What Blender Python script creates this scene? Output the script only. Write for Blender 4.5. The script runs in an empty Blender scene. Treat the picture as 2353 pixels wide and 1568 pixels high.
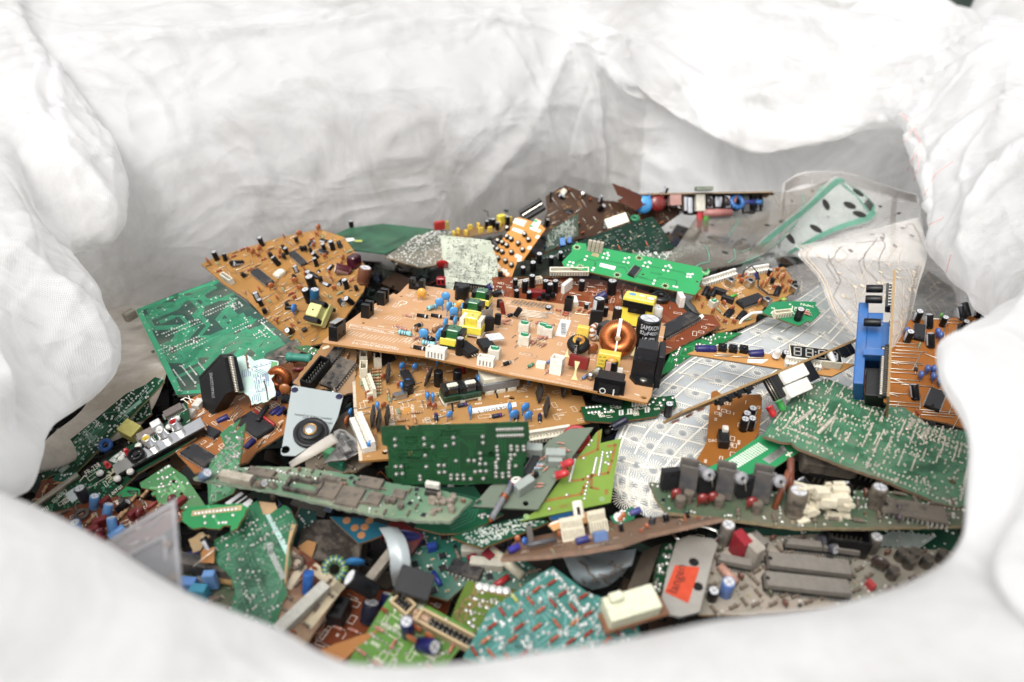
import bpy, math, random
import numpy as np
from mathutils import Vector, Matrix, noise
from mathutils.geometry import tessellate_polygon

# ------------------------------------------------------------------ camera, sky, sun, exposure
SC = bpy.context.scene
COL = SC.collection
PITCH = math.radians(28.0)
CAM = Vector((0, 0, 0.30))
FOCAL, IW, IH = 26.0, 2353.0, 1568.0
cd = bpy.data.cameras.new('camera')
cam = bpy.data.objects.new('camera', cd)
COL.objects.link(cam)
cam.location = CAM
cam.rotation_euler = (math.pi / 2 - PITCH, 0, 0)
cd.lens, cd.sensor_width, cd.sensor_fit = FOCAL, 36.0, 'HORIZONTAL'
cd.clip_start, cd.clip_end = 0.01, 200
cd.dof.use_dof, cd.dof.focus_distance, cd.dof.aperture_fstop = True, 0.60, 5.0
SC.camera = cam

world = bpy.data.worlds.new('World')
SC.world = world
world.use_nodes = True
wn = world.node_tree
wn.nodes.clear()
sky = wn.nodes.new('ShaderNodeTexSky')
sky.sky_type = 'NISHITA'
sky.sun_disc = False
SUN_EL, SUN_ROT = math.radians(57), math.radians(205)
sky.sun_elevation, sky.sun_rotation = SUN_EL, SUN_ROT
sky.air_density, sky.dust_density, sky.ozone_density = 1.0, 6.0, 0.6
hs = wn.nodes.new('ShaderNodeHueSaturation')      # overcast: the cloud layer greys the sky
hs.inputs['Saturation'].default_value = 0.22
bg = wn.nodes.new('ShaderNodeBackground')
bg.inputs['Strength'].default_value = 0.15
wo = wn.nodes.new('ShaderNodeOutputWorld')
wn.links.new(sky.outputs[0], hs.inputs['Color'])
wn.links.new(hs.outputs[0], bg.inputs['Color'])
wn.links.new(bg.outputs[0], wo.inputs['Surface'])
sl = bpy.data.lights.new('sun', 'SUN')
sl.energy, sl.angle, sl.color = 0.55, math.radians(50), (1.0, 0.97, 0.93)
sun = bpy.data.objects.new('sun', sl)
COL.objects.link(sun)
sd = Vector((math.sin(SUN_ROT) * math.cos(SUN_EL), math.cos(SUN_ROT) * math.cos(SUN_EL), math.sin(SUN_EL)))
sun.rotation_euler = (-sd).to_track_quat('-Z', 'Y').to_euler()
sun.location = (0, 0, 3)
vs = SC.view_settings
vs.view_transform, vs.look, vs.gamma, vs.use_curve_mapping = 'Standard', 'None', 1.0, False
vs.exposure = 0.74
SC.cycles.use_denoising = True
SC.cycles.max_bounces = 10
SC.cycles.diffuse_bounces = 7
SC.cycles.transparent_max_bounces = 12

# ------------------------------------------------------------------ picture <-> place
FR = {0: (0, 0, 1 / 1.69996), 1: (0, 600, 1.7422), 2: (1250, 650, 1.7422), 3: (2450, 600, 1.518), 4: (0, 1400, 1.7422),
      5: (1250, 1400, 1.7422), 6: (2450, 1400, 1.518), 7: (500, 1900, 1.5687), 8: (1700, 1900, 1.5687),
      'a': (700, 1300, 3.357), 'b': (2000, 680, 2.941), 'c': (2700, 600, 2.613), 'd': (1250, 1100, 2.941),
      'e': (2000, 1150, 3.357), 'f': (600, 1980, 2.941), 'g': (1900, 1980, 2.941), 'h': (2000, 0, 1.1765),
      'i': (0, 0, 1.1765), 'j': (3000, 0, 2.351)}
FPX = IW * FOCAL / 36.0
AX_R, AX_F, AX_U = Vector((1, 0, 0)), Vector((0, math.cos(PITCH), -math.sin(PITCH))), Vector((0, math.sin(PITCH), math.cos(PITCH)))


def D(fr, x, y):
    a, b, s = FR[fr]
    return (a + x / s) / 1.69996, (b + y / s) / 1.69996


def ray(fr, x, y):
    x, y = D(fr, x, y)
    return AX_R * ((x - IW / 2) / FPX) - AX_U * ((y - IH / 2) / FPX) + AX_F


def at_depth(fr, x, y, d):
    return CAM + ray(fr, x, y) * d


def heap(x, y):
    h = -0.06 * min(1.0, (x / 0.42) ** 2)
    if y < 0.50:
        h -= 0.085 * min(1.3, ((0.50 - y) / 0.28) ** 2)
    if y > 0.72:
        h -= 0.02 * min(1.0, (y - 0.72) / 0.3)
    return max(h, -0.13)


def on_heap(fr, x, y, lift=0.0):
    r = ray(fr, x, y)
    d = 0.6
    for _ in range(40):
        p = CAM + r * d
        h = heap(p.x, p.y)
        d2 = (h - CAM.z) / r.z
        d = 0.5 * d + 0.5 * min(max(d2, 0.1), 2.0)
    return CAM + r * d - r.normalized() * lift


# ------------------------------------------------------------------ materials
def lin(h, k=1.0):
    h = h.lstrip('#')
    o = []
    for i in (0, 2, 4):
        c = int(h[i:i + 2], 16) / 255
        o.append(k * (c / 12.92 if c <= 0.04045 else ((c + 0.055) / 1.055) ** 2.4))
    return tuple(o) + (1.0,)


MATS = {}


def mat(hexc, rough=0.45, metal=0.0, dust=0.12, vary=0.18, scale=90.0, spec=0.5, bump=0.0, alpha=1.0, coat=0.0, grime='#6f665a'):
    key = (hexc, rough, metal, dust, vary, scale, spec, bump, alpha, coat, grime)
    if key in MATS:
        return MATS[key]
    m = bpy.data.materials.new('paint_%s' % hexc.lstrip('#'))
    m.use_nodes = True
    nt = m.node_tree
    N, L = nt.nodes, nt.links
    b = N['Principled BSDF']
    b.inputs['Metallic'].default_value = metal
    b.inputs['Specular IOR Level'].default_value = spec
    b.inputs['Coat Weight'].default_value = coat
    b.inputs['Alpha'].default_value = alpha
    tc = N.new('ShaderNodeTexCoord')
    n1 = N.new('ShaderNodeTexNoise')
    n1.inputs['Scale'].default_value = scale
    n1.inputs['Detail'].default_value = 5
    L.new(tc.outputs['Object'], n1.inputs['Vector'])
    base = lin(hexc)
    lum = 0.3 * base[0] + 0.6 * base[1] + 0.1 * base[2]
    kk = 1.0 if metal > 0.5 else 0.62 + 0.34 * min(1.0, lum / 0.6)      # picked from the lit photograph: back to surface albedo
    sat = 1.0 if metal > 0.5 else 0.90
    base = tuple((lum + (c - lum) * sat) * kk for c in base[:3])
    mr = N.new('ShaderNodeMapRange')
    mr.inputs['From Min'].default_value, mr.inputs['From Max'].default_value = 0.3, 0.7
    mr.inputs['To Min'].default_value, mr.inputs['To Max'].default_value = 1 - vary, 1 + vary
    L.new(n1.outputs['Fac'], mr.inputs['Value'])
    mul = N.new('ShaderNodeVectorMath')
    mul.operation = 'SCALE'
    mul.inputs[0].default_value = base[:3]
    L.new(mr.outputs[0], mul.inputs['Scale'])
    col = mul.outputs[0]
    if dust > 0:
        n2 = N.new('ShaderNodeTexNoise')
        n2.inputs['Scale'].default_value = scale * 0.45
        n2.inputs['Detail'].default_value = 8
        n2.inputs['Roughness'].default_value = 0.68
        L.new(tc.outputs['Object'], n2.inputs['Vector'])
        r2 = N.new('ShaderNodeMapRange')
        r2.inputs['From Min'].default_value, r2.inputs['From Max'].default_value = 0.63 - dust * 0.6, 0.82 - dust * 0.6
        r2.inputs['To Max'].default_value = min(0.9, dust * 2.0)
        L.new(n2.outputs['Fac'], r2.inputs['Value'])
        mx = N.new('ShaderNodeMixRGB')
        mx.inputs['Color2'].default_value = lin(grime)
        L.new(r2.outputs[0], mx.inputs['Fac'])
        L.new(col, mx.inputs['Color1'])
        col = mx.outputs[0]
        r3 = N.new('ShaderNodeMapRange')
        r3.inputs['To Min'].default_value, r3.inputs['To Max'].default_value = rough, min(1, rough + 0.4)
        L.new(r2.outputs[0], r3.inputs['Value'])
        L.new(r3.outputs[0], b.inputs['Roughness'])
    else:
        b.inputs['Roughness'].default_value = rough
    L.new(col, b.inputs['Base Color'])
    if bump:
        bp = N.new('ShaderNodeBump')
        bp.inputs['Strength'].default_value = bump
        bp.inputs['Distance'].default_value = 0.002
        L.new(n1.outputs['Fac'], bp.inputs['Height'])
        L.new(bp.outputs[0], b.inputs['Normal'])
    MATS[key] = m
    return m


def pl(h, rough=0.4, dust=0.1):
    return mat(h, rough, 0, dust, 0.12, 260, 0.3)


BLACK, DARK, WHITE, CREAM = pl('#121214', 0.35), pl('#2a2a2d', 0.5, 0.2), pl('#dcdad2', 0.4), pl('#cfc6a8', 0.45)
STEEL = mat('#b9b9b6', 0.28, 1.0, 0.1, 0.1, 300)
SOLDER = mat('#c9c8c2', 0.3, 0.85, 0.12, 0.15, 400)
CAPTOP = mat('#cfd0d2', 0.32, 0.25, 0.08, 0.08, 300)
WIRE = mat('#c8c2b4', 0.3, 0.9, 0.05, 0.1, 300)
COPPER = mat('#a85a2c', 0.25, 0.75, 0.05, 0.25, 600)
LEGEND = mat('#e9e2d2', 0.6, 0, 0.0, 0.1, 300)
PAPER_EDGE = mat('#9c7a50', 0.8, 0, 0.25, 0.25, 300)
GLASS_EDGE = mat('#8f9470', 0.7, 0, 0.3, 0.2, 300)
PAPER = mat('#d8d7d3', 0.6, 0, 0.06, 0.06, 200)
HOLE = mat('#0b0a08', 0.9, 0, 0, 0.1)
DUSTY = mat('#55504a', 0.85, 0, 0.5, 0.25, 250)


# ------------------------------------------------------------------ mesh collector (millimetres)
class MB:
    def __init__(s):
        s.v, s.f, s.m, s.s, s.mats = [], [], [], [], []

    def mi(s, m):
        if m not in s.mats:
            s.mats.append(m)
        return s.mats.index(m)

    def add(s, vs, fs, m, smooth=False, M=None):
        o = len(s.v)
        if M is not None:
            vs = [M @ Vector(v) for v in vs]
        s.v += [tuple(v) for v in vs]
        i = s.mi(m) if not isinstance(m, list) else None
        for k, f in enumerate(fs):
            s.f.append(tuple(a + o for a in f))
            s.m.append(i if i is not None else s.mi(m[k]))
            s.s.append(smooth)
        return s

    def box(s, cx, cy, z0, lx, ly, h, m, M=None, top=1.0):
        x, y, tx, ty = lx / 2, ly / 2, lx / 2 * top, ly / 2 * top
        vs = [(cx - x, cy - y, z0), (cx + x, cy - y, z0), (cx + x, cy + y, z0), (cx - x, cy + y, z0),
              (cx - tx, cy - ty, z0 + h), (cx + tx, cy - ty, z0 + h), (cx + tx, cy + ty, z0 + h), (cx - tx, cy + ty, z0 + h)]
        return s.add(vs, [(3, 2, 1, 0), (4, 5, 6, 7), (0, 1, 5, 4), (1, 2, 6, 5), (2, 3, 7, 6), (3, 0, 4, 7)], m, M=M)

    def rbox(s, cx, cy, z0, lx, ly, h, m, r=0.6, M=None):          # box with rounded upright corners and a chamfered top
        pts = []
        for (sx, sy, a0) in ((1, 1, 0), (-1, 1, 90), (-1, -1, 180), (1, -1, 270)):
            for k in range(3):
                a = math.radians(a0 + 45 * k)
                pts.append((cx + sx * (lx / 2 - r) + r * math.cos(a), cy + sy * (ly / 2 - r) + r * math.sin(a)))
        n = len(pts)
        vs = [(x, y, z0) for x, y in pts] + [(x, y, z0 + h - r * 0.6) for x, y in pts]
        kx, ky = (lx - r) / lx, (ly - r) / ly
        vs += [(cx + (x - cx) * kx, cy + (y - cy) * ky, z0 + h) for x, y in pts]
        fs = [tuple(reversed(range(n)))] + [tuple(range(2 * n, 3 * n))]
        for q in (0, n):
            fs += [(q + i, q + (i + 1) % n, q + n + (i + 1) % n, q + n + i) for i in range(n)]
        return s.add(vs, fs, m, M=M)

    def prism(s, poly, z0, z1, m, M=None):
        n = len(poly)
        vs = [(x, y, z0) for x, y in poly] + [(x, y, z1) for x, y in poly]
        fs = [tuple(reversed(range(n))), tuple(range(n, 2 * n))] + [(i, (i + 1) % n, n + (i + 1) % n, n + i) for i in range(n)]
        return s.add(vs, fs, m, M=M)

    def lathe(s, prof, seg, m, M=None, smooth=True, stripe=None):  # m: one material, or one per profile step
        vs, fs, ms = [], [], []
        for r, z in prof:
            for k in range(seg):
                a = 2 * math.pi * k / seg
                vs.append((r * math.cos(a), r * math.sin(a), z))
        for i in range(len(prof) - 1):
            for k in range(seg):
                fs.append((i * seg + k, i * seg + (k + 1) % seg, (i + 1) * seg + (k + 1) % seg, (i + 1) * seg + k))
                mm = m[i] if isinstance(m, list) else m
                if stripe and i in stripe[1] and k in stripe[2]:
                    mm = stripe[0]
                ms.append(mm)
        return s.add(vs, fs, ms, smooth, M)

    def tube(s, pts, r, m, seg=5, smooth=True):
        pts = [Vector(p) for p in pts]
        vs, fs = [], []
        for i, p in enumerate(pts):
            t = (pts[min(i + 1, len(pts) - 1)] - pts[max(i - 1, 0)]).normalized()
            u = t.cross(Vector((0, 0, 1)))
            if u.length < 0.1:
                u = t.cross(Vector((0, 1, 0)))
            u.normalize()
            w = t.cross(u)
            for k in range(seg):
                a = 2 * math.pi * k / seg
                vs.append(p + (u * math.cos(a) + w * math.sin(a)) * r)
        for i in range(len(pts) - 1):
            fs += [(i * seg + k, (i + 1) * seg + k, (i + 1) * seg + (k + 1) % seg, i * seg + (k + 1) % seg) for k in range(seg)]
        fs += [tuple(range(seg)), tuple(reversed(range((len(pts) - 1) * seg, len(pts) * seg)))]
        return s.add(vs, fs, m, smooth)

    def ell(s, c, rx, ry, rz, m, seg=12, ring=7, M=None):
        prof = [(math.sin(math.pi * i / ring) + 1e-4, -math.cos(math.pi * i / ring)) for i in range(ring + 1)]
        T = Matrix.Translation(c) @ Matrix.Diagonal((rx, ry, rz, 1))
        return s.lathe(prof, seg, m, (M @ T) if M is not None else T)

    def torus(s, R, r, m, M=None, seg=28, ring=10, wob=0.0, mats=None):
        vs, fs, ms = [], [], []
        for i in range(seg):
            a = 2 * math.pi * i / seg
            q = r * (1 + (wob if i % 2 else -wob))
            for k in range(ring):
                b = 2 * math.pi * k / ring
                vs.append(((R + q * math.cos(b)) * math.cos(a), (R + q * math.cos(b)) * math.sin(a), q * math.sin(b)))
        for i in range(seg):
            for k in range(ring):
                j, l = (i + 1) % seg, (k + 1) % ring
                fs.append((i * ring + k, j * ring + k, j * ring + l, i * ring + l))
                ms.append(mats[i % len(mats)] if mats else m)
        return s.add(vs, fs, ms, True, M)

    def strip(s, pts, w, m, z=0.06):                               # flat printed line on a board
        for a, b in zip(pts[:-1], pts[1:]):
            dx, dy = b[0] - a[0], b[1] - a[1]
            l = math.hypot(dx, dy) or 1
            nx, ny, ex, ey = -dy / l * w / 2, dx / l * w / 2, dx / l * w / 2, dy / l * w / 2
            s.add([(a[0] - ex + nx, a[1] - ey + ny, z), (a[0] - ex - nx, a[1] - ey - ny, z),
                   (b[0] + ex - nx, b[1] + ey - ny, z), (b[0] + ex + nx, b[1] + ey + ny, z)], [(0, 1, 2, 3)], m)
        return s

    def mesh(s, name):
        me = bpy.data.meshes.new(name)
        me.from_pydata([(x * 0.001, y * 0.001, z * 0.001) for x, y, z in s.v], [], s.f)
        for m in s.mats:
            me.materials.append(m)
        me.polygons.foreach_set('material_index', s.m)
        me.polygons.foreach_set('use_smooth', s.s)
        me.update()
        return me


RX, RY, RZ = (lambda a: Matrix.Rotation(math.radians(a), 4, 'X')), (lambda a: Matrix.Rotation(math.radians(a), 4, 'Y')), (lambda a: Matrix.Rotation(math.radians(a), 4, 'Z'))
T3 = lambda x, y, z: Matrix.Translation((x, y, z))


def link(name, me, parent=None, label=None, cat=None, group=None, kind=None):
    o = bpy.data.objects.new(name, me)
    COL.objects.link(o)
    if parent:
        o.parent = parent
    for k, v in (('label', label), ('category', cat), ('group', group), ('kind', kind)):
        if v:
            o[k] = v
    return o


TXT = {}


def text_verts(t, align='LEFT'):
    if t not in TXT:
        cu = bpy.data.curves.new('lettering', 'FONT')
        cu.body = t
        cu.resolution_u = 2
        ob = bpy.data.objects.new('lettering', cu)
        COL.objects.link(ob)
        dg = bpy.context.evaluated_depsgraph_get()
        me = bpy.data.meshes.new_from_object(ob.evaluated_get(dg))
        vs = [v.co.copy() for v in me.vertices]
        fs = [tuple(p.vertices) for p in me.polygons]
        x0, x1 = min(v.x for v in vs), max(v.x for v in vs)
        y0, y1 = min(v.y for v in vs), max(v.y for v in vs)
        bpy.data.objects.remove(ob)
        bpy.data.curves.remove(cu)
        bpy.data.meshes.remove(me)
        TXT[t] = ([((v.x - x0) / (x1 - x0), (v.y - y0) / (x1 - x0)) for v in vs], fs, (y1 - y0) / (x1 - x0))
    return TXT[t]


def text_on(mb, t, w, m, M, h=None):
    """text of width w in the xy plane of M, from its origin"""
    vs, fs, asp = text_verts(t)
    k = (h / asp) if h else w
    mb.add([(x * w, y * k, 0) for x, y in vs], fs, m, M=M)
    return mb
# ------------------------------------------------------------------ components (each: list of (part name, mesh), first = the part, rest = its sub-parts)
PROTO = {}


def proto(fn):
    def w(*a, **k):
        key = (fn.__name__, a, tuple(sorted(k.items())))
        if key not in PROTO:
            PROTO[key] = [(n, mb.mesh(n)) for n, mb in fn(*a, **k)]
        return PROTO[key]
    return w


@proto
def ecap(d=6, h=11, c='#16161a', stripe='#b9bcc4', top=True, dust=0.1):
    mb = MB()
    r = d / 2
    sl, st = pl(c, 0.3, dust), pl(stripe, 0.4, dust)
    prof = [(r * 0.9, 0), (r, 0.1 * h * 0.4), (r, 0.1 * h), (r * 0.93, 0.13 * h), (r, 0.17 * h), (r, h * 0.95), (r * 0.93, h), (r * 0.8, h)]
    mb.lathe(prof, 16, sl, stripe=(st, (4,), (2, 3, 4)))
    mb.lathe([(r * 0.8, h), (r * 0.78, h - 0.25), (0.01, h - 0.2)], 16, CAPTOP if top else sl, smooth=False)
    if top:
        mb.box(0, 0, h - 0.22, r * 1.4, 0.3, 0.08, DARK)
        mb.box(0, 0, h - 0.23, 0.3, r * 1.4, 0.08, DARK)
    mb.lathe([(0.01, 0.05), (r * 0.9, 0)], 16, DARK)
    for s in (-1, 1):
        mb.tube([(s * r * 0.4, 0, 0.1), (s * r * 0.4, 0, -1.5)], 0.3, WIRE, 4)
    return [('capacitor', mb)]


@proto
def res(L=6.5, d=2.4, body='#c9a079', bands=('#7a2a1c', '#1d1d1d', '#c0482a'), lead=3.0, z=1.6, dust=0.12):
    mb = MB()
    bm = pl(body, 0.45, dust)
    xs = [-0.5, -0.46, -0.38, -0.3, -0.24, -0.18, -0.1, -0.04, 0.06, 0.12, 0.22, 0.28, 0.38, 0.46, 0.5]
    rr = [0.3, 0.9, 1.0, 1.0, 0.86, 0.84, 0.84, 0.84, 0.84, 0.84, 0.86, 0.9, 1.0, 0.9, 0.3]
    ms = [bm] * 14
    for i, k in enumerate((3, 6, 8, 11)[:len(bands)]):
        ms[k] = pl(bands[i], 0.5, dust)
    mb.lathe([(d / 2 * r, x * L) for r, x in zip(rr, xs)], 8, ms, T3(0, 0, z) @ RY(90))
    for s in (-1, 1):
        mb.tube([(s * L * 0.48, 0, z), (s * (L / 2 + lead * 0.6), 0, z), (s * (L / 2 + lead * 0.9), 0, z - 0.5), (s * (L / 2 + lead), 0, -0.5)], 0.3, WIRE, 4)
    return [('resistor', mb)]


@proto
def diode(L=6, d=2.6, body='#15151a', band='#b8b8b8', z=1.6):
    mb = MB()
    a, b = pl(body), pl(band)
    mb.lathe([(0.1, -L / 2), (d / 2, -L / 2), (d / 2, L * 0.25), (d / 2, L * 0.38), (d / 2, L / 2), (0.1, L / 2)], 10, [a, a, b, a, a], T3(0, 0, z) @ RY(90))
    for s in (-1, 1):
        mb.tube([(s * L * 0.45, 0, z), (s * (L / 2 + 2), 0, z), (s * (L / 2 + 2.6), 0, -0.4)], 0.35, WIRE, 4)
    return [('diode', mb)]


@proto
def disc(d=7, c='#3f8fd0', t=3.0, leg=3.5, tilt=0):
    mb = MB()
    m = mat(c, 0.22, 0, 0.06, 0.12, 260, coat=0.4)
    M = RX(tilt)
    mb.ell((0, 0, leg + d / 2), d / 2, t / 2, d / 2, m, 14, 8, M)
    for s in (-1, 1):
        mb.ell((s * d * 0.3, 0, leg + d * 0.12), d * 0.11, t * 0.3, d * 0.2, m, 6, 4, M)
        mb.tube([M @ Vector((s * d * 0.3, 0, leg + d * 0.1)), M @ Vector((s * d * 0.36, 0, leg * 0.5)), (s * d * 0.36, 0, -0.5)], 0.35, m, 4)
    return [('capacitor', mb)]


@proto
def boxcap(l=12, w=6, h=10, c='#d9b62e', rough=0.35, dust=0.08):
    mb = MB()
    mb.rbox(0, 0, 0.3, l, w, h, pl(c, rough, dust), 0.8)
    return [('capacitor', mb)]


@proto
def dip(n=16, w=6.4, c='#26262a', dust=0.2, pitch=2.54, h=3.4):
    mb = MB()
    k = n // 2
    L = k * pitch
    b = mat(c, 0.55, 0, dust, 0.15, 250)
    mb.box(0, 0, 0.7, L, w * 0.97, h * 0.5, pl('#161618', 0.6, 0.15))
    mb.box(0, 0, 0.7 + h * 0.5, L, w, h * 0.5, b, top=0.96)
    mb.lathe([(0.01, 0), (w * 0.13, 0)], 10, HOLE, T3(-L / 2 + w * 0.17, 0, 0.75 + h), smooth=False)
    for i in range(k):
        x = -L / 2 + pitch * (i + 0.5)
        for s in (-1, 1):
            mb.box(x, s * (w / 2 + 0.45), 1.9, pitch * 0.55, 1.0, 0.3, SOLDER)
            mb.box(x, s * (w / 2 + 0.85), -0.6, pitch * 0.35, 0.3, 2.7, SOLDER)
    return [('chip', mb)]


@proto
def flatchip(a=14, b=14, h=2.4, n=14, c='#2b2b2e', dust=0.3):
    mb = MB()
    mb.box(0, 0, 0.3, a, b, h, mat(c, 0.6, 0, dust, 0.15, 250), top=0.94)
    for i in range(n):
        for s in (-1, 1):
            x = (i + 0.5) / n - 0.5
            mb.box(x * a * 0.92, s * (b / 2 + 0.6), 0.05, a / n * 0.45, 1.6, 0.35, SOLDER)
            mb.box(s * (a / 2 + 0.6), x * b * 0.92, 0.05, 1.6, b / n * 0.45, 0.35, SOLDER)
    return [('chip', mb)]


@proto
def to92(c='#17171a', h=5, d=4.6, leg=2.5):
    mb = MB()
    m = pl(c, 0.5)
    poly = [(d / 2 * math.cos(a), d / 2 * math.sin(a)) for a in [math.radians(-35 + 250 * k / 9) for k in range(10)]]
    mb.prism(poly, leg, leg + h, m)
    for x in (-1.3, 0, 1.3):
        mb.tube([(x, 0, leg), (x, 0, -0.5)], 0.28, WIRE, 4)
    return [('transistor', mb)]


@proto
def to220(c='#19191b', tab=True, h=9, w=10, leg=3.5, tabm='#a9aaac'):
    mb, tb = MB(), MB()
    mb.box(0, 0, leg, w, 4.4, h, pl(c, 0.5))
    mb.lathe([(0.01, 0), (1.6, 0)], 12, HOLE, T3(0, -2.25, leg + h * 0.78) @ RX(90), smooth=False)
    for x in (-2.5, 0, 2.5):
        mb.tube([(x, 0, leg), (x, 0, -0.5)], 0.45, WIRE, 4)
    out = [('transistor', mb)]
    if tab:
        tb.box(0, 2.0, leg + 0.5, w, 1.2, h + 6, mat(tabm, 0.35, 0.9, 0.15, 0.1, 300))
        out.append(('heat_tab', tb))
    return out


@proto
def heatsink(w=16, h=18, c='#3d3d40'):
    mb = MB()
    m = mat(c, 0.7, 0.2, 0.35, 0.2, 200)
    mb.rbox(0, 0, 3, w, 1.6, h, m, 0.7)
    mb.rbox(1.0, -4.5, 2, w * 0.95, 1.6, h - 1, m, 0.7)
    mb.box(0, -2.3, 2, w * 0.6, 3.0, h * 0.55, mat('#28282a', 0.6, 0, 0.35, 0.2, 200))
    for x in (-3, 0, 3):
        mb.tube([(x, -2, 3), (x, -2, -0.5)], 0.5, WIRE, 4)
    return [('heat_sink', mb)]


@proto
def header(n=6, h=8, w=6, c='#ddd9cc', pitch=2.5, pins=True):
    mb = MB()
    m = pl(c, 0.4)
    L = n * pitch + 2
    mb.box(0, -w / 2 + 0.5, 0.2, L, 1.0, h, m)
    mb.box(0, w / 2 - 0.5, 0.2, L, 1.0, h, m)
    mb.box(-L / 2 + 0.5, 0, 0.2, 1.0, w - 2.01, h, m)
    mb.box(L / 2 - 0.5, 0, 0.2, 1.0, w - 2.01, h, m)
    mb.box(0, 0, 0.2, L - 2.01, w - 2.01, h * 0.3, m)
    if pins:
        for i in range(n):
            x = (i - (n - 1) / 2) * pitch
            mb.box(x, 0, h * 0.3 + 0.2, 0.7, 0.7, h * 0.5, WIRE)
            mb.box(x, -w / 2 - 0.02, 0.8, pitch * 0.4, 0.1, h * 0.55, pl('#8f8a7c'))
    return [('connector', mb)]


@proto
def block(l, w, h, c='#1a1a1c', r=0.6, name='component', dust=0.12, rough=0.45, slots=0, slotc='#0c0c0c'):
    mb = MB()
    mb.rbox(0, 0, 0.2, l, w, h, mat(c, rough, 0, dust, 0.14, 220), r)
    for i in range(slots):
        mb.box(((i + 0.5) / slots - 0.5) * l * 0.9, -w / 2 - 0.02, h * 0.2, l * 0.9 / slots * 0.5, 0.12, h * 0.55, pl(slotc))
        mb.box(((i + 0.5) / slots - 0.5) * l * 0.9, 0, h + 0.2, l * 0.9 / slots * 0.5, w * 0.4, 0.06, pl(slotc))
    return [(name, mb)]


@proto
def jumper(L=10):
    mb = MB()
    mb.tube([(-L / 2, 0, -0.4), (-L / 2, 0, 0.5), (-L / 2 + 0.6, 0, 0.8), (L / 2 - 0.6, 0, 0.8), (L / 2, 0, 0.5), (L / 2, 0, -0.4)], 0.36, WIRE, 5)
    return [('jumper_wire', mb)]


@proto
def bump_transformer(tape='#0f6a33', wind='#d8c91f', core='#161618', s=1.0, legs='#161618'):
    """ferrite core with a taped coil over the middle and a pin rail under it"""
    mb, t, b = MB(), MB(), MB()
    cm, tm, wm, lm = pl(core, 0.35), mat(tape, 0.2, 0, 0.05, 0.15, 200, coat=0.6), mat(wind, 0.3, 0, 0.05, 0.08, 200, coat=0.3), pl(legs, 0.45)
    mb.box(-6.8 * s, 0, 10 * s, 3.2 * s, 13 * s, 5.5 * s, cm)
    mb.box(6.8 * s, 0, 10 * s, 3.2 * s, 13 * s, 5.5 * s, cm)
    t.rbox(0, 0, 9.5 * s, 10.4 * s, 11 * s, 7.5 * s, tm, 1.2 * s)
    b.rbox(0, 0, 4.5 * s, 18 * s, 14.6 * s, 5.4 * s, wm, 0.6)
    for x in (-7.4, 7.4):
        mb.box(x * s, 0, 0, 2.6 * s, 13.6 * s, 4.49 * s, lm)
    mb.box(0, 0, 2.2 * s, 12.2 * s, 12 * s, 2.29 * s, pl('#0c4a22' if legs[1] == '1' else legs))
    mb.lathe([(0.01, 0), (0.8 * s, 0)], 10, HOLE, T3(0, 0, 17.05 * s), smooth=False)
    for i in range(5):
        for x in (-9, 9):
            mb.ell((x * s, (i - 2) * 2.6 * s, 1.6 * s), 0.8, 0.9, 0.9, SOLDER, 6, 4)
    return [('transformer', mb), ('tape_wrap', t), ('winding', b)]


@proto
def toroid(R=6, r=3, c='#a85a2c', tilt=60, wires=36, alt=None):
    mb = MB()
    m = mat(c, 0.25, 0.7, 0.04, 0.2, 500)
    z = r + (R) * abs(math.sin(math.radians(tilt)))
    ms = [m, mat('#5f2f16', 0.35, 0.6, 0.06, 0.2, 500)] if not alt else [mat(x, 0.35, 0.1, 0.1, 0.1, 400) for x in alt]
    mb.torus(R, r, m, T3(0, 0, z) @ RX(tilt), wires * 2, 10, 0.06, ms)
    mb.tube([(-R * 0.5, 0, 1.5), (-R * 0.5, 0, -0.5)], 0.5, m, 5)
    mb.tube([(R * 0.5, 0, 1.5), (R * 0.5, 0, -0.5)], 0.5, m, 5)
    return [('coil', mb)]


@proto
def trimmer():
    mb, k = MB(), MB()
    mb.rbox(0, 0, 0.2, 9, 8, 8.2, pl('#c9c4b4', 0.45), 0.6)
    k.lathe([(3.2, 8.4), (3.2, 9.4), (2.7, 9.7), (0.01, 9.7)], 16, pl('#0f8a55', 0.35))
    k.box(0, 0, 9.65, 4.6, 0.9, 0.25, pl('#bfe3d2'))
    return [('trimmer', mb), ('dial', k)]


@proto
def interrupter(L=13, w=6.5, h=11):
    mb = MB()
    m = pl('#131315', 0.35, 0.06)
    mb.rbox(-L * 0.34, 0, 0.1, L * 0.32, w, h, m, 0.4)
    mb.rbox(L * 0.34, 0, 0.1, L * 0.32, w, h, m, 0.4)
    mb.box(0, 0, 0.1, L * 0.4, w * 0.96, h * 0.35, m)
    mb.box(-L * 0.34, -w / 2 - 0.03, h * 0.72, 0.6, 0.1, 1.8, pl('#4a4a4c'))
    return [('optical_sensor', mb)]


@proto
def microswitch():
    mb, lv = MB(), MB()
    mb.rbox(0, 0, 0.2, 17, 7, 12, pl('#141416', 0.35, 0.06), 0.6)
    for x in (-4, 4):
        mb.lathe([(0.01, 0), (1.3, 0)], 12, HOLE, T3(x, -3.56, 4) @ RX(90), smooth=False)
        mb.lathe([(0.01, 0), (1.3, 0)], 12, HOLE, T3(x, 3.56, 4) @ RX(-90), smooth=False)
    lv.box(0, 0, 0, 15, 5, 0.4, mat('#d0d1d3', 0.3, 0.9, 0.03, 0.05), T3(-1, 0, 14) @ RY(7))
    lv.box(6, 0, 12.1, 0.5, 4.8, 1.2, STEEL)
    return [('limit_switch', mb), ('lever', lv)]


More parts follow.
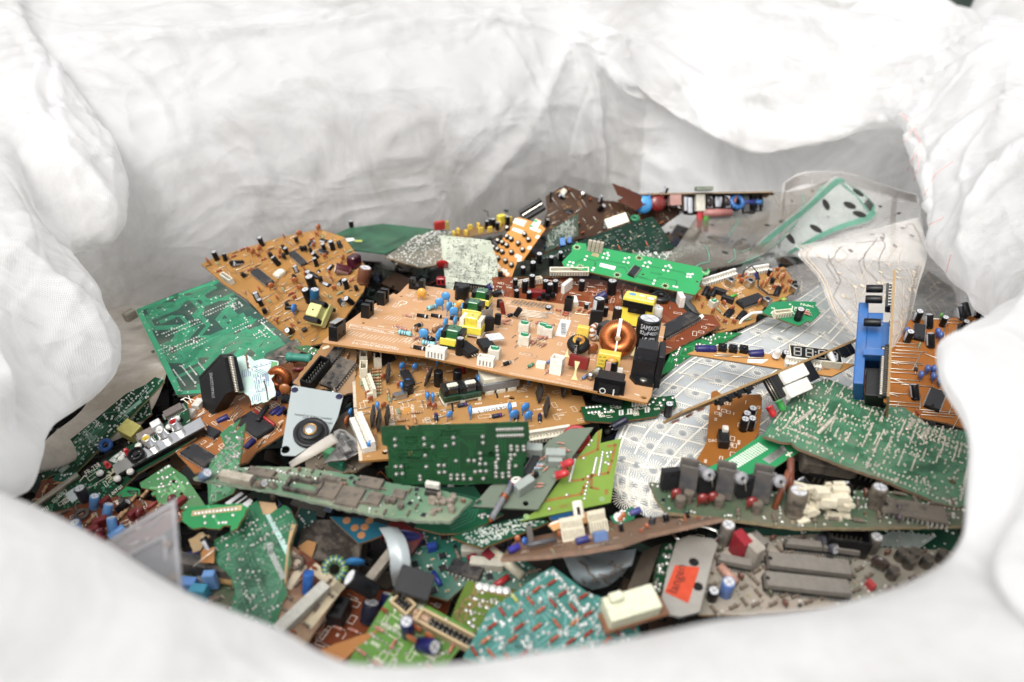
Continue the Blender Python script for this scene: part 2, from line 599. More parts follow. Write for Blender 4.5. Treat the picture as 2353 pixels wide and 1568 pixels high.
@proto
def tact(c='#18181a', cap='#18181a', s=6.0):
    mb = MB()
    mb.box(0, 0, 0.2, s, s, 3.4, pl(c, 0.45))
    mb.lathe([(1.7, 3.6), (1.7, 5.2), (0.01, 5.2)], 12, pl(cap, 0.4))
    for x in (-1, 1):
        for y in (-1, 1):
            mb.box(x * (s / 2 + 0.3), y * s * 0.35, -0.3, 0.5, 0.7, 1.6, WIRE)
    return [('push_button', mb)]


@proto
def led(c='#d01820', leg=5, d=5):
    mb = MB()
    m = mat(c, 0.12, 0, 0.02, 0.1, 200, coat=0.8)
    r = d / 2
    mb.lathe([(0.01, leg), (r * 1.15, leg), (r * 1.15, leg + 1), (r, leg + 1), (r, leg + r * 2.2), (r * 0.8, leg + r * 2.9), (r * 0.4, leg + r * 3.2), (0.01, leg + r * 3.25)], 14, m)
    for s in (-1, 1):
        mb.tube([(s * 1.2, 0, leg), (s * 1.2, 0, -0.5)], 0.35, WIRE, 4)
    return [('indicator_light', mb)]


@proto
def rca(c='#c81f22'):
    mb, ins = MB(), MB()
    ch = mat('#d2d2d0', 0.14, 1.0, 0.02, 0.05)
    mb.lathe([(5.2, 0.2), (5.2, 2), (4.2, 2.2), (4.2, 10), (3.7, 10.3), (3.2, 10)], 18, ch)
    ins.lathe([(3.2, 10), (3.1, 9.2), (1.8, 9.1), (1.7, 5)], 16, pl(c, 0.3, 0.02))
    ins.lathe([(1.7, 6), (0.01, 6)], 12, HOLE)
    return [('audio_socket', mb), ('socket_insert', ins)]


@proto
def smd(c='#1f1f21', l=3.0, w=1.8, h=1.0):
    mb = MB()
    mb.box(0, 0, 0.1, l, w, h, pl(c, 0.5, 0.25))
    for s in (-1, 1):
        mb.box(s * (l / 2 + 0.2), 0, 0.05, 0.6, w * 0.95, h * 0.8, SOLDER)
    return [('chip_component', mb)]


@proto
def ifcan(s=7, h=8):
    mb = MB()
    mb.rbox(0, 0, 0.2, s, s, h, STEEL, 0.5)
    mb.lathe([(2.3, 0.03), (2.3, 0), (0.01, -0.02)], 14, HOLE, T3(0, 0, h + 0.25), smooth=False)
    return [('tuning_can', mb)]


@proto
def crystal():
    mb = MB()
    for z0, z1, k in ((0.2, 1.0, 1.12), (1.0, 4.2, 1.0)):
        poly = [(sx * 3.3 * k + 2.3 * k * math.cos(a), 2.3 * k * math.sin(a)) for sx, a in
                [(1, math.radians(-90 + 30 * i)) for i in range(7)] + [(-1, math.radians(90 + 30 * i)) for i in range(7)]]
        mb.prism(poly, z0, z1, STEEL)
    return [('crystal', mb)]


@proto
def blade(l=10, h=9, c='#2b2826', lean=12):
    mb = MB()
    mb.box(0, 0, 2.5, l, 1.6, h, mat(c, 0.6, 0, 0.25, 0.2, 200), RX(lean))
    for x in (-0.35, 0, 0.35):
        mb.tube([(x * l, 0, 3), (x * l, 0, -0.5)], 0.3, WIRE, 4)
    return [('resistor_network', mb)]


@proto
def rod(L=20, d=3, c='#b02020', r=0.5):
    mb = MB()
    mb.lathe([(0.05, -L / 2), (d / 2, -L / 2), (d / 2, L / 2), (0.05, L / 2)], 10, mat(c, 0.4, 0, 0.12, 0.12, 200), T3(0, 0, d / 2) @ RY(90))
    return [('cable_piece', mb)]


@proto
def comb(l=40, h=12, w=5, c='#d9d3bd', n=10):
    mb = MB()
    m = pl(c, 0.45, 0.1)
    mb.box(0, 0, 0.2, l, w, h * 0.55, m)
    mb.box(0, w * 0.3, 0.2 + h * 0.55, l, w * 0.35, h * 0.45, m)
    for i in range(n):
        mb.box(((i + 0.5) / n - 0.5) * l * 0.92, -w / 2 - 0.05, h * 0.1, l / n * 0.25, 0.2, h * 0.4, pl('#6b6250'))
        mb.box(((i + 0.5) / n - 0.5) * l * 0.92, -w * 0.1, h * 0.55 + 0.1, 0.9, 0.9, h * 0.3, WIRE)
    return [('connector', mb)]


@proto
def boxheader(L=26, w=9, h=9, n=10, c='#161618'):
    mb = MB()
    m = pl(c, 0.45, 0.15)
    mb.box(0, -w / 2 + 0.6, 0.2, L, 1.2, h, m)
    mb.box(0, w / 2 - 0.6, 0.2, L, 1.2, h, m)
    mb.box(-L / 2 + 0.6, 0, 0.2, 1.2, w - 2.41, h, m)
    mb.box(L / 2 - 0.6, 0, 0.2, 1.2, w - 2.41, h, m)
    mb.box(0, 0, 0.2, L - 2.41, w - 2.41, 1.5, HOLE)
    for i in range(n):
        for y in (-1.3, 1.3):
            mb.box((i - (n - 1) / 2) * (L - 5) / n, y, 1.7, 0.6, 0.6, h * 0.6, WIRE)
    return [('connector', mb)]


# ------------------------------------------------------------------ boards
def inpoly(p, poly):
    x, y = p
    c = False
    j = len(poly) - 1
    for i in range(len(poly)):
        xi, yi = poly[i]
        xj, yj = poly[j]
        if (yi > y) != (yj > y) and x < (xj - xi) * (y - yi) / (yj - yi) + xi:
            c = not c
        j = i
    return c


class Board:
    """a flat thing lying in the heap: a plane through its outline in the picture, with parts standing on it (local millimetres)"""

    def __init__(s, name, label, cat, fr, pts, n=(0, 0, 1), lift=0.0, m=None, t=1.6, edge=None, torn=0.0, holes=(), seed=1, group=None, panel='board_panel', depth=None, xaxis=(0, 1), k=1.0):
        s.fr, s.k = fr, k
        nv = Vector(n).normalized()
        cx, cy = sum(p[0] for p in pts) / len(pts), sum(p[1] for p in pts) / len(pts)
        org = at_depth(fr, cx, cy, depth) if depth else on_heap(fr, cx, cy, lift)
        s.org, s.n = org, nv
        W = [s.hit(fr, *p) for p in pts]
        ex = W[xaxis[1]] - W[xaxis[0]]
        ex = (ex - nv * ex.dot(nv)).normalized()
        s.setup(name, label, cat, group, ex, nv)
        s.finish([s.loc(w) for w in W], m, t, edge, torn, [(s.loc(s.hit(fr, h[0], h[1])), h[2]) for h in holes], seed, panel)

    def setup(s, name, label, cat, group, ex, nv):
        ey = nv.cross(ex)
        s.M = Matrix((ex, ey, nv)).transposed().to_4x4()
        s.M.translation = s.org
        s.Mi = s.M.inverted()
        s.root = link(name, None, None, label, cat, group)
        s.root.empty_display_size = 0.02
        s.root.matrix_world = s.M
        s.occ = []

    def finish(s, poly, m, t, edge, torn, holes, seed, panel):
        s.rng = random.Random(seed)
        a = sum(poly[i][0] * poly[(i + 1) % len(poly)][1] - poly[(i + 1) % len(poly)][0] * poly[i][1] for i in range(len(poly)))
        if a < 0:
            poly = poly[::-1]
        s.poly = poly
        s.area = abs(a) / 2
        if m is None:
            return
        out = []
        for i, p in enumerate(poly):
            q = poly[(i + 1) % len(poly)]
            l = math.hypot(q[0] - p[0], q[1] - p[1])
            k = max(1, int(l / 2.2)) if torn else 1
            for j in range(k):
                u = j / k
                jit = torn * (1 if j else 0.3)
                out.append((p[0] + (q[0] - p[0]) * u + s.rng.uniform(-jit, jit), p[1] + (q[1] - p[1]) * u + s.rng.uniform(-jit, jit)))
        loops = [[Vector((x, y, 0)) for x, y in out]]
        for (hx, hy), r in holes:
            loops.append([Vector((hx + r * math.cos(-2 * math.pi * k / 12), hy + r * math.sin(-2 * math.pi * k / 12), 0)) for k in range(12)])
        tris = tessellate_polygon(loops)
        flat = [v for l in loops for v in l]
        n = len(flat)
        mb = MB()
        top, bot = [], []
        for tr in tris:
            A, B, C = (flat[i] for i in tr)
            if (B - A).cross(C - A).z < 0:
                tr = (tr[0], tr[2], tr[1])
            top.append(tuple(tr))
            bot.append(tuple(i + n for i in reversed(tr)))
        vs = [(v.x, v.y, 0) for v in flat] + [(v.x, v.y, -t) for v in flat]
        sides, o = [], 0
        for l in loops:
            k = len(l)
            sides += [(o + i, o + n + i, o + n + (i + 1) % k, o + (i + 1) % k) for i in range(k)]
            o += k
        e = edge or PAPER_EDGE
        mb.add(vs, top + bot + sides, [m] * (len(top) + len(bot)) + [e] * len(sides))
        s.panel = link(panel, mb.mesh(panel), s.root)

    def hit(s, fr, x, y):
        r = ray(fr, x, y)
        d = (s.org - CAM).dot(s.n) / r.dot(s.n)
        return CAM + r * d

    def loc(s, w):
        q = s.Mi @ w
        return (q.x * 1000, q.y * 1000)

    def px(s, x, y, fr=None):
        return s.loc(s.hit(s.fr if fr is None else fr, x, y))

    def dirn(s, a, b, fr=None):
        (x0, y0), (x1, y1) = s.px(*a, fr), s.px(*b, fr)
        return math.degrees(math.atan2(y1 - y0, x1 - x0))

    def raw(s, P, x, y, rz=0, rx=0, ry=0, z=0, label=None, name=None, sc=1.0):
        """put a component at local millimetres"""
        o = None
        for i, (nm, me) in enumerate(P):
            c = link(name if (name and i == 0) else nm, me, s.root if i == 0 else o, label if i == 0 else None)
            if i == 0:
                o = c
                c.location = (x * 0.001, y * 0.001, z * 0.001 * s.k)
                sc *= s.k
                c.rotation_euler = (math.radians(rx), math.radians(ry), math.radians(rz))
                c.scale = (sc, sc, sc)
        return o

    def put(s, P, x, y, rz=0, fr=None, r=None, **k):
        lx, ly = s.px(x, y, fr)
        s.occ.append((lx, ly, r or 4))
        return s.raw(P, lx, ly, rz, **k)

    def many(s, P, pts, rz=0, fr=None, **k):
        for p in pts:
            s.put(P, p[0], p[1], p[2] if len(p) > 2 else rz, fr, **k)

    def part(s, name, mb, label=None, kind=None):
        return link(name, mb.mesh(name), s.root, label, kind=kind)

    def spot(s, r, tries=40, margin=2.0, region=None):
        xs = [p[0] for p in s.poly]
        ys = [p[1] for p in s.poly]
        if region:
            reg = [s.px(*q) for q in region]
            xs, ys = [p[0] for p in reg], [p[1] for p in reg]
        for _ in range(tries):
            x, y = s.rng.uniform(min(xs), max(xs)), s.rng.uniform(min(ys), max(ys))
            if region and not inpoly((x, y), reg):
                continue
            if not all(inpoly((x + dx, y + dy), s.poly) for dx, dy in ((margin, 0), (-margin, 0), (0, margin), (0, -margin))):
                continue
            if any((x - a) ** 2 + (y - b) ** 2 < (r + c) ** 2 for a, b, c in s.occ):
                continue
            return x, y
        return None

    def scatter(s, items, region=None):
        """items: (proto list or proto, radius, count[, free angle][, tilt])"""
        for it in items:
            P, r, n = it[:3]
            r *= s.k
            free = it[3] if len(it) > 3 else 0
            tilt = it[4] if len(it) > 4 else 0
            for _ in range(n):
                q = s.spot(r, region=region, margin=min(3, r))
                if not q:
                    continue
                s.occ.append((q[0], q[1], r))
                p = s.rng.choice(P) if isinstance(P[0], list) else P
                a = s.rng.choice((0, 90, 180, 270)) + s.rng.gauss(0, 3 + free)
                s.raw(p, q[0], q[1], a, s.rng.gauss(0, tilt), s.rng.gauss(0, tilt))

    def traces(s, n, m, w=0.8, k=(1, 5), pitch=1.7, seg=(4, 22), region=None, z=0.05, name='copper_traces'):
        mb = MB()
        rg = s.rng
        xs = [p[0] for p in s.poly]
        ys = [p[1] for p in s.poly]
        for _ in range(n):
            q = s.spot(0, 20, 1.0, region) if not s.occ else None
            if q is None:
                oc, s.occ = s.occ, []
                q = s.spot(0, 20, 1.0, region)
                s.occ = oc
            if q is None:
                continue
            d = rg.randrange(4) * 90
            path = [q]
            for j in range(rg.randint(2, 5)):
                l = rg.uniform(*seg)
                a = math.radians(d)
                p = (path[-1][0] + l * math.cos(a), path[-1][1] + l * math.sin(a))
                if not inpoly(p, s.poly):
                    break
                path.append(p)
                d += rg.choice((-45, 45, 45, -45, 90))
            if len(path) < 2:
                continue
            nn = rg.randint(*k)
            for i in range(nn):
                o = (i - (nn - 1) / 2) * pitch
                pp = []
                for j, p in enumerate(path):
                    a = path[max(j - 1, 0)]
                    b = path[min(j + 1, len(path) - 1)]
                    dx, dy = b[0] - a[0], b[1] - a[1]
                    l = math.hypot(dx, dy) or 1
                    pp.append((p[0] - dy / l * o, p[1] + dx / l * o))
                if all(inpoly(p, s.poly) for p in pp):
                    mb.strip(pp, w, m, z)
        if mb.f:
            s.part(name, mb)

    def solder(s, n, r=0.9, rows=0, m=None, region=None, h=0.8, name='solder_joints', keep=0):
        mb = MB()
        m = m or SOLDER
        rg = s.rng
        pts = []
        for _ in range(rows):
            q = s.spot(0, 30, 2, region)
            if not q:
                continue
            d = rg.choice((0, 90))
            k = rg.randint(4, 14)
            for i in range(k):
                for off in (0, 7.6):
                    p = (q[0] + 2.54 * i, q[1] + off) if d == 0 else (q[0] + off, q[1] + 2.54 * i)
                    pts.append(p)
        for _ in range(n):
            q = s.spot(keep, 20, 1.2, region)
            if q:
                pts.append(q)
        reg = [s.px(*q) for q in region] if region else None
        for p in pts:
            if inpoly(p, s.poly) and (not reg or inpoly(p, reg)):
                s.dome(mb, p, r * rg.uniform(0.7, 1.25), h * rg.uniform(0.6, 1.5), m)
        if mb.f:
            s.part(name, mb, kind='stuff' if len(pts) > 100 else None)

    def joints(s, pts, r=1.0, h=0.9, m=None, fr=None, name='solder_joints'):
        mb = MB()
        for p in pts:
            s.dome(mb, s.px(p[0], p[1], fr), r, h, m or SOLDER)
        s.part(name, mb)

    def dome(s, mb, p, r, h, m):
        mb.lathe([(r, 0), (r * 0.85, h * 0.45), (r * 0.45, h * 0.85), (0.02, h)], 7, m, T3(p[0], p[1], 0))

    def legend(s, n, m=None, region=None, w=0.35, size=(3, 9)):
        """printed white component outlines and dashes"""
        mb = MB()
        m = m or LEGEND
        rg = s.rng
        oc, s.occ = s.occ, []
        for _ in range(n):
            q = s.spot(0, 20, 3, region)
            if not q:
                continue
            a, b = rg.uniform(*size), rg.uniform(1.5, 4)
            if rg.random() < 0.5:
                a, b = b, a
            x, y = q
            k = rg.random()
            pp = [(x, y), (x + a, y), (x + a, y + b), (x, y + b), (x, y)]
            if not all(inpoly(p, s.poly) for p in pp):
                continue
            if k < 0.45:
                mb.strip(pp, w, m)
            elif k < 0.75:
                for i in range(rg.randint(2, 5)):
                    mb.strip([(x + i * 1.1, y), (x + i * 1.1, y + 1.3)], 0.55, m)
            else:
                mb.strip([(x, y), (x + a, y)], w, m)
        s.occ = oc
        if mb.f:
            s.part('printed_legend', mb)

    def quad(s, pts, m, fr=None, z=0.12, name='paper_label', t=0.0, label=None):
        mb = MB()
        P = [s.px(p[0], p[1], fr) for p in pts]
        a = sum(P[i][0] * P[(i + 1) % len(P)][1] - P[(i + 1) % len(P)][0] * P[i][1] for i in range(len(P)))
        if a < 0:
            P = P[::-1]
        if t:
            mb.prism(P, 0.02, t, m)
        else:
            mb.add([(x, y, z) for x, y in P], [tuple(range(len(P)))], m)
        return s.part(name, mb, label)

    def line(s, pts, w=0.6, m=None, fr=None, z=0.07, name='printed_line'):
        mb = MB()
        mb.strip([s.px(p[0], p[1], fr) for p in pts], w, m or LEGEND, z)
        return s.part(name, mb)

    def text(s, t, a, b, m=None, fr=None, h=None, z=0.16, name='lettering', parent=None):
        (x0, y0), (x1, y1) = s.px(a[0], a[1], fr), s.px(b[0], b[1], fr)
        w = math.hypot(x1 - x0, y1 - y0)
        mb = MB()
        text_on(mb, t, w, m or LEGEND, T3(x0, y0, z) @ Matrix.Rotation(math.atan2(y1 - y0, x1 - x0), 4, 'Z'), h)
        return s.part(name, mb)


class EdgeBoard(Board):
    """a board seen on edge: its near edge runs between two points of the picture and it reaches back along a direction"""

    def __init__(s, name, label, cat, fr, p0, p1, d0, d1, tilt, width, m, t=1.6, edge=None, torn=0.0, seed=1, group=None, flip=False, shape=None, k=1.0):
        s.fr, s.k = fr, k
        A, B = at_depth(fr, p0[0], p0[1], d0), at_depth(fr, p1[0], p1[1], d1)
        ex = (B - A).normalized()
        bk = (A + B) / 2 - CAM
        bk = bk.normalized() + AX_U * tilt                     # reaching away from the viewer's side, tipped a little
        bk = (bk - ex * bk.dot(ex)).normalized()
        nv = ex.cross(bk)
        if flip:
            nv = -nv
        s.org, s.n = A, nv
        s.setup(name, label, cat, group, ex, nv)
        s.L = (B - A).length * 1000
        s.w = width * (-1 if flip else 1)
        sh = shape or [(0, 0), (1, 0), (1, 1), (0, 1)]
        s.finish([(u * s.L, v * s.w) for u, v in sh], m, t, edge, torn, [], seed, 'board_panel')

    def uv(s, P, u, v, rz=0, **k):
        s.occ.append((u * s.L, v * s.w, 4))
        return s.raw(P, u * s.L, v * s.w, rz, **k)


def loose(P, name, label, cat, fr, x, y, lift=0.01, n=(0, 0, 1), to=None, rz=0, group=None, depth=None, sc=1.0):
    """a single component lying in the heap, a thing of its own; its x axis points at pixel `to`"""
    nv = Vector(n).normalized()
    org = at_depth(fr, x, y, depth) if depth else on_heap(fr, x, y, lift)
    ex = Vector((1, 0, 0))
    if to:
        r = ray(fr, *to)
        ex = CAM + r * ((org - CAM).dot(nv) / r.dot(nv)) - org
    ex = (ex - nv * ex.dot(nv)).normalized()
    M = Matrix((ex, nv.cross(ex), nv)).transposed().to_4x4()
    M.translation = org
    o = None
    for i, (nm, me) in enumerate(P):
        c = link(name if i == 0 else nm, me, None if i == 0 else o)
        if i == 0:
            o = c
            o['label'], o['category'] = label, cat
            if group:
                o['group'] = group
            o.matrix_world = M @ RZ(rz) @ Matrix.Scale(sc, 4)
    return o
# ------------------------------------------------------------------ setting: ground
gm = mat('#9a9893', 0.9, 0, 0.35, 0.25, 3)
mb = MB()
mb.add([(-40000, -40000, -620), (40000, -40000, -620), (40000, 40000, -620), (-40000, 40000, -620)], [(0, 1, 2, 3)], gm)
link('ground', mb.mesh('ground'), kind='structure')


# ------------------------------------------------------------------ bulk bag of woven white fabric
def bag_material(name, dirt=1.0):
    m = bpy.data.materials.new(name)
    m.use_nodes = True
    nt = m.node_tree
    N, L = nt.nodes, nt.links
    out, b = N['Material Output'], N['Principled BSDF']
    tc, uv = N.new('ShaderNodeTexCoord'), N.new('ShaderNodeUVMap')
    # stains: grey-brown handling dirt with a shape of its own, most of it low on the walls
    n1 = N.new('ShaderNodeTexNoise')
    n1.inputs['Scale'].default_value, n1.inputs['Detail'].default_value, n1.inputs['Roughness'].default_value = 7, 8, 0.68
    n1.inputs['Distortion'].default_value = 0.8
    L.new(tc.outputs['Object'], n1.inputs['Vector'])
    at = N.new('ShaderNodeAttribute')
    at.attribute_name = 'soil'
    mm = N.new('ShaderNodeMath')
    mm.operation = 'MULTIPLY_ADD'
    mm.inputs[1].default_value = 0.30
    L.new(at.outputs['Fac'], mm.inputs[0])
    L.new(n1.outputs['Fac'], mm.inputs[2])
    mr = N.new('ShaderNodeMapRange')
    mr.inputs['From Min'].default_value, mr.inputs['From Max'].default_value = 0.47, 0.95
    mr.inputs['To Max'].default_value = 0.68 * dirt
    L.new(mm.outputs[0], mr.inputs['Value'])
    mx = N.new('ShaderNodeMixRGB')
    mx.inputs['Color1'].default_value = (0.90, 0.90, 0.895, 1)
    mx.inputs['Color2'].default_value = lin('#8d857a')
    L.new(mr.outputs[0], mx.inputs['Fac'])
    # weave
    sep = N.new('ShaderNodeSeparateXYZ')
    L.new(uv.outputs[0], sep.inputs[0])
    hs_ = []
    for ax in ('X', 'Y'):
        w = N.new('ShaderNodeMath')
        w.operation = 'MULTIPLY'
        w.inputs[1].default_value = 2 * math.pi / 0.0026
        L.new(sep.outputs[ax], w.inputs[0])
        s_ = N.new('ShaderNodeMath')
        s_.operation = 'SINE'
        L.new(w.outputs[0], s_.inputs[0])
        hs_.append(s_)
    wv = N.new('ShaderNodeMath')
    wv.operation = 'MULTIPLY'
    L.new(hs_[0].outputs[0], wv.inputs[0])
    L.new(hs_[1].outputs[0], wv.inputs[1])
    b1 = N.new('ShaderNodeBump')
    b1.inputs['Strength'].default_value, b1.inputs['Distance'].default_value = 0.40, 0.0009
    L.new(wv.outputs[0], b1.inputs['Height'])
    n2 = N.new('ShaderNodeTexNoise')
    n2.inputs['Scale'].default_value, n2.inputs['Detail'].default_value, n2.inputs['Distortion'].default_value = 34, 6, 1.2
    L.new(tc.outputs['Object'], n2.inputs['Vector'])
    b2 = N.new('ShaderNodeBump')
    b2.inputs['Strength'].default_value, b2.inputs['Distance'].default_value = 0.25, 0.004
    L.new(n2.outputs['Fac'], b2.inputs['Height'])
    L.new(b1.outputs[0], b2.inputs['Normal'])
    mp = N.new('ShaderNodeMapping')
    mp.inputs['Rotation'].default_value = (0.4, 0.5, 0.3)
    mp.inputs['Scale'].default_value = (1.0, 1.0, 1.9)
    L.new(tc.outputs['Object'], mp.inputs['Vector'])
    n3 = N.new('ShaderNodeTexNoise')                     # sharp little handling creases
    n3.noise_type = 'RIDGED_MULTIFRACTAL'
    n3.inputs['Scale'].default_value, n3.inputs['Detail'].default_value, n3.inputs['Distortion'].default_value = 6.5, 3, 0.7
    n3.inputs['Roughness'].default_value, n3.inputs['Lacunarity'].default_value = 0.45, 2.1
    n3.inputs['Offset'].default_value, n3.inputs['Gain'].default_value = 1.0, 1.6
    L.new(mp.outputs[0], n3.inputs['Vector'])
    b3 = N.new('ShaderNodeBump')
    b3.inputs['Strength'].default_value, b3.inputs['Distance'].default_value = 0.5, 0.006
    L.new(n3.outputs['Fac'], b3.inputs['Height'])
    L.new(b2.outputs[0], b3.inputs['Normal'])
    b2 = b3
    L.new(mx.outputs[0], b.inputs['Base Color'])
    b.inputs['Roughness'].default_value = 0.55
    b.inputs['Specular IOR Level'].default_value = 0.3
    L.new(b2.outputs[0], b.inputs['Normal'])
    tr = N.new('ShaderNodeBsdfTranslucent')
    L.new(mx.outputs[0], tr.inputs['Color'])
    ms = N.new('ShaderNodeMixShader')
    ms.inputs['Fac'].default_value = 0.56
    L.new(b.outputs[0], ms.inputs[1])
    L.new(tr.outputs[0], ms.inputs[2])
    L.new(ms.outputs[0], out.inputs['Surface'])
    return m


def catmull(P, n, closed):
    """P: (k, ...) array -> (k*n or (k-1)*n+1, ...) along axis 0"""
    k = len(P)
    t = np.linspace(0, 1, n, endpoint=False)
    sh = (n,) + (1,) * (P.ndim - 1)
    t = t.reshape(sh)
    out = []
    for i in range(k if closed else k - 1):
        if closed:
            a, b, c, d = P[(i - 1) % k], P[i], P[(i + 1) % k], P[(i + 2) % k]
        else:
            b, c = P[i], P[i + 1]
            a = P[i - 1] if i else 2 * b - c
            d = P[i + 2] if i + 2 < k else 2 * c - b
        out.append(0.5 * (2 * b + (c - a) * t + (2 * a - 5 * b + 4 * c - d) * t ** 2 + (3 * b - a - 3 * c + d) * t ** 3))
    o = np.concatenate(out, 0)
    if not closed:
        o = np.concatenate([o, P[-1:]], 0)
    return o


def grid_normals(G, closed):
    if closed:
        du = np.roll(G, -1, 0) - np.roll(G, 1, 0)
    else:
        du = np.gradient(G, axis=0)
    dv = np.gradient(G, axis=1)
    n = np.cross(du, dv)
    return n / (np.linalg.norm(n, axis=2, keepdims=True) + 1e-9)


def crease(G, Nn, c, d, L, w, amp, curve=0.0):
    """a fold line in the cloth: centre c, direction d"""
    r = G - c
    d = d / (np.linalg.norm(d) + 1e-9)
    along = r @ d
    k = (np.abs(along) < L * 1.6)
    near = np.linalg.norm(r, axis=2) < L * 1.7
    k &= near
    if not k.any():
        return
    i = np.unravel_index(np.argmin(np.linalg.norm(r, axis=2)), G.shape[:2])
    n = Nn[i]
    e = np.cross(n, d)
    e /= np.linalg.norm(e) + 1e-9
    x = (r[k] @ e + curve * along[k] ** 2 / L) / w
    h = r[k] @ n
    g = np.exp(-(along[k] / L) ** 4) * np.exp(-(h / (0.5 * L + 4 * w)) ** 2)
    prof = np.exp(-np.abs(x) ** 1.3) - 0.45 * np.exp(-((x - 1.6) / 1.6) ** 2)
    same = np.clip(Nn[k] @ n, 0, 1)
    G[k] += (Nn[k] * (amp * prof * g * same)[:, None])


def cloth(name, G, closed, m, soil=None, parent=None, thick=0.0):
    nu, nv = G.shape[:2]
    V = G.reshape(-1, 3)
    F = []
    for i in range(nu if closed else nu - 1):
        i2 = (i + 1) % nu
        for j in range(nv - 1):
            F.append((i * nv + j, i2 * nv + j, i2 * nv + j + 1, i * nv + j + 1))
    me = bpy.data.meshes.new(name)
    me.from_pydata(V.tolist(), [], F)
    me.polygons.foreach_set('use_smooth', [True] * len(F))
    me.materials.append(m)
    su = np.zeros(G.shape[:2])
    su[1:] = np.cumsum(np.linalg.norm(np.diff(G, axis=0), axis=2), 0).mean(1)[:, None]
    sv = np.zeros(G.shape[:2])
    sv[:, 1:] = np.cumsum(np.linalg.norm(np.diff(G, axis=1), axis=2), 1)
    uvl = me.uv_layers.new(name='UVMap')
    li = np.empty(len(me.loops), dtype=np.int32)
    me.loops.foreach_get('vertex_index', li)
    uvs = np.stack([su.reshape(-1)[li], sv.reshape(-1)[li]], 1)
    uvl.data.foreach_set('uv', uvs.astype(np.float32).ravel())
    if soil is not None:
        a = me.attributes.new('soil', 'FLOAT', 'POINT')
        a.data.foreach_set('value', soil.reshape(-1).astype(np.float32))
    me.update()
    o = link(name, me, parent)
    if thick:
        md = o.modifiers.new('thickness', 'SOLIDIFY')
        md.thickness = thick
    return o


def P(x, y, d):
    return tuple(at_depth(0, x, y, d))


# stations round the mouth of the bag, each a profile: buried foot, wall at the heap, wall, inner lip, brow, top, outer side, outer foot
ST = []
# front rim, towards the left
ST.append([(-.02, .24, -.3), (-.02, .22, -.06), (-.02, .185, .04), P(960, 1538, .215), (-.02, .118, .135), (-.02, .04, .135), (-.02, -.09, .02), (-.02, -.16, -.6)])
ST.append([(-.07, .24, -.3), (-.08, .22, -.06), (-.08, .190, .04), P(770, 1512, .222), (-.075, .120, .138), (-.08, .04, .14), (-.08, -.09, .02), (-.08, -.16, -.6)])
ST.append([(-.13, .25, -.3), (-.14, .23, -.06), (-.13, .205, .05), P(620, 1432, .235), (-.115, .130, .145), (-.13, .04, .15), (-.14, -.09, .02), (-.14, -.16, -.6)])
ST.append([(-.19, .27, -.3), (-.19, .25, -.06), (-.18, .22, .05), P(420, 1358, .245), (-.155, .145, .150), (-.19, .05, .15), (-.22, -.08, .02), (-.22, -.16, -.6)])
ST.append([(-.24, .30, -.3), (-.24, .28, -.05), (-.22, .24, .06), P(230, 1243, .255), (-.20, .165, .155), (-.25, .07, .15), (-.30, -.05, .02), (-.30, -.12, -.6)])
ST.append([(-.28, .34, -.3), (-.28, .32, -.04), (-.25, .27, .06), P(40, 1158, .27), (-.25, .19, .16), (-.31, .11, .15), (-.38, .02, .02), (-.40, -.05, -.6)])
ST.append([(-.33, .39, -.3), (-.33, .37, -.04), (-.30, .33, .03), P(-60, 1130, .36), (-.31, .28, .15), (-.38, .22, .15), (-.47, .15, .02), (-.50, .10, -.6)])
# left side: a small lower fold, then the big lobe bulging over the heap, then a second one behind
ST.append([(-.37, .44, -.3), (-.37, .42, -.05), (-.35, .40, -.02), P(70, 1130, .42), P(10, 1010, .41), P(-120, 900, .42), (-.52, .28, .0), (-.56, .25, -.6)])
ST.append([(-.41, .48, -.3), (-.41, .46, -.05), (-.39, .44, -.01), P(118, 990, .47), P(40, 880, .46), P(-120, 740, .48), (-.56, .38, .02), (-.60, .35, -.6)])
ST.append([(-.43, .53, -.3), (-.43, .52, -.05), (-.40, .50, -.01), P(235, 898, .53), P(110, 790, .51), P(-100, 600, .54), (-.60, .46, .05), (-.64, .42, -.6)])
ST.append([(-.45, .58, -.3), (-.45, .57, -.05), (-.42, .55, -.01), P(272, 800, .57), P(140, 650, .56), P(-80, 470, .60), (-.64, .54, .08), (-.68, .50, -.6)])
ST.append([(-.46, .62, -.3), (-.46, .61, -.05), (-.44, .60, .0), P(238, 690, .61), P(110, 540, .61), P(-60, 360, .66), (-.67, .62, .10), (-.72, .58, -.6)])
ST.append([(-.47, .66, -.3), (-.47, .65, -.05), (-.46, .65, .02), P(160, 575, .68), P(80, 470, .68), P(-50, 290, .72), (-.70, .68, .11), (-.75, .64, -.6)])
ST.append([(-.47, .70, -.3), (-.46, .69, -.05), (-.45, .69, .03), P(262, 545, .70), P(130, 380, .70), P(-40, 200, .76), (-.72, .74, .13), (-.78, .70, -.6)])
ST.append([(-.46, .73, -.3), (-.45, .72, -.05), (-.45, .72, .05), P(296, 440, .74), P(130, 290, .72), P(-40, 130, .80), (-.74, .80, .15), (-.80, .76, -.6)])
ST.append([(-.45, .76, -.3), (-.44, .75, -.05), (-.44, .75, .08), P(250, 320, .77), P(110, 200, .76), P(-30, 60, .84), (-.74, .86, .17), (-.82, .84, -.6)])
ST.append([(-.43, .77, -.3), (-.42, .76, -.05), (-.43, .77, .10), P(170, 215, .80), P(90, 110, .80), P(0, 0, .88), (-.70, .92, .19), (-.80, .92, -.6)])
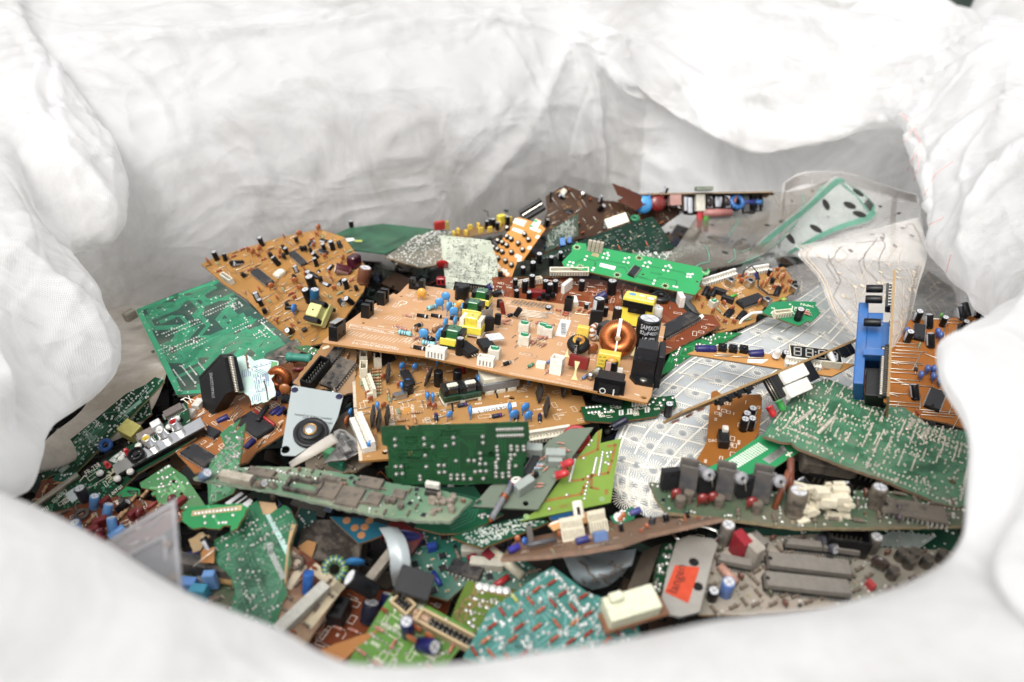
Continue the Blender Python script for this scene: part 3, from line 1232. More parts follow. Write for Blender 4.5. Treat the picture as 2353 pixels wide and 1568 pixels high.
# back left wall up to the corner seam
ST.append([(-.40, .78, -.3), (-.39, .77, -.06), (-.42, .79, .10), P(108, 118, .83), P(100, 60, .86), P(80, -40, .98), (-.60, 1.02, .20), (-.72, 1.05, -.6)])
ST.append([(-.36, .80, -.3), (-.34, .79, -.06), (-.37, .82, .10), P(300, 92, .85), P(300, 50, .90), P(280, -50, 1.04), (-.48, 1.12, .20), (-.55, 1.18, -.6)])
ST.append([(-.24, .88, -.3), (-.22, .87, -.06), (-.25, .90, .10), P(600, 60, .92), P(600, 25, .97), P(590, -60, 1.10), (-.34, 1.20, .21), (-.38, 1.30, -.6)])
ST.append([(-.10, .97, -.3), (-.08, .95, -.06), (-.10, .98, .10), P(880, 36, .99), P(890, 5, 1.04), P(880, -70, 1.16), (-.18, 1.28, .22), (-.20, 1.40, -.6)])
ST.append([(.02, 1.06, -.3), (.03, 1.05, -.06), (.02, 1.07, .10), P(1120, 42, 1.05), P(1130, 5, 1.09), P(1120, -70, 1.20), (-.04, 1.34, .22), (-.04, 1.46, -.6)])
ST.append([(.10, 1.13, -.3), (.11, 1.12, -.05), (.10, 1.14, .10), P(1290, 50, 1.10), P(1320, 0, 1.12), P(1310, -70, 1.24), (.08, 1.38, .22), (.08, 1.52, -.6)])
# corner seam, then the cuff sagging inwards over the right hand back wall
ST.append([(.16, 1.15, -.3), (.16, 1.15, -.05), (.15, 1.15, .10), P(1385, 108, 1.06), P(1420, 20, 1.10), P(1450, -70, 1.22), (.20, 1.40, .22), (.22, 1.54, -.6)])
ST.append([(.24, 1.12, -.3), (.25, 1.11, -.05), (.25, 1.12, .09), P(1500, 222, 1.08), P(1560, 60, 1.10), P(1620, -50, 1.20), (.36, 1.38, .22), (.38, 1.52, -.6)])
ST.append([(.33, 1.09, -.3), (.34, 1.08, -.05), (.34, 1.09, .09), P(1620, 300, 1.05), P(1690, 90, 1.08), P(1770, -20, 1.18), (.43, 1.36, .14), (.50, 1.45, -.6)])
ST.append([(.42, 1.08, -.3), (.43, 1.07, -.05), (.43, 1.07, .08), P(1740, 346, 1.03), P(1810, 140, 1.06), P(1890, 12, 1.14), (.51, 1.31, .10), (.60, 1.38, -.6)])
ST.append([(.50, 1.07, -.3), (.51, 1.06, -.05), (.51, 1.05, .08), P(1880, 322, 1.01), P(1930, 170, 1.04), P(2020, 44, 1.10), (.59, 1.26, .08), (.70, 1.32, -.6)])
ST.append([(.57, 1.06, -.3), (.58, 1.05, -.05), (.58, 1.03, .08), P(2000, 285, .98), P(2060, 170, 1.01), P(2150, 62, 1.05), (.67, 1.19, .08), (.78, 1.24, -.6)])
ST.append([(.62, 1.07, -.3), (.63, 1.06, -.05), (.62, 1.00, .09), P(2068, 278, .94), P(2150, 150, .97), P(2255, 52, 1.00), (.72, 1.13, .07), (.84, 1.14, -.6)])
# right side wall
ST.append([(.62, 1.00, -.3), (.63, .99, -.05), (.60, .95, .05), P(2086, 380, .86), P(2190, 230, .86), P(2300, 40, .95), (.75, 1.04, .06), (.88, 1.02, -.6)])
ST.append([(.60, .94, -.3), (.61, .93, -.05), (.57, .90, .03), P(2122, 490, .80), P(2240, 300, .80), P(2390, 60, .90), (.80, .94, .08), (.90, .92, -.6)])
ST.append([(.57, .87, -.3), (.57, .86, -.05), (.54, .83, .00), P(2150, 595, .74), P(2260, 390, .74), P(2420, 140, .84), (.84, .76, .17), (.92, .80, -.6)])
ST.append([(.54, .78, -.3), (.53, .77, -.06), (.51, .74, -.01), P(2222, 685, .67), P(2320, 480, .68), P(2460, 230, .78), (.80, .66, .16), (.88, .68, -.6)])
ST.append([(.49, .68, -.3), (.48, .67, -.07), (.47, .64, -.02), P(2284, 738, .60), P(2390, 560, .61), P(2500, 330, .70), (.74, .56, .15), (.82, .56, -.6)])
ST.append([(.44, .58, -.3), (.43, .57, -.08), (.42, .54, -.02), P(2290, 770, .50), P(2400, 640, .52), P(2560, 420, .58), (.66, .44, .14), (.74, .42, -.6)])
ST.append([(.44, .50, -.3), (.43, .49, -.08), (.39, .46, -.02), P(2196, 805, .40), P(2330, 690, .41), P(2580, 560, .46), (.56, .30, .13), (.64, .26, -.6)])
ST.append([(.42, .45, -.3), (.41, .44, -.08), (.36, .42, -.02), P(2166, 866, .35), P(2300, 830, .34), P(2600, 760, .38), (.48, .20, .12), (.56, .14, -.6)])
ST.append([(.40, .40, -.3), (.39, .39, -.08), (.34, .37, -.02), P(2216, 975, .325), P(2330, 960, .31), P(2620, 950, .32), (.42, .12, .11), (.50, .04, -.6)])
ST.append([(.37, .34, -.3), (.36, .33, -.08), (.31, .31, -.01), P(2238, 1100, .30), P(2340, 1110, .28), P(2620, 1180, .26), (.38, .06, .10), (.46, -.04, -.6)])
ST.append([(.33, .30, -.3), (.31, .29, -.08), (.26, .26, .00), P(2208, 1270, .265), P(2290, 1320, .245), P(2520, 1500, .20), (.32, .00, .08), (.38, -.10, -.6)])
ST.append([(.19, .28, -.3), (.18, .27, -.08), (.15, .225, .02), P(2010, 1372, .245), (.135, .135, .135), (.16, .04, .14), (.22, -.07, .04), (.26, -.15, -.6)])
ST.append([(.13, .26, -.3), (.12, .24, -.07), (.10, .20, .03), P(1700, 1420, .23), (.085, .125, .135), (.09, .04, .14), (.12, -.09, .03), (.14, -.16, -.6)])
ST.append([(.05, .25, -.3), (.05, .23, -.06), (.04, .19, .04), P(1330, 1490, .22), (.03, .12, .135), (.03, .04, .135), (.04, -.09, .02), (.05, -.16, -.6)])
CT = np.array(ST)
G = catmull(CT, 26, True)
G = np.swapaxes(catmull(np.swapaxes(G, 0, 1), 30, False), 0, 1).copy()
rng = np.random.default_rng(7)
Nn = grid_normals(G, True)
z = G[:, :, 2]
jv = np.linspace(0, 7, G.shape[1])[None, :].repeat(G.shape[0], 0)
back = (G[:, :, 1] > 0.35)
# soft billows, calmer on the drooping left hand lobes
LOBE = 1 - 0.45 * np.clip((-0.18 - G[:, :, 0]) / 0.08, 0, 1) * np.clip((0.80 - G[:, :, 1]) / 0.06, 0, 1)
for sc, amp, sg in ((4.0, 0.010, 1), (8.5, 0.009, -1), (17.0, 0.0048, 1), (33.0, 0.0020, -1)):      # flat facets meeting in sharp ridges and valleys
    nz = np.array([noise.noise(Vector((p[0] * sc + 2 * sg, p[1] * sc - p[2] * sc * 0.4, p[2] * sc * 1.3 + p[0] * sc * 0.5 + 3))) for p in G.reshape(-1, 3)]).reshape(G.shape[:2])
    G += Nn * (sg * amp * (0.2 - np.abs(nz)) * LOBE * np.clip((G[:, :, 1] - 0.05) / 0.45, 0.22, 1))[:, :, None]
Nn = grid_normals(G, True)
seg = ((jv > 1.0) & (jv < 5.4) & back)
idx = np.argwhere(seg)
for q in range(300):
    i, j = idx[rng.integers(len(idx))]
    c, n = G[i, j].copy(), Nn[i, j]
    a = rng.normal(0, 0.55) if rng.random() < 0.7 else rng.uniform(0, math.pi)
    t1 = np.cross(n, [0, 0, 1.0])
    t1 /= np.linalg.norm(t1) + 1e-9
    t2 = np.cross(n, t1)
    L = rng.uniform(0.04, 0.22)
    crease(G, Nn, c, t1 * math.cos(a) + t2 * math.sin(a), L, rng.uniform(0.0022, 0.006), LOBE[i, j] * rng.uniform(0.0008, 0.0030) * rng.choice((1, 1, -1)), rng.normal(0, 0.35))
# the folds that stand out in the place: the corner seam and long drag lines on the wall
def pick(x, y):
    r = ray(0, x, y)
    R = np.array(r) / r.length
    V = G.reshape(-1, 3) - np.array(CAM)
    al = V @ R
    dist = np.linalg.norm(V - al[:, None] * R, axis=1) + (al < 0.1) * 9 + al * 0.02
    return G.reshape(-1, 3)[np.argmin(dist)].copy()
for (x0, y0, x1, y1, w, amp, cv) in ((1376, 110, 1392, 400, .006, .012, 0), (320, 200, 640, 330, .010, .007, .5), (480, 180, 860, 330, .009, .007, .4), (860, 330, 1010, 250, .008, .005, .2),
                                     (1060, 480, 1230, 280, .012, .008, 0), (1230, 280, 1330, 90, .012, .007, 0), (1400, 130, 1500, 240, .014, .020, .2), (1500, 120, 1640, 290, .014, .020, .2), (1420, 70, 1640, 170, .014, .018, .2), (1620, 180, 1740, 130, .012, .018, .1), (1690, 240, 1900, 190, .016, .022, -.2),
                                     (1640, 200, 1700, 330, .012, .016, 0), (1760, 160, 2050, 130, .012, .018, -.3), (2050, 160, 2280, 70, .011, .018, 0), (1990, 230, 2270, 110, .011, .016, 0), (1880, 270, 2060, 200, .010, .014, .2),
                                     (100, 114, 340, 88, .007, .013, 0), (300, 92, 620, 62, .007, .013, 0), (580, 64, 900, 36, .007, .012, 0), (860, 38, 1270, 48, .007, .011, .15), (1340, 60, 1460, 130, .012, .010, .2), (2110, 420, 2260, 230, .010, .007, .2), (2190, 640, 2330, 300, .012, .010, .2), (560, 230, 760, 420, .012, .005, .3),
                                     (700, 440, 980, 330, .010, .004, .2), (120, 640, 260, 740, .010, .006, .2), (40, 560, 200, 720, .012, .006, 0), (150, 330, 270, 480, .010, .006, 0), (1420, 330, 1560, 400, .010, .006, .3)):
    A, B = pick(x0, y0), pick(x1, y1)
    crease(G, Nn, (A + B) / 2, B - A, np.linalg.norm(B - A) / 2, w, amp, cv)
soil = np.clip((0.14 - G[:, :, 2]) / 0.2, 0, 1) * np.clip((3.4 - jv), 0, 1) * (G[:, :, 0] < 0.2) + 0.35 * np.clip((0.10 - G[:, :, 2]) / 0.2, 0, 1) * (jv < 3.2)
BAGM = bag_material('woven_fabric')
bag = cloth('bulk_bag', G, True, BAGM, soil)
bag['label'] = 'open white woven bulk bag with crumpled rolled rim, full of circuit boards'
bag['category'] = 'bulk bag'

from mathutils.bvhtree import BVHTree
BVH = BVHTree.FromPolygons([tuple(v.co) for v in bag.data.vertices], [tuple(p.vertices) for p in bag.data.polygons])
CRAY = mat('#e3bab5', 0.8, 0, 0, 0.3, 900)


def on_bag(pts, w, name, m, fr=0):
    """a thin mark drawn on the cloth itself"""
    V = []
    for (x0, y0), (x1, y1) in zip(pts[:-1], pts[1:]):
        for k in range(8):
            r = ray(fr, x0 + (x1 - x0) * k / 8, y0 + (y1 - y0) * k / 8)
            h = BVH.ray_cast(CAM, r.normalized())
            if h[0] is not None:
                n = h[1] if h[1].dot(r) < 0 else -h[1]
                V.append((h[0] + n * 0.0005, n))
    vs, fs = [], []
    for i, (p, n) in enumerate(V):
        t = (V[min(i + 1, len(V) - 1)][0] - V[max(i - 1, 0)][0]).normalized()
        e = n.cross(t).normalized() * w * (0.5 + 0.5 * abs(noise.noise(p * 200)))
        vs += [tuple((p + e) * 1000), tuple((p - e) * 1000)]
    fs = [(2 * i, 2 * i + 1, 2 * i + 3, 2 * i + 2) for i in range(len(V) - 1) if (V[i][0] - V[i + 1][0]).length < 0.04]
    if not fs:
        return
    mbx = MB()
    mbx.add(vs, fs, m)
    link(name, mbx.mesh(name), bag)


for pts in ([(2072, 262), (2098, 290), (2116, 330), (2110, 385), (2098, 420)], [(2118, 268), (2100, 292), (2070, 340)], [(2116, 330), (2080, 400)], [(2190, 372), (2150, 400), (2120, 460)], [(2170, 500), (2130, 520)],
            [(2186, 585), (2172, 640), (2190, 680), (2215, 705)]):
    on_bag(pts, 0.0016, 'crayon_mark', CRAY)


# ------------------------------------------------------------------ two more bags standing behind
def far_bag(cx, cy, rx, ry, top, seed, label):
    r = np.random.default_rng(seed)
    st = []
    for k in range(16):
        a = 2 * math.pi * k / 16
        q = lambda s: r.normal(0, s)
        u, v = math.cos(a), math.sin(a)
        st.append([(cx + u * rx * f + q(.02), cy + v * ry * f + q(.02), h + q(.02)) for f, h in ((.02, top - .02), (.4, top), (.8, top - .01), (1.0, top - .10), (1.05, top - .4), (1.0, -.6))])
    g = catmull(np.array(st), 7, True)
    g = np.swapaxes(catmull(np.swapaxes(g, 0, 1), 8, False), 0, 1).copy()
    nn = grid_normals(g, True)
    for _ in range(60):
        i, j = r.integers(g.shape[0]), r.integers(g.shape[1])
        t = np.cross(nn[i, j], r.normal(size=3))
        crease(g, nn, g[i, j].copy(), t, r.uniform(.08, .3), r.uniform(.012, .03), r.uniform(.006, .016), r.normal(0, .3))
    o = cloth('bulk_bag', g, True, BAGM, np.zeros(g.shape[:2]))
    o['label'], o['category'] = label, 'bulk bag'


far_bag(0.90, 2.30, .40, .45, .17, 3, 'closed white bulk bag beyond the open one, in the gap above its sagging cuff')
far_bag(1.75, 2.25, .44, .45, .235, 5, 'second white bulk bag beyond, its round shoulder nearest the picture corner')
mb = MB()
mb.box(1500, 3600, -620, 5200, 120, 1300, mat('#1d3a33', 0.6, 0, 0.2, 0.2, 3))
w_ = link('wall', mb.mesh('wall'), None, 'dark green wall far behind the white bags', 'wall')

# ------------------------------------------------------------------ the mass of buried scrap under the boards nobody can count
rs = random.Random(11)
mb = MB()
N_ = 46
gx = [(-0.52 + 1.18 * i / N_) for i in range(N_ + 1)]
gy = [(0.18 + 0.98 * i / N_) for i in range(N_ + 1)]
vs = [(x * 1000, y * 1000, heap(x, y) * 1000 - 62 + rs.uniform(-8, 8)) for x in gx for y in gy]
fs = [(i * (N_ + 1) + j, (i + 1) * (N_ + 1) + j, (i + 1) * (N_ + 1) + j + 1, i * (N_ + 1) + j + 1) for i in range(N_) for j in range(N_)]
mb.add(vs, fs, mat('#120f0b', 0.9, 0, 0.1, 0.3, 60))  # near-black sheet added below to block light, its colour standing for deep shade
SCR = [mat(c, 0.6, 0, 0.15, 0.25, 120, grime='#3a342c') for c in ('#173626', '#102a1e', '#4a2f16', '#4f3718', '#101010', '#161618', '#1f4034', '#3a2c1c', '#4f4b44', '#1a2c46')]  # scrap colours darkened: the shade of the deep gaps is in the paint
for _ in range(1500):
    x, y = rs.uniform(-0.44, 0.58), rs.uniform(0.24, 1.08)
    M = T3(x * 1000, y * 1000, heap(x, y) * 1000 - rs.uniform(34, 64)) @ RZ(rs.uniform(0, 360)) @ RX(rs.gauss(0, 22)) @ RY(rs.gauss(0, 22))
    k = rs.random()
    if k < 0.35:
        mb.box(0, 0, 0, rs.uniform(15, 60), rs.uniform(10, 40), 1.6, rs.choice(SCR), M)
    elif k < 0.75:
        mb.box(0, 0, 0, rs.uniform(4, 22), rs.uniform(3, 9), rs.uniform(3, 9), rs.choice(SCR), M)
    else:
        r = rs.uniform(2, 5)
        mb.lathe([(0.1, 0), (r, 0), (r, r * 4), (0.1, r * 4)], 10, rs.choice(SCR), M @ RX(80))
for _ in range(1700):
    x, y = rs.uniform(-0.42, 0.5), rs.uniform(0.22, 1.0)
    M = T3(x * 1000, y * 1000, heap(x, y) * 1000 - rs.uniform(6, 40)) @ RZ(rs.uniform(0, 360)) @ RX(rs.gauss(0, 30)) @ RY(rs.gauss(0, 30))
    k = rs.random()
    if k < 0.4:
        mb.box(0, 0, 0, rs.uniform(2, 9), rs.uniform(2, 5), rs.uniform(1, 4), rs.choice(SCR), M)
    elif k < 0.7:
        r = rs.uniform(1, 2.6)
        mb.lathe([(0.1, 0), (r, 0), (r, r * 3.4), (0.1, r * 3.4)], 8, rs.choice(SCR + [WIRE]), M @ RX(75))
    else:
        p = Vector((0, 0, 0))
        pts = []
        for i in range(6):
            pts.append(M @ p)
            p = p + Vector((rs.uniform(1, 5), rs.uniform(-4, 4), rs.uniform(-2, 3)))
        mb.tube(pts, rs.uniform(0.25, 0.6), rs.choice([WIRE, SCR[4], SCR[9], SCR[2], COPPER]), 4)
o = link('scrap', mb.mesh('scrap'), None, 'jumble of broken electronics filling the gaps under the boards, colours darkened as shade', 'scrap', kind='stuff')


# ------------------------------------------------------------------ printed plastic films
def film_mat(c, alpha, rough=0.25, name='film'):
    m = bpy.data.materials.new(name)
    m.use_nodes = True
    nt = m.node_tree
    b = nt.nodes['Principled BSDF']
    n = nt.nodes.new('ShaderNodeTexNoise')
    n.inputs['Scale'].default_value, n.inputs['Detail'].default_value = 14, 6
    tc = nt.nodes.new('ShaderNodeTexCoord')
    nt.links.new(tc.outputs['Object'], n.inputs['Vector'])
    r = nt.nodes.new('ShaderNodeMapRange')
    r.inputs['From Min'].default_value, r.inputs['From Max'].default_value = 0.35, 0.7
    r.inputs['To Min'].default_value, r.inputs['To Max'].default_value = alpha - 0.10, alpha + 0.14
    nt.links.new(n.outputs['Fac'], r.inputs['Value'])
    nt.links.new(r.outputs[0], b.inputs['Alpha'])
    b.inputs['Base Color'].default_value = lin(c)
    b.inputs['Roughness'].default_value = rough
    b.inputs['Specular IOR Level'].default_value = 0.6
    return m


class Film:
    """a curved sheet through a grid of points; uv 0..1"""

    def __init__(s, name, label, cat, rows, m, n=10, group=None, wav=0.0, seed=3, thick=0.0004):
        A = np.array([[tuple(p) for p in r] for r in rows])
        g = catmull(A, n, False)
        s.G = np.swapaxes(catmull(np.swapaxes(g, 0, 1), n, False), 0, 1).copy()
        nn = grid_normals(s.G, False)
        if np.mean(nn @ np.array([0, -0.5, 0.9])) < 0:
            nn = -nn
        if wav:
            w = np.array([noise.noise(Vector((p[0] * 9, p[1] * 9, p[2] * 9 + seed))) for p in s.G.reshape(-1, 3)]).reshape(s.G.shape[:2])
            s.G += nn * (w * wav)[:, :, None]
        s.N = grid_normals(s.G, False)
        if np.mean(s.N @ np.array([0, -0.5, 0.9])) < 0:
            s.N = -s.N
        s.o = cloth(name, s.G, False, m, None, None, 0.0 if m.name.startswith('film') else thick)
        if label:
            s.o['label'], s.o['category'] = label, cat
        if group:
            s.o['group'] = group

    def at(s, u, v, z=0.0006):
        nu, nv = s.G.shape[:2]
        x, y = min(max(u, 0), 1) * (nu - 1), min(max(v, 0), 1) * (nv - 1)
        i, j = min(int(x), nu - 2), min(int(y), nv - 2)
        a, b = x - i, y - j
        p = (s.G[i, j] * (1 - a) * (1 - b) + s.G[i + 1, j] * a * (1 - b) + s.G[i, j + 1] * (1 - a) * b + s.G[i + 1, j + 1] * a * b)
        n = s.N[i, j]
        return Vector(p + n * z), Vector(n)

    def marks(s, paths, w, m, name='printed_tracks', z=0.0006, sub=6):
        mbx = MB()
        for path in paths:
            V = []
            for (a, b), (c, d) in zip(path[:-1], path[1:]):
                for k in range(sub):
                    V.append(s.at(a + (c - a) * k / sub, b + (d - b) * k / sub, z))
            V.append(s.at(*path[-1], z))
            vs = []
            for i, (p, n) in enumerate(V):
                t = V[min(i + 1, len(V) - 1)][0] - V[max(i - 1, 0)][0]
                e = n.cross(t)
                e = e.normalized() * w / 2 if e.length > 1e-9 else Vector((w / 2, 0, 0))
                vs += [tuple((p + e) * 1000), tuple((p - e) * 1000)]
            mbx.add(vs, [(2 * i, 2 * i + 1, 2 * i + 3, 2 * i + 2) for i in range(len(V) - 1)], m)
        return link(name, mbx.mesh(name), s.o)

    def dots(s, pts, r, m, name='contact_pads', z=0.0007, seg=14, ring=None, st=1.0):
        if 1 < len(pts) <= 100:
            for q in pts:
                s.dots([q], r, m, name.rstrip('s'), z, seg, ring, st)
            return
        mbx = MB()
        for u, v in pts:
            p, n = s.at(u, v, z)
            e = n.cross(Vector((0, 1, 0.1))).normalized()
            f = n.cross(e)
            if ring:
                for k in range(ring):
                    a = 2 * math.pi * k / ring
                    q = e * math.cos(a) + f * math.sin(a)
                    w = n.cross(q) * 0.00022
                    mbx.add([tuple((p + q * r * 0.35 + w) * 1000), tuple((p + q * r * 0.35 - w) * 1000), tuple((p + q * r - w) * 1000), tuple((p + q * r + w) * 1000)], [(0, 1, 2, 3)], m)
            else:
                mbx.add([tuple((p + (e * math.cos(2 * math.pi * k / seg) + f * (st * math.sin(2 * math.pi * k / seg))) * r) * 1000) for k in range(seg)], [tuple(range(seg))], m)
        return link(name, mbx.mesh(name), s.o)


def hp(fr, x, y, l=0.0):
    return on_heap(fr, x, y, l)
# ------------------------------------------------------------------ kits of small components
def pcb(c, rough=0.38, dust=0.1, vary=0.14, scale=28.0, grime='#6f665a'):
    return mat(c, rough, 0, dust + 0.02, vary, scale, 0.16, grime=grime)


R_PINK = [res(5.5, 2.1, '#c98f7c', ('#a03224', '#b04a2c', '#8a5a20'), 2), res(5.5, 2.1, '#c7876f', ('#a03224', '#c8623a'), 2)]
R_TAN = [res(6, 2.3, '#c0996c', ('#7a3a1c', '#2a2a2a', '#b04020'), 2.4), res(6, 2.3, '#b78758', ('#a83a20', '#7a5a20'), 2.4), res(6, 2.3, '#8f9f7a', ('#2a5a3a', '#8a2a1c'), 2.2)]
R_RED = [res(5.5, 2.0, '#a83a28', ('#5a1a10',), 2), res(5.5, 2.0, '#b7553a', ('#7a2a1a', '#c98a4a'), 2)]
R_DUST = [res(6, 2.6, '#7a6656', ('#6a3a2a', '#4a4038'), 2.4, dust=0.45)]
R_CYAN = res(11, 4.4, '#86c3c6', ('#2b6a86', '#8a2a20', '#20508a'), 3.2, 2.6)
R_BROWN = res(11, 4.4, '#9a6a42', ('#2a2a1c', '#1f5a38', '#3a2a1c'), 3.2, 2.6)
E_BLACK = [ecap(5, 10), ecap(6, 11), ecap(5, 8)]
E_LIE = E_BLACK
E_NAVY = [ecap(5.5, 10, '#25286a', '#8f96c8'), ecap(6, 11, '#2b2a70', '#8a92c4')]
DC_OR = [disc(5.5, '#b0582a', 2.4, 2), disc(4.5, '#a84e24', 2.2, 1.5), disc(7, '#b4622f', 2.6, 2.5)]
DC_BLUE = [disc(6.5, '#3f8fd0', 3, 3.5), disc(5.5, '#3a86c8', 2.8, 3)]
J_S = [jumper(8), jumper(12), jumper(6), jumper(16)]
J_L = [jumper(18), jumper(26), jumper(14)]
TRS = [to92(), to92('#1d1d1f', 4.6, 4.4, 1.5)]
CHIPS = [dip(8), dip(14), dip(16)]
SMDS = [smd(), smd('#7a5a3a', 2.4, 1.4, 0.8), smd('#26262a', 4.5, 3.5, 1.4), smd('#b09a70', 2, 1.2, 0.7)]

# ------------------------------------------------------------------ back of the heap
M_AMB = pcb('#ab7a36', 0.42, 0.16)
b = Board('circuit_board', 'big amber board crowded with black capacitors, a yellow transformer tipped at its edge', 'circuit board', 0,
          [(462, 607), (500, 590), (640, 547), (735, 527), (790, 545), (846, 620), (836, 668), (790, 735), (745, 788), (700, 797), (660, 790), (617, 742), (570, 690), (515, 654)],
          (-0.12, -0.25, 1), 0.028, M_AMB, torn=0.25, seed=3, holes=[(477, 612, 2.0)])
b.put(dip(28, 9), 604, 641, b.dirn((575, 620), (634, 668)), r=20)
b.put(dip(24, 7), 686, 598, b.dirn((670, 585), (705, 617)), r=12)
b.put(bump_transformer('#cfca78', '#c9c678', '#17171a', 1.25), 748, 735, 28, r=22, ry=-28, z=2, label='large pale yellow transformer tipped on its side')
b.put(block(12, 9, 4, '#d2cdb8', 2, 'wax_lump', 0.1), 643, 632, 20, r=7)
b.put(header(7, 7, 5, '#cfc9b8'), 525, 647, b.dirn((505, 635), (545, 662)), r=10)
b.put(ecap(8, 16), 712, 694, r=6)
b.put(ecap(9, 18), 722, 668, r=7)
b.put(ecap(9, 17, '#1d5f86', '#9cc4d8'), 722, 700, r=6, ry=20)
b.put(ecap(11, 16, '#5a1d22', '#9a7a70'), 806, 625, r=8, ry=60, rz=150)
b.put(ecap(13, 17, '#7a4a34', '#8a6a54'), 834, 650, r=9, ry=25)
b.put(block(14, 11, 12, '#4a1426', 2.5, 'capacitor', 0.05, 0.15), 815, 612, 30, r=8, ry=15)
b.put(disc(9, '#2a7fd0', 4, 2), 680, 720, 40)
b.many(DC_OR[2], [(735, 532), (585, 588), (600, 580)], 20)
b.scatter([(E_LIE, 4.0, 20, 30, 80), (DC_OR, 3.2, 26, 40), (R_TAN, 3.8, 26), (J_S, 3.6, 40), (TRS, 2.6, 14), (E_BLACK, 3.4, 12), (R_RED, 3.4, 14), (CHIPS, 8, 3)])
b.legend(50, mat('#d9b98a', 0.6, 0, 0.1))
b.traces(30, mat('#7a4d18', 0.5, 0, 0.2), 0.7, (1, 2), 1.6)

b = Board('circuit_board', 'bright green solder-side board with parallel tracks, half under the big amber board', 'circuit board', 0,
          [(314, 711), (402, 676), (496, 643), (560, 690), (690, 800), (640, 850), (560, 900), (408, 910)], (-0.12, -0.10, 1), 0.012, pcb('#35594e', 0.42, 0.24, grime='#857c6c'), seed=4,
          edge=GLASS_EDGE, holes=[(389, 787, 1.6), (351, 807, 1.5)])
TR_G = mat('#22ab78', 0.38, 0, 0.12, 0.15, 60)
b.traces(46, TR_G, 0.85, (2, 8), 1.7, (6, 40))
mb = MB()
for w_, o_ in ((5, 2.8),):
    for i in (0, 1, 6, 7):
        p, q = b.poly[i], b.poly[(i + 1) % 8]
pp = [b.px(x, y) for x, y in ((322, 712), (404, 680), (494, 648))]
mb.strip(pp, 6.5, TR_G, 0.04)
pp = [b.px(x, y) for x, y in ((320, 715), (412, 903), (548, 893))]
mb.strip(pp, 5.0, TR_G, 0.04)
b.part('copper_traces', mb)
b.solder(150, 0.9, 16)
b.put(block(12, 8, 9, '#a39a88', 1.5, 'connector', 0.3), 297, 722, 20, z=-6)

b = Board('circuit_board', 'plain dark green board lying flat, its bare side up with a white sticker, back left', 'circuit board', 0,
          [(710, 562), (760, 542), (800, 525), (880, 514), (996, 527), (940, 556), (887, 583)], (0.0, -0.10, 1), 0.052, pcb('#3d6d52', 0.3, 0.12), seed=5, edge=pcb('#2f6a48', 0.5))
b.quad([(788, 549), (812, 547), (816, 553), (792, 557)], PAPER, name='sticker')
b.quad([(815, 552), (832, 552), (832, 556), (815, 556)], pl('#b9c04a'), name='sticker')
b.traces(26, mat('#335c46', 0.4, 0, 0.1), 0.6, (4, 12), 1.3, (20, 60), z=0.03)
b.put(ecap(6, 8), 808, 522)
b = Board('circuit_board', 'grey dusty board studded with solder points, under the plain dark green board', 'circuit board', 2,
          [(440, 620), (640, 480), (770, 436), (900, 445), (900, 620), (830, 665), (690, 688), (560, 655)], (0.05, -0.25, 1), 0.022, pcb('#59645a', 0.5, 0.4, grime='#7f776a'), torn=0.5, seed=6)
b.solder(260, 0.9, 6)
b = Board('circuit_board', 'amber strip board with yellow capacitors, its thin edge against the back wall', 'circuit board', 2,
          [(880, 445), (1060, 412), (1260, 360), (1330, 380), (1240, 440), (1060, 470), (900, 500)], (0, -0.05, 1), 0.03, pcb('#8f6a34', 0.5, 0.3), seed=7, torn=0.4)
b.put(block(13, 5, 10, '#c0281e', 0.8, 'relay', 0.1), 815, 440, 0, z=2)
b.put(block(3, 5.2, 10.5, '#b9a23a', 0.5, 'relay_side', 0.1), 868, 440, 0, z=2)
b.put(block(10, 8, 10, '#d8c41c', 0.8, 'coil'), 1235, 385, 10)
b.scatter([(boxcap(6, 3, 6, '#d9b62e'), 5, 9), (E_BLACK, 4, 5)])

b = Board('circuit_board', 'pale grey-green single-sided board with worm-like solder, standing behind the top tan board', 'circuit board', 2,
          [(818, 470), (960, 482), (1160, 506), (1205, 640), (1215, 880), (1000, 900), (860, 850)], (0.0, -0.75, 1), 0.032, pcb('#a9b09c', 0.45, 0.1), seed=8, edge=pl('#8f9a80'))
b.traces(50, mat('#b7bdaa', 0.4, 0, 0.1), 1.2, (1, 3), 2.6, (6, 24))
b.solder(150, 0.9, 3, h=1.4)
loose(disc(13, '#c01c1c', 4, 0), 'disc_capacitor', 'shiny red disc poking out beside the pale grey-green board', 'capacitor', 2, 838, 692, 0.03, (0, -0.6, 1))
loose(block(9, 7, 7, '#b01820', 1.5, 'relay', 0.05, 0.2, 2), 'relay', 'small red block low beside the pale grey-green board', 'relay', 2, 825, 800, 0.01)

# telephone keypad board
b = Board('keypad_board', 'small orange keypad board with rows of black buttons tipped in white', 'keypad board', 2,
          [(1345, 345), (1410, 362), (1450, 380), (1468, 352), (1508, 372), (1500, 395), (1535, 425), (1295, 765), (1120, 670), (1135, 650)], (-0.28, -0.62, 1), 0.085, pcb('#d08c3a', 0.35, 0.06), seed=9, xaxis=(6, 7))
for p in [(1395, 472), (1422, 508), (1352, 533), (1382, 577), (1306, 594), (1266, 652), (1306, 680), (1304, 504), (1276, 488), (1244, 528), (1274, 547), (1214, 516), (1184, 560), (1212, 574), (1243, 590), (1152, 603), (1182, 618), (1214, 633), (1278, 430)]:
    b.put(ecap(5.6, 4.2, '#151517', '#151517', False), p[0], p[1])
    b.put(block(3.6, 3.6, 1.0, '#d8d2c0', 1.6, 'button_cap', 0.05), p[0], p[1], z=4.2)
b.quad([(1330, 352), (1410, 372), (1385, 412), (1310, 385)], mat('#e2d4bc', 0.5, 0, 0.15, 0.25), z=0.1, name='printed_patch')
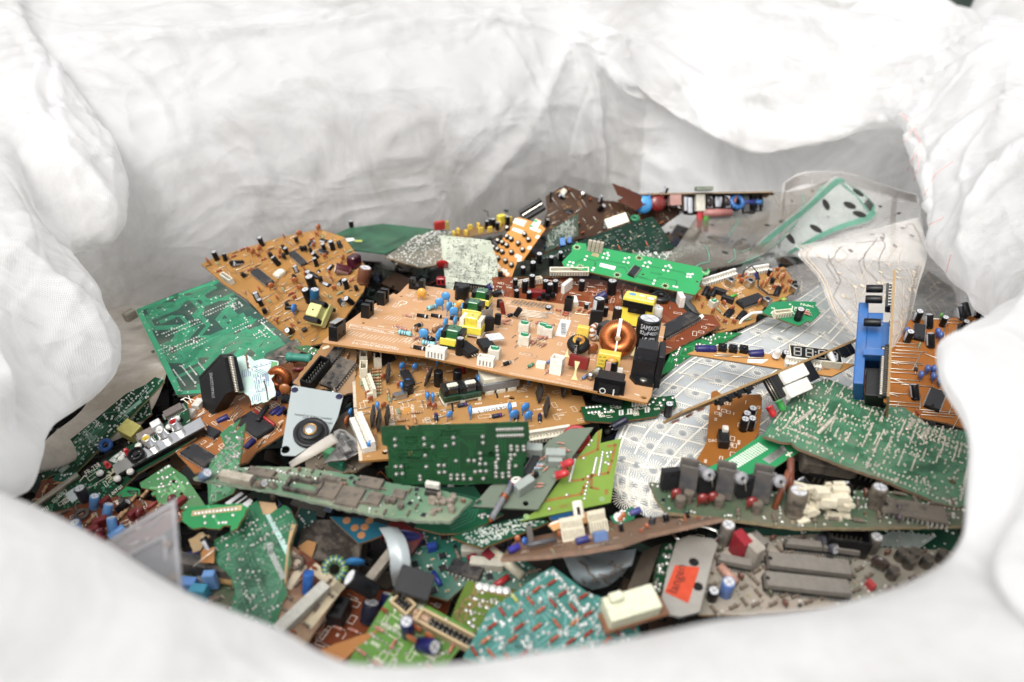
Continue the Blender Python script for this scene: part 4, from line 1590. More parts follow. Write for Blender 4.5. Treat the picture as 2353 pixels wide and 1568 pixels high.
b.quad([(1315, 415), (1385, 440), (1375, 462), (1305, 436)], PAPER, name='sticker', z=0.12)
b.quad([(1465, 358), (1505, 376), (1470, 445), (1425, 425)], pl('#e6e4da'), z=0.1, name='printed_patch')
b.quad([(1462, 362), (1484, 370), (1476, 385), (1452, 376)], pl('#2fae6a'), z=0.2, name='printed_patch')
b.quad([(1430, 398), (1452, 406), (1444, 420), (1422, 410)], pl('#2fae6a'), z=0.2, name='printed_patch')
b.joints([(1490, 440), (1480, 480), (1425, 555), (1360, 620), (1150, 655), (1215, 690), (1240, 705), (1260, 715), (1340, 610), (1355, 640), (1275, 735), (1205, 675)], 2.6, 0.15, mat('#e6dccb', 0.4, 0, 0.05), name='pads')
# dark boards at the top of the heap
b = Board('circuit_board', 'dark brown board with a wavy broken top edge, leaning on the back wall', 'circuit board', 'b',
          [(385, 260), (605, 128), (760, 185), (900, 245), (1060, 305), (1200, 320), (1360, 330), (1500, 240), (1760, 210), (1960, 440), (1720, 610), (1400, 620), (700, 760), (330, 700), (400, 420)], (0.1, -1.6, 1), 0.02, pcb('#4a2c14', 0.4, 0.15), torn=0.5, seed=10, depth=0.93)
b.scatter([(J_S, 5, 26), (E_BLACK, 5, 14, 20, 40), (DC_OR, 4, 9), (R_TAN, 5, 10)])
b.legend(40, mat('#b98a4a', 0.6, 0, 0.2))
b.put(block(9, 7, 4, '#c9c2b0', 2, 'wax_lump', 0.2), 590, 215, 30)
b = Board('circuit_board', 'pointed dark brown shard of board with a torn left side, highest thing in the heap', 'circuit board', 'b',
          [(1150, 106), (1300, 160), (1470, 235), (1560, 330), (1420, 420), (1250, 330), (1215, 300), (1280, 265), (1215, 240), (1180, 170)], (0.2, -1.4, 1), 0.03, pcb('#5a2a16', 0.4, 0.12), torn=0.5, seed=11, depth=0.90)
loose(comb(30, 15, 12, '#1f1f21', 22), 'connector', 'long black slotted connector leaning behind the keypad board', 'connector', 'b', 240, 440, 0.05, (-0.2, -1.0, 0.8), to=(420, 330), depth=0.90)
loose(block(3, 3, 13, '#1a1a1c', 1, 'post'), 'peg', 'thin black peg upright at the end of the slotted connector', 'peg', 'b', 445, 330, 0.05, depth=0.89)
b = Board('circuit_board', 'small dark green double-sided board with white print, wedged upright behind the keypad', 'circuit board', 'b',
          [(385, 900), (390, 690), (560, 570), (760, 455), (760, 710), (600, 800)], (-0.1, -1.3, 1), 0.02, pcb('#17402a', 0.4, 0.15), seed=12, depth=0.83)
b.legend(60, mat('#aab3a4', 0.6, 0, 0.2), size=(2, 6))
b.solder(40, 0.8, 3)
b.put(boxcap(9, 6, 14, '#2f7ac4'), 580, 820, 10)
b.put(boxcap(7, 5, 10, '#2a6ab8'), 660, 790, 0)
loose(block(26, 12, 3, '#d8d2bc', 1.0, 'plate'), 'connector_plate', 'cream plastic plate with one hole, tilted on the dark boards', 'connector', 'b', 1200, 545, 0.03, (0.1, -1.2, 1), to=(1330, 500), depth=0.82)
loose(toroid(3.6, 2.2, '#1f8a5a', 20, 16, ('#1f8a5a', '#177048')), 'coil', 'round green coil beside the cream plastic plate', 'coil', 'b', 1410, 545, 0.03, depth=0.83)
b = Board('circuit_board', 'dark green board with a raw brown edge, propped slantwise behind the bright green strip', 'circuit board', 'b',
          [(300, 960), (700, 800), (1200, 620), (1610, 487), (1720, 620), (1870, 850), (1500, 960), (700, 1000), (420, 1010)], (0.12, -0.75, 1), 0.085, pcb('#15382a', 0.35, 0.12), seed=13, edge=pl('#8a6238', 0.8, 0.2), t=2.0, xaxis=(0, 3))
b.legend(50, mat('#6d7d70', 0.6, 0, 0.2), size=(2, 6))
b.scatter([(SMDS, 3, 40), (R_RED, 4, 5), (flatchip(16, 16, 2, 14), 12, 1), (CHIPS, 9, 2)])
b = Board('circuit_board', 'dark board whose brown edge shows below the slanted dark green board', 'circuit board', 'b',
          [(60, 1010), (300, 975), (640, 955), (800, 1050), (760, 1140), (560, 1180), (0, 1180)], (0, -0.3, 1), 0.06, pcb('#161d14', 0.5, 0.2), seed=14, edge=pl('#8a6238', 0.8, 0.2), t=2.0)
b.scatter([(CHIPS, 9, 2), (E_BLACK, 4, 5)])
loose(header(14, 6, 6, '#d5d0bd'), 'connector', 'cream slotted socket lying just under the bright green strip', 'connector', 'b', 655, 1145, 0.07, (0, -0.5, 1))
b = Board('circuit_board', 'pale green pointed board covered in shiny solder, right of the slanted dark green board', 'circuit board', 'b',
          [(1380, 900), (1800, 850), (2330, 800), (2260, 850), (1860, 1000), (1640, 980), (1450, 960)], (0.1, -0.12, 1), 0.075, pcb('#5f7d68', 0.4, 0.15), seed=15)
b.solder(120, 1.0, 4, h=1.6)
loose(block(40, 12, 9, '#151517', 1, 'connector'), 'connector', 'flat black connector under the pale green pointed board', 'connector', 'b', 2060, 950, 0.03, to=(2200, 930))

# bright green strip board
b = Board('circuit_board', 'bright green long strip board with gear-shaped pads and one small chip', 'circuit board', 'b',
          [(575, 1010), (690, 890), (690, 830), (740, 790), (850, 800), (862, 875), (1015, 910), (1045, 852), (1450, 930), (2180, 1075), (2190, 1120), (2235, 1120), (2250, 1082), (2278, 1110), (2250, 1165), (2200, 1165), (2140, 1290), (2170, 1310), (2100, 1392), (1400, 1240), (800, 1105), (600, 1065)],
          (0.06, -0.42, 1), 0.11, pcb('#2aa35c', 0.35, 0.04, 0.06), seed=16, edge=pl('#8a7a3a'), xaxis=(20, 18), holes=[(745, 843, 2), (785, 1070, 2), (1210, 1160, 2), (1460, 965, 2), (1760, 1285, 2), (1505, 1155, 1.2), (2125, 1240, 1.2)])
b.put(dip(18, 6.5, '#222226', 0.05, 1.6, 2.0), 1400, 1130, b.dirn((1345, 1200), (1455, 1060)))
GT = mat('#1a7a45', 0.35, 0, 0.05)
for pts in ([(700, 1030), (840, 970), (960, 1000), (1005, 985), (1320, 1040), (1370, 1110)], [(950, 1010), (960, 1060)], [(1010, 1050), (1290, 1075), (1345, 1160), (1560, 1200)], [(1480, 1100), (1520, 1050), (1960, 1130), (2000, 1160)], [(1460, 1190), (1600, 1225), (1650, 1225), (1690, 1190), (1890, 1225), (1890, 1280)], [(965, 1020), (925, 1110)]):
    b.line(pts, 0.8, GT, name='copper_traces')
b.joints([(1060, 915), (1100, 905), (1110, 935), (1045, 960), (1095, 970), (1300, 970), (1345, 960), (1285, 1010), (1335, 1020), (1530, 1020), (1575, 1010), (1590, 1025), (1510, 1055), (1560, 1068), (1765, 1060), (1805, 1050), (1825, 1075), (1740, 1105), (1795, 1115), (2020, 1150), (2050, 1155), (2075, 1150), (2015, 1180), (2050, 1185), (665, 1010), (705, 1020), (645, 1045), (690, 1055), (860, 945), (840, 985), (940, 1080), (925, 1105), (1640, 1225), (1625, 1260), (1860, 1292), (1895, 1300)], 1.5, 0.8, mat('#dfdfd8', 0.3, 0.4, 0.05))
PADS = mat('#c9c8a8', 0.4, 0.2, 0.05)
for hx, hy in ((745, 843), (785, 1070), (1210, 1160), (1460, 965), (1760, 1285), (2225, 1120)):
    mb = MB()
    cx, cy = b.px(hx, hy)
    for k in range(10):
        a = 2 * math.pi * k / 10
        if (hx == 2225 and math.sin(a) > 0.3):
            continue
        mb.add([(cx + math.cos(a) * 2.3, cy + math.sin(a) * 2.3, .06), (cx + math.cos(a + .25) * 4.6, cy + math.sin(a + .25) * 4.6, .06), (cx + math.cos(a + .5) * 2.3, cy + math.sin(a + .5) * 2.3, .06)], [(0, 1, 2)], PADS)
    b.part('gear_pad', mb)
b.quad([(1015, 1022), (1195, 1065), (1175, 1108), (1003, 1062)], PAPER, name='sticker')
b.quad([(925, 905), (1000, 920), (990, 960), (910, 940)], mat('#c8b68a', 0.3, 0.5, 0.1), name='copper_pad')
for i in range(4):
    b.put(block(3.4, 3.0, 12, '#b7aa98', 0.5, 'pin', 0.1), 880 + i * 45, 880 + i * 8, rx=-8)
b.text('2531379', (1725, 1150), (1595, 1120), mat('#1c6e40', 0.5, 0, 0), h=2.4)

# upside down board hanging over the films
e = EdgeBoard('circuit_board', 'overturned board seen on edge, a big blue and a red capacitor hanging below it', 'circuit board', 'b', (1465, 240), (2353, 225), 0.90, 0.92, -0.10, 60, pcb('#6b4a2a', 0.5, 0.3), flip=True, edge=pl('#a58a66', 0.8, 0.3), torn=0.4, seed=17, k=1.5,
              shape=[(0, 0), (0.45, 0.0), (1.0, 0.0), (1.75, -0.0), (1.95, 0.5), (1.75, 1), (0.2, 1)])
e.uv(disc(16, '#3f9fe0', 9, -1), 0.07, 0.1, 5, ry=0, label='big blue capacitor')
e.uv(disc(15, '#8a2420', 9, -1), 0.25, 0.1, -5, label='big red capacitor')
e.uv(block(10, 7, 9, '#b98a80', 0.8), 0.47, 0.1)
e.uv(ecap(8, 16, '#241a20'), 0.66, 0.15)
e.uv(ecap(5, 14, '#5a4a3a'), 0.60, 0.1)
e.uv(block(8, 6, 14, '#c9c4b4', 1.0, 'connector'), 0.80, 0.1)
e.uv(block(4.4, 3.0, 14, '#c8202a', 0.8, 'lever'), 0.795, 0.1, z=13, label='red lever')
e.uv(block(3.8, 3.0, 5, '#151517', 0.8, 'lever'), 0.795, 0.1, z=27)
e.uv(block(4.4, 3.0, 14, '#4a9a24', 0.8, 'lever'), 0.875, 0.1, z=13, label='green lever')
e.uv(block(3.8, 3.0, 4, '#151517', 0.8, 'lever'), 0.875, 0.1, z=27)
e.uv(rod(26, 7, '#b0706a'), 1.03, 0.12, z=12, label='long dull pink resistor')
e.uv(ecap(9, 12), 0.93, 0.2)
e.uv(ecap(9, 11), 1.05, 0.25)
e.uv(ecap(8, 12), 1.16, 0.15)
e.uv(toroid(5, 2.2, '#2f7ac4', 70, 14, ('#2f7ac4', '#1d4f8a')), 1.30, 0.1)
e.uv(rod(14, 4, '#2c3a86'), 1.45, 0.15, 10, z=5)
e.uv(rod(9, 4, '#2f7ac4'), 1.60, 0.2, 30, z=5)
rg = random.Random(6)
for i in range(26):
    P_k = rg.choice((ecap(8, 12, '#1c1a1c'), ecap(6, 14, '#241a18'), block(9, 7, 12, '#161616', 0.8), block(6, 5, 16, '#2a2622', 0.8), DC_OR[2], ecap(5, 10), disc(9, '#3a2a22', 4, 2)))
    e.uv(P_k, rg.uniform(0.35, 1.75), rg.uniform(0.05, 0.5), rg.uniform(0, 180), rx=rg.gauss(0, 12))
e.scatter([(DC_OR, 4, 6), (E_BLACK, 4, 6), (R_TAN, 4, 8)])
mb = MB()
mb.rbox(20, 5, 2, 22, 8, 5, mat('#7d8a76', 0.6, 0, 0.3), 1.0, T3(62, 0, -10))
e.part('connector', mb)
# ------------------------------------------------------------------ printed films on the right
F_CLEAR = film_mat('#e8e5e1', 0.34, 0.2)
F_MILK = film_mat('#d9d7d4', 0.62, 0.2)
F_GREEN = film_mat('#b4bfb8', 0.44, 0.2)
INK = mat('#8a8078', 0.5, 0, 0.1, 0.1)
INK_D = mat('#2a2826', 0.5, 0, 0.05, 0.1)
INK_G = mat('#5f9f86', 0.4, 0, 0.1, 0.15)
INK_W = mat('#ece6d6', 0.45, 0, 0.06, 0.06)
INK_T = mat('#c8b9a4', 0.5, 0, 0.2, 0.15)
DP = lambda x, y, d: P(x, y, d)


def film_tracks(f, n, w, m, seed, lo=(0.05, 0.05), hi=(0.95, 0.95)):
    r = random.Random(seed)
    paths, dots = [], []
    for _ in range(n):
        u, v = r.uniform(lo[0], hi[0]), r.uniform(lo[1], hi[1])
        p = [(u, v)]
        d = r.choice((0, 90, 45))
        for _ in range(r.randint(2, 4)):
            l = r.uniform(0.05, 0.2)
            u, v = u + l * math.cos(math.radians(d)), v + l * math.sin(math.radians(d))
            if not (0.02 < u < 0.98 and 0.02 < v < 0.98):
                break
            p.append((u, v))
            d += r.choice((-45, 45, 90))
        if len(p) > 1:
            paths.append(p)
            dots.append(p[0])
    f.marks(paths, w, m)
    return dots


# film along the back wall with a wide printed band
f = Film('printed_film', 'clear film arching against the back wall, a band of fine grey lines round its edge', 'plastic film',
         [[DP(1800, 420, 1.0), DP(1850, 395, 1.04), DP(1950, 398, 1.06), DP(2040, 428, 1.04), DP(2110, 448, .98)],
          [DP(1790, 500, .96), DP(1850, 500, .98), DP(1940, 500, .98), DP(2030, 505, .97), DP(2120, 520, .93)],
          [DP(1780, 590, .90), DP(1850, 590, .90), DP(1940, 595, .90), DP(2030, 600, .90), DP(2130, 600, .86)]], F_CLEAR, 9)
f.marks([[(0.03 + 0.018 * k, 0.02), (0.03 + 0.018 * k, 0.98)] for k in range(7)], 0.0011, INK, sub=30)
f.marks([[(0.15, 0.02 + 0.008 * k), (0.9, 0.02 + 0.008 * k)] for k in range(3)] + [[(0.14, 0.80 + 0.012 * k), (0.9, 0.80 + 0.012 * k)] for k in range(3)], 0.0011, INK, sub=20)
f.dots([(0.22, 0.3), (0.30, 0.12), (0.28, 0.62), (0.33, 0.72), (0.38, 0.85), (0.5, 0.4)], 0.0026, INK_D)
f.marks([[(0.28, 0.62), (0.5, 0.62)], [(0.38, 0.85), (0.5, 0.75)], [(0.30, 0.12), (0.5, 0.12)]], 0.0009, INK)

# film with green print and black dots
f = Film('printed_film', 'curled film printed green with large black dots, far right of the heap', 'plastic film',
         [[DP(1690, 640, .80), DP(1740, 560, .84), DP(1850, 470, .92), DP(1915, 408, .97), DP(1945, 420, 1.0)],
          [DP(1740, 620, .84), DP(1800, 560, .88), DP(1880, 500, .94), DP(1960, 450, .98), DP(1980, 440, 1.0)],
          [DP(1800, 590, .88), DP(1860, 560, .91), DP(1930, 530, .94), DP(2000, 510, .96), DP(2020, 480, .98)]], F_GREEN, 10)
f.dots([(0.5, 0.30), (0.70, 0.42), (0.36, 0.58), (0.62, 0.68), (0.82, 0.70), (0.5, 0.84)], 0.0095, INK_D, st=0.6)
f.marks([[(0.95, 0.1), (0.95, 0.9)], [(0.90, 0.1), (0.90, 0.95)], [(0.08, 0.1), (0.08, 0.9)], [(0.14, 0.1), (0.14, 0.9)], [(0.2, 0.75), (0.9, 0.80)], [(0.2, 0.95), (0.9, 0.97)], [(0.2, 0.85), (0.55, 0.85)]], 0.0038, INK_G, sub=20)
f.marks([[(0.72 + 0.02 * k, 0.80), (0.72 + 0.02 * k, 0.98)] for k in range(8)], 0.0012, INK_D)

# grey lustrous film rolling from under the overturned board to the right
f = Film('printed_film', 'grey film with blurred green tracks, rolled up below the overturned board', 'plastic film',
         [[DP(1500, 650, .72), DP(1560, 560, .79), DP(1600, 500, .93), DP(1640, 452, 1.0)],
          [DP(1560, 640, .74), DP(1660, 590, .78), DP(1720, 520, .92), DP(1760, 445, 1.0)],
          [DP(1640, 622, .77), DP(1740, 590, .79), DP(1800, 520, .92), DP(1840, 436, 1.0)],
          [DP(1700, 605, .80), DP(1790, 560, .83), DP(1850, 490, .94), DP(1912, 412, 1.0)]], film_mat('#6f695e', 0.66, 0.15), 10)
film_tracks(f, 7, 0.0012, INK_G, 4)
d_ = film_tracks(f, 12, 0.0010, INK, 5)
f.dots(d_, 0.0035, INK_D)
f.marks([[(0.93, 0.05), (0.93, 0.95)], [(0.96, 0.05), (0.96, 0.95)]], 0.0022, INK_G, sub=24)
f.dots([(0.97, 0.15), (0.97, 0.3), (0.97, 0.45), (0.97, 0.6), (0.97, 0.75)], 0.003, INK_T)

# milky film under it
f = Film('printed_film', 'milky film with a square corner, beneath the grey rolled film', 'plastic film',
         [[hp(0, 1560, 680, .01), hp(0, 1620, 640, .015), hp(0, 1780, 590, .02)], [hp(0, 1600, 720, .01), hp(0, 1700, 670, .018), hp(0, 1790, 620, .02)], [hp(0, 1680, 740, .0), hp(0, 1760, 700, .01), hp(0, 1786, 660, .015)]], F_MILK, 10)
d_ = film_tracks(f, 12, 0.001, INK, 8)
f.dots(d_, 0.0035, INK)

# lower sheet covering the right hand slope of the heap
f = Film('printed_film', 'broad clear film with tan tracks spread under the blue plastic block', 'plastic film',
         [[hp(0, 1790, 620, .0), hp(0, 1900, 590, .01), hp(0, 2000, 560, .01), hp(0, 2140, 560, .0)],
          [hp(0, 1800, 740, .0), hp(0, 1900, 700, .014), hp(0, 2050, 660, .01), hp(0, 2220, 660, .0)],
          [hp(0, 1840, 840, -.01), hp(0, 1960, 790, .01), hp(0, 2100, 740, .004), hp(0, 2290, 740, .0)],
          [hp(0, 1900, 900, -.02), hp(0, 2020, 850, -.01), hp(0, 2150, 800, -.01), hp(0, 2300, 790, -.01)]], F_CLEAR, 10)
d_ = film_tracks(f, 40, 0.0007, INK_T, 12)
f.dots(d_, 0.0024, INK_T)

# the curled film: a sheet folded over itself
f = Film('printed_film', 'large clear film curled into a roll, faint tracks and dark dashes on it', 'plastic film',
         [[DP(1825, 566, .73), DP(1960, 540, .80), DP(2050, 515, .84), DP(2110, 500, .84)],
          [DP(1838, 575, .71), DP(1990, 550, .76), DP(2080, 540, .80), DP(2130, 560, .80)],
          [DP(1835, 590, .70), DP(1960, 590, .72), DP(2060, 600, .74), DP(2128, 600, .76)],
          [DP(1880, 640, .67), DP(1980, 660, .68), DP(2060, 660, .69), DP(2110, 660, .71)],
          [DP(1915, 720, .65), DP(1990, 750, .66), DP(2060, 740, .68), DP(2095, 720, .70)],
          [DP(1965, 775, .63), DP(2010, 815, .64), DP(2050, 800, .66), DP(2075, 770, .68)]], film_mat('#e0dbd4', 0.44, 0.18), 9)
d_ = film_tracks(f, 30, 0.0006, INK_T, 21, (0.4, 0.05))
f.dots(d_, 0.0022, INK_T)
film_tracks(f, 9, 0.0007, INK, 22, (0.02, 0.05), (0.4, 0.95))
f.marks([[(0.02, 0.02), (0.98, 0.02)], [(0.02, 0.05), (0.98, 0.05)]], 0.0015, INK_T, sub=40)
f.marks([[(0.45 + 0.02 * k, 0.88), (0.45 + 0.02 * k, 0.96)] for k in range(26)], 0.0012, INK, name='dash_marks', sub=2)
f.dots([(0.35, 0.3), (0.3, 0.6), (0.22, 0.45), (0.2, 0.75), (0.12, 0.4), (0.1, 0.7)], 0.0026, INK)

# keyboard membrane: bulging sheet with a cream grid and dial-like pads
f = Film('keyboard_membrane', 'bulging grey-silver membrane with a cream line grid and radial key pads', 'membrane',
         [[hp(0, 1890, 648, .018), hp(0, 1935, 680, .02), hp(0, 1985, 740, .015), hp(0, 2010, 800, .0)],
          [hp(0, 1760, 730, .022), hp(0, 1850, 760, .030), hp(0, 1930, 810, .022), hp(0, 1990, 860, .0)],
          [hp(0, 1600, 812, .012), hp(0, 1720, 840, .018), hp(0, 1840, 880, .014), hp(0, 1930, 930, -.005)],
          [hp(0, 1500, 890, .006), hp(0, 1610, 920, .014), hp(0, 1740, 960, .010), hp(0, 1840, 1010, -.005)],
          [hp(0, 1422, 985, .0), hp(0, 1510, 1020, .006), hp(0, 1620, 1050, .003), hp(0, 1700, 1090, -.008)],
          [hp(0, 1405, 1110, -.008), hp(0, 1460, 1130, -.004), hp(0, 1530, 1150, -.008), hp(0, 1600, 1180, -.014)],
          [hp(0, 1480, 1190, -.014), hp(0, 1500, 1200, -.012), hp(0, 1540, 1208, -.014), hp(0, 1580, 1220, -.018)]], mat('#b6bbbb', 0.22, 0.1, 0.12, 0.2, 22, coat=0.4, grime='#84888a'), 10)
r_ = random.Random(5)
paths = [[(0.02, k), (0.9, k)] for k in (0.03, 0.97)]
for v in np.linspace(0.1, 0.93, 8):
    u0 = 0.02
    while u0 < 0.9:
        u1 = min(0.9, u0 + r_.choice((0.12, 0.18, 0.25, 0.32)))
        vv = v + r_.choice((0, 0, 0.03, -0.03))
        paths.append([(u0, vv), (u1, vv)])
        u0 = u1 + r_.choice((0, 0.0, 0.04))
for u in np.linspace(0.05, 0.9, 17):
    v0 = 0.03
    while v0 < 0.95:
        v1 = min(0.97, v0 + r_.choice((0.1, 0.16, 0.24, 0.4)))
        paths.append([(u + r_.choice((0, 0.012)), v0), (u, v1)])
        v0 = v1 + r_.choice((0, 0.05, 0.1))
f.marks(paths, 0.0012, INK_W, name='printed_tracks', sub=10)
kd = [(u + 0.02, v) for i, u in enumerate(np.linspace(0.07, 0.86, 13)) for v in np.linspace(0.12 + 0.04 * (i % 2), 0.88, 6)]
f.dots(kd, 0.0085, mat('#efeadc', 0.5, 0, 0.05), 'key_pads', ring=26)
f.dots([(u, v) for u, v in kd], 0.0016, mat('#9b9e9f', 0.4), 'contact_pads', z=0.0009)

# ------------------------------------------------------------------ brown and amber boards behind the tan board
b = Board('circuit_board', 'rust-brown board snapped in two across a crack, many small parts, behind the tan board', 'circuit board', 0,
          [(1130, 637), (1290, 634), (1440, 652), (1560, 700), (1592, 728), (1640, 724), (1656, 748), (1528, 814), (1400, 830), (1200, 760), (1140, 690)], (0.02, -0.12, 1), 0.018, pcb('#8a421c', 0.36, 0.08), seed=21, torn=0.3, xaxis=(9, 7))
b.put(dip(40, 14), 1556, 752, b.dirn((1520, 775), (1592, 735)), r=24)
b.put(ecap(9, 15), 1404, 676, r=7)
b.put(ecap(7, 12, '#3a3a70', '#8f96c8'), 1368, 690, rz=30, ry=60, r=6)
b.put(toroid(6, 3, '#1c1c1c', 0, 14, ('#1c1c1c', '#2a2a2a')), 1516, 690, r=9)
b.many(to92(), [(1238, 700), (1248, 690), (1258, 694), (1270, 690)], 20)
b.many(ecap(6, 13), [(1206, 672), (1222, 660), (1253, 672), (1263, 680), (1275, 672)])
b.put(boxcap(14, 6, 7, '#8a1c1c'), 1236, 683, 10)
b.put(header(10, 6, 5, '#d8cdb6'), 1215, 655, b.dirn((1180, 662), (1240, 650)))
b.put(block(16, 4, 10, '#e0dcd0', 0.8, 'connector'), 1302, 668, 70)
b.put(block(5, 12, 11, '#dcd8cc', 0.8, 'connector'), 1562, 700, 20)
b.put(block(7, 12, 9, '#dcd8cc', 0.8, 'connector'), 1317, 706, 20)
b.line([(1428, 668), (1432, 690), (1428, 712)], 1.8, HOLE, name='crack')
b.scatter([(E_BLACK, 4, 10), (J_S, 5, 45), (R_PINK, 4.5, 16), (TRS, 3, 6)])
b.legend(130)
b.traces(30, mat('#a4602f', 0.45, 0, 0.1), 0.6, (1, 4), 1.5, (8, 30))
b.quad([(1606, 726), (1614, 722), (1618, 728), (1612, 734), (1604, 732)], LEGEND, name='printed_arrow')

b = Board('circuit_board', 'amber board with square metal cans, a black wire loop and one long chip', 'circuit board', 3,
          [(440, 770), (560, 735), (740, 700), (930, 672), (970, 730), (1015, 805), (900, 870), (820, 900), (770, 960), (760, 1000), (680, 1030), (560, 1062), (500, 1060), (545, 1015), (500, 960), (430, 950), (375, 870)], (0.06, -0.22, 1), 0.05, pcb('#b08040', 0.4, 0.1), torn=0.5, seed=22, xaxis=(0, 3))
b.put(dip(30, 11, '#232326', 0.08, 1.9), 730, 885, b.dirn((635, 915), (820, 850)), r=22)
b.put(comb(44, 7, 6, '#dedbd0', 12), 540, 755, b.dirn((470, 785), (610, 740)), r=14)
b.put(comb(26, 7, 6, '#e0ddd4', 8), 770, 708, b.dirn((720, 718), (820, 700)), r=10)
b.many(ifcan(), [(605, 785), (720, 790), (820, 900), (985, 825)], 15)
b.many(DC_OR[2], [(820, 790), (790, 800), (885, 745), (910, 760), (845, 750), (775, 905)], 30)
b.put(ecap(5, 9, '#25286a', '#8f96c8'), 775, 750, rz=70, ry=80)
b.put(ecap(5, 7), 840, 722)
b.many(ecap(6, 11), [(500, 850), (455, 845), (880, 845)], 40, ry=70)
b.put(ecap(7, 12), 660, 990, rz=30, ry=80)
b.put(ecap(7, 12), 585, 970, rz=30, ry=85)
b.many(boxcap(12, 4, 6, '#26282c'), [(545, 835), (590, 880)], -50)
b.put(disc(6, '#8fae2a', 4, 0, 70), 915, 860)
b.put(rod(8, 3, '#3fae2a'), 628, 852, 10)
b.put(trimmer(), 505, 905, 10, sc=0.8)
mb = MB()
mb.tube([Vector(b.px(x, y) + (z,)) for x, y, z in ((675, 770, 0), (680, 735, 8), (720, 725, 12), (760, 760, 10), (770, 810, 4), (830, 850, 3), (890, 865, 4))], 0.8, pl('#1a1a1a'), 6)
b.part('wire_loop', mb)
b.scatter([(DC_OR, 3.5, 20, 40), (R_TAN, 4, 20), (J_S, 4.5, 14), (R_PINK, 4, 8), (TRS, 3, 4)])
b.legend(50)

b = Board('circuit_board', 'small torn green board piece with white socket and one capacitor, on the membrane', 'circuit board', 3,
          [(795, 945), (865, 880), (960, 876), (1120, 880), (1115, 900), (1128, 915), (1146, 945), (1090, 1000), (1070, 992), (1018, 1022), (900, 980)], (0.0, -0.3, 1), 0.085, pcb('#1f8a58', 0.35, 0.04), torn=0.35, seed=23, edge=pl('#7a6a3a'), xaxis=(0, 7))
b.put(header(6, 6, 5, '#d6cfb4'), 915, 965, b.dirn((870, 985), (960, 975)))
b.put(ecap(7, 13), 1008, 985)
b.many(R_PINK[0], [(1060, 945), (1065, 960)], -10)
b.text('Nidec', (1028, 900), (1105, 915), fr=3)
b.quad([(860, 935), (880, 940), (872, 955), (850, 948)], LEGEND, name='printed_patch')
b.legend(12, size=(2, 5))
b.line([(980, 905), (975, 935), (1000, 960)], 0.7, LEGEND)
mb = MB()
mb.tube([Vector(b.px(x, y) + (z,)) for x, y, z in ((660, 990, -12), (690, 958, -6), (740, 942, -1), (800, 946, 1))], 1.4, WHITE, 7)
b.part('cable', mb, 'white cable')

# bright dark-green boards peeking out right of the tan board
b = Board('circuit_board', 'vivid green board with big solder points, peeking out right of the tan board', 'circuit board', 3,
          [(190, 1320), (260, 1180), (400, 1110), (560, 1060), (680, 1065), (560, 1130), (420, 1200), (330, 1260)], (0, -0.2, 1), 0.008, pcb('#147a3c', 0.3, 0.05), seed=24, edge=pl('#5a6a3a'))
b.solder(26, 1.4, 2, h=1.4)
b.traces(14, mat('#1f9a50', 0.35, 0, 0.05), 1.0, (1, 3), 2.2)

# display board
b = Board('display_board', 'narrow tan board with a clock display, black buttons and purple capacitors', 'display board', 3,
          [(355, 1188), (470, 1140), (760, 1180), (1000, 1208), (1352, 1250), (1215, 1322), (900, 1275)], (0.02, -0.35, 1), 0.095, pcb('#c08a48', 0.4, 0.06), seed=25, xaxis=(0, 5))
dm, dg = MB(), MB()
dm.rbox(0, 0, 0.2, 38, 13, 7, pl('#cfc7b2', 0.4), 0.5)
dm.box(0, 0, 7.2, 36.5, 11.5, 0.06, pl('#1b1d1e', 0.2, 0.03))
SEG = pl('#a3a199', 0.4, 0)
for i, cx in enumerate((-13.2, -4.6, 4.6, 13.2)):
    for (x0, y0, x1, y1) in ((-2, 4, 2, 4), (-2, 0, 2, 0), (-2, -4, 2, -4), (-2.4, .4, -2.4, 3.6), (2.4, .4, 2.4, 3.6), (-2.4, -3.6, -2.4, -.4), (2.4, -3.6, 2.4, -.4)):
        dg.strip([(cx + x0 + y0 * .12, y0), (cx + x1 + y1 * .12, y1)], 1.0, SEG, 7.32)
for y in (-1.6, 1.6):
    dg.lathe([(0.7, 0), (0.01, 0)], 8, SEG, T3(0, y, 7.32), smooth=False)
dsp = [('display', dm.mesh('display')), ('digits', dg.mesh('digits'))]
b.put(dsp, 1100, 1225, b.dirn((960, 1205), (1240, 1240)))
b.put(comb(26, 7, 6, '#e2ded2', 11), 1035, 1262, b.dirn((940, 1250), (1135, 1272)))
b.many(tact(), [(562, 1162), (625, 1168), (688, 1172)], b.dirn((355, 1188), (900, 1275)))
b.many(E_NAVY[1], [(405, 1160), (440, 1162)], 10, ry=85)
b.put(E_NAVY[1], 720, 1190, 10, ry=80)
b.put(led('#d8cfc8', 2, 5), 876, 1215)
b.put(ecap(6, 5), 935, 1205)
b.quad([(715, 1220), (838, 1222), (800, 1246), (713, 1240)], PAPER, name='paper_label')
b.many(jumper(12), [(575, 1195), (670, 1210), (560, 1205), (760, 1215), (1150, 1280)], b.dirn((355, 1188), (900, 1275)) + 8)

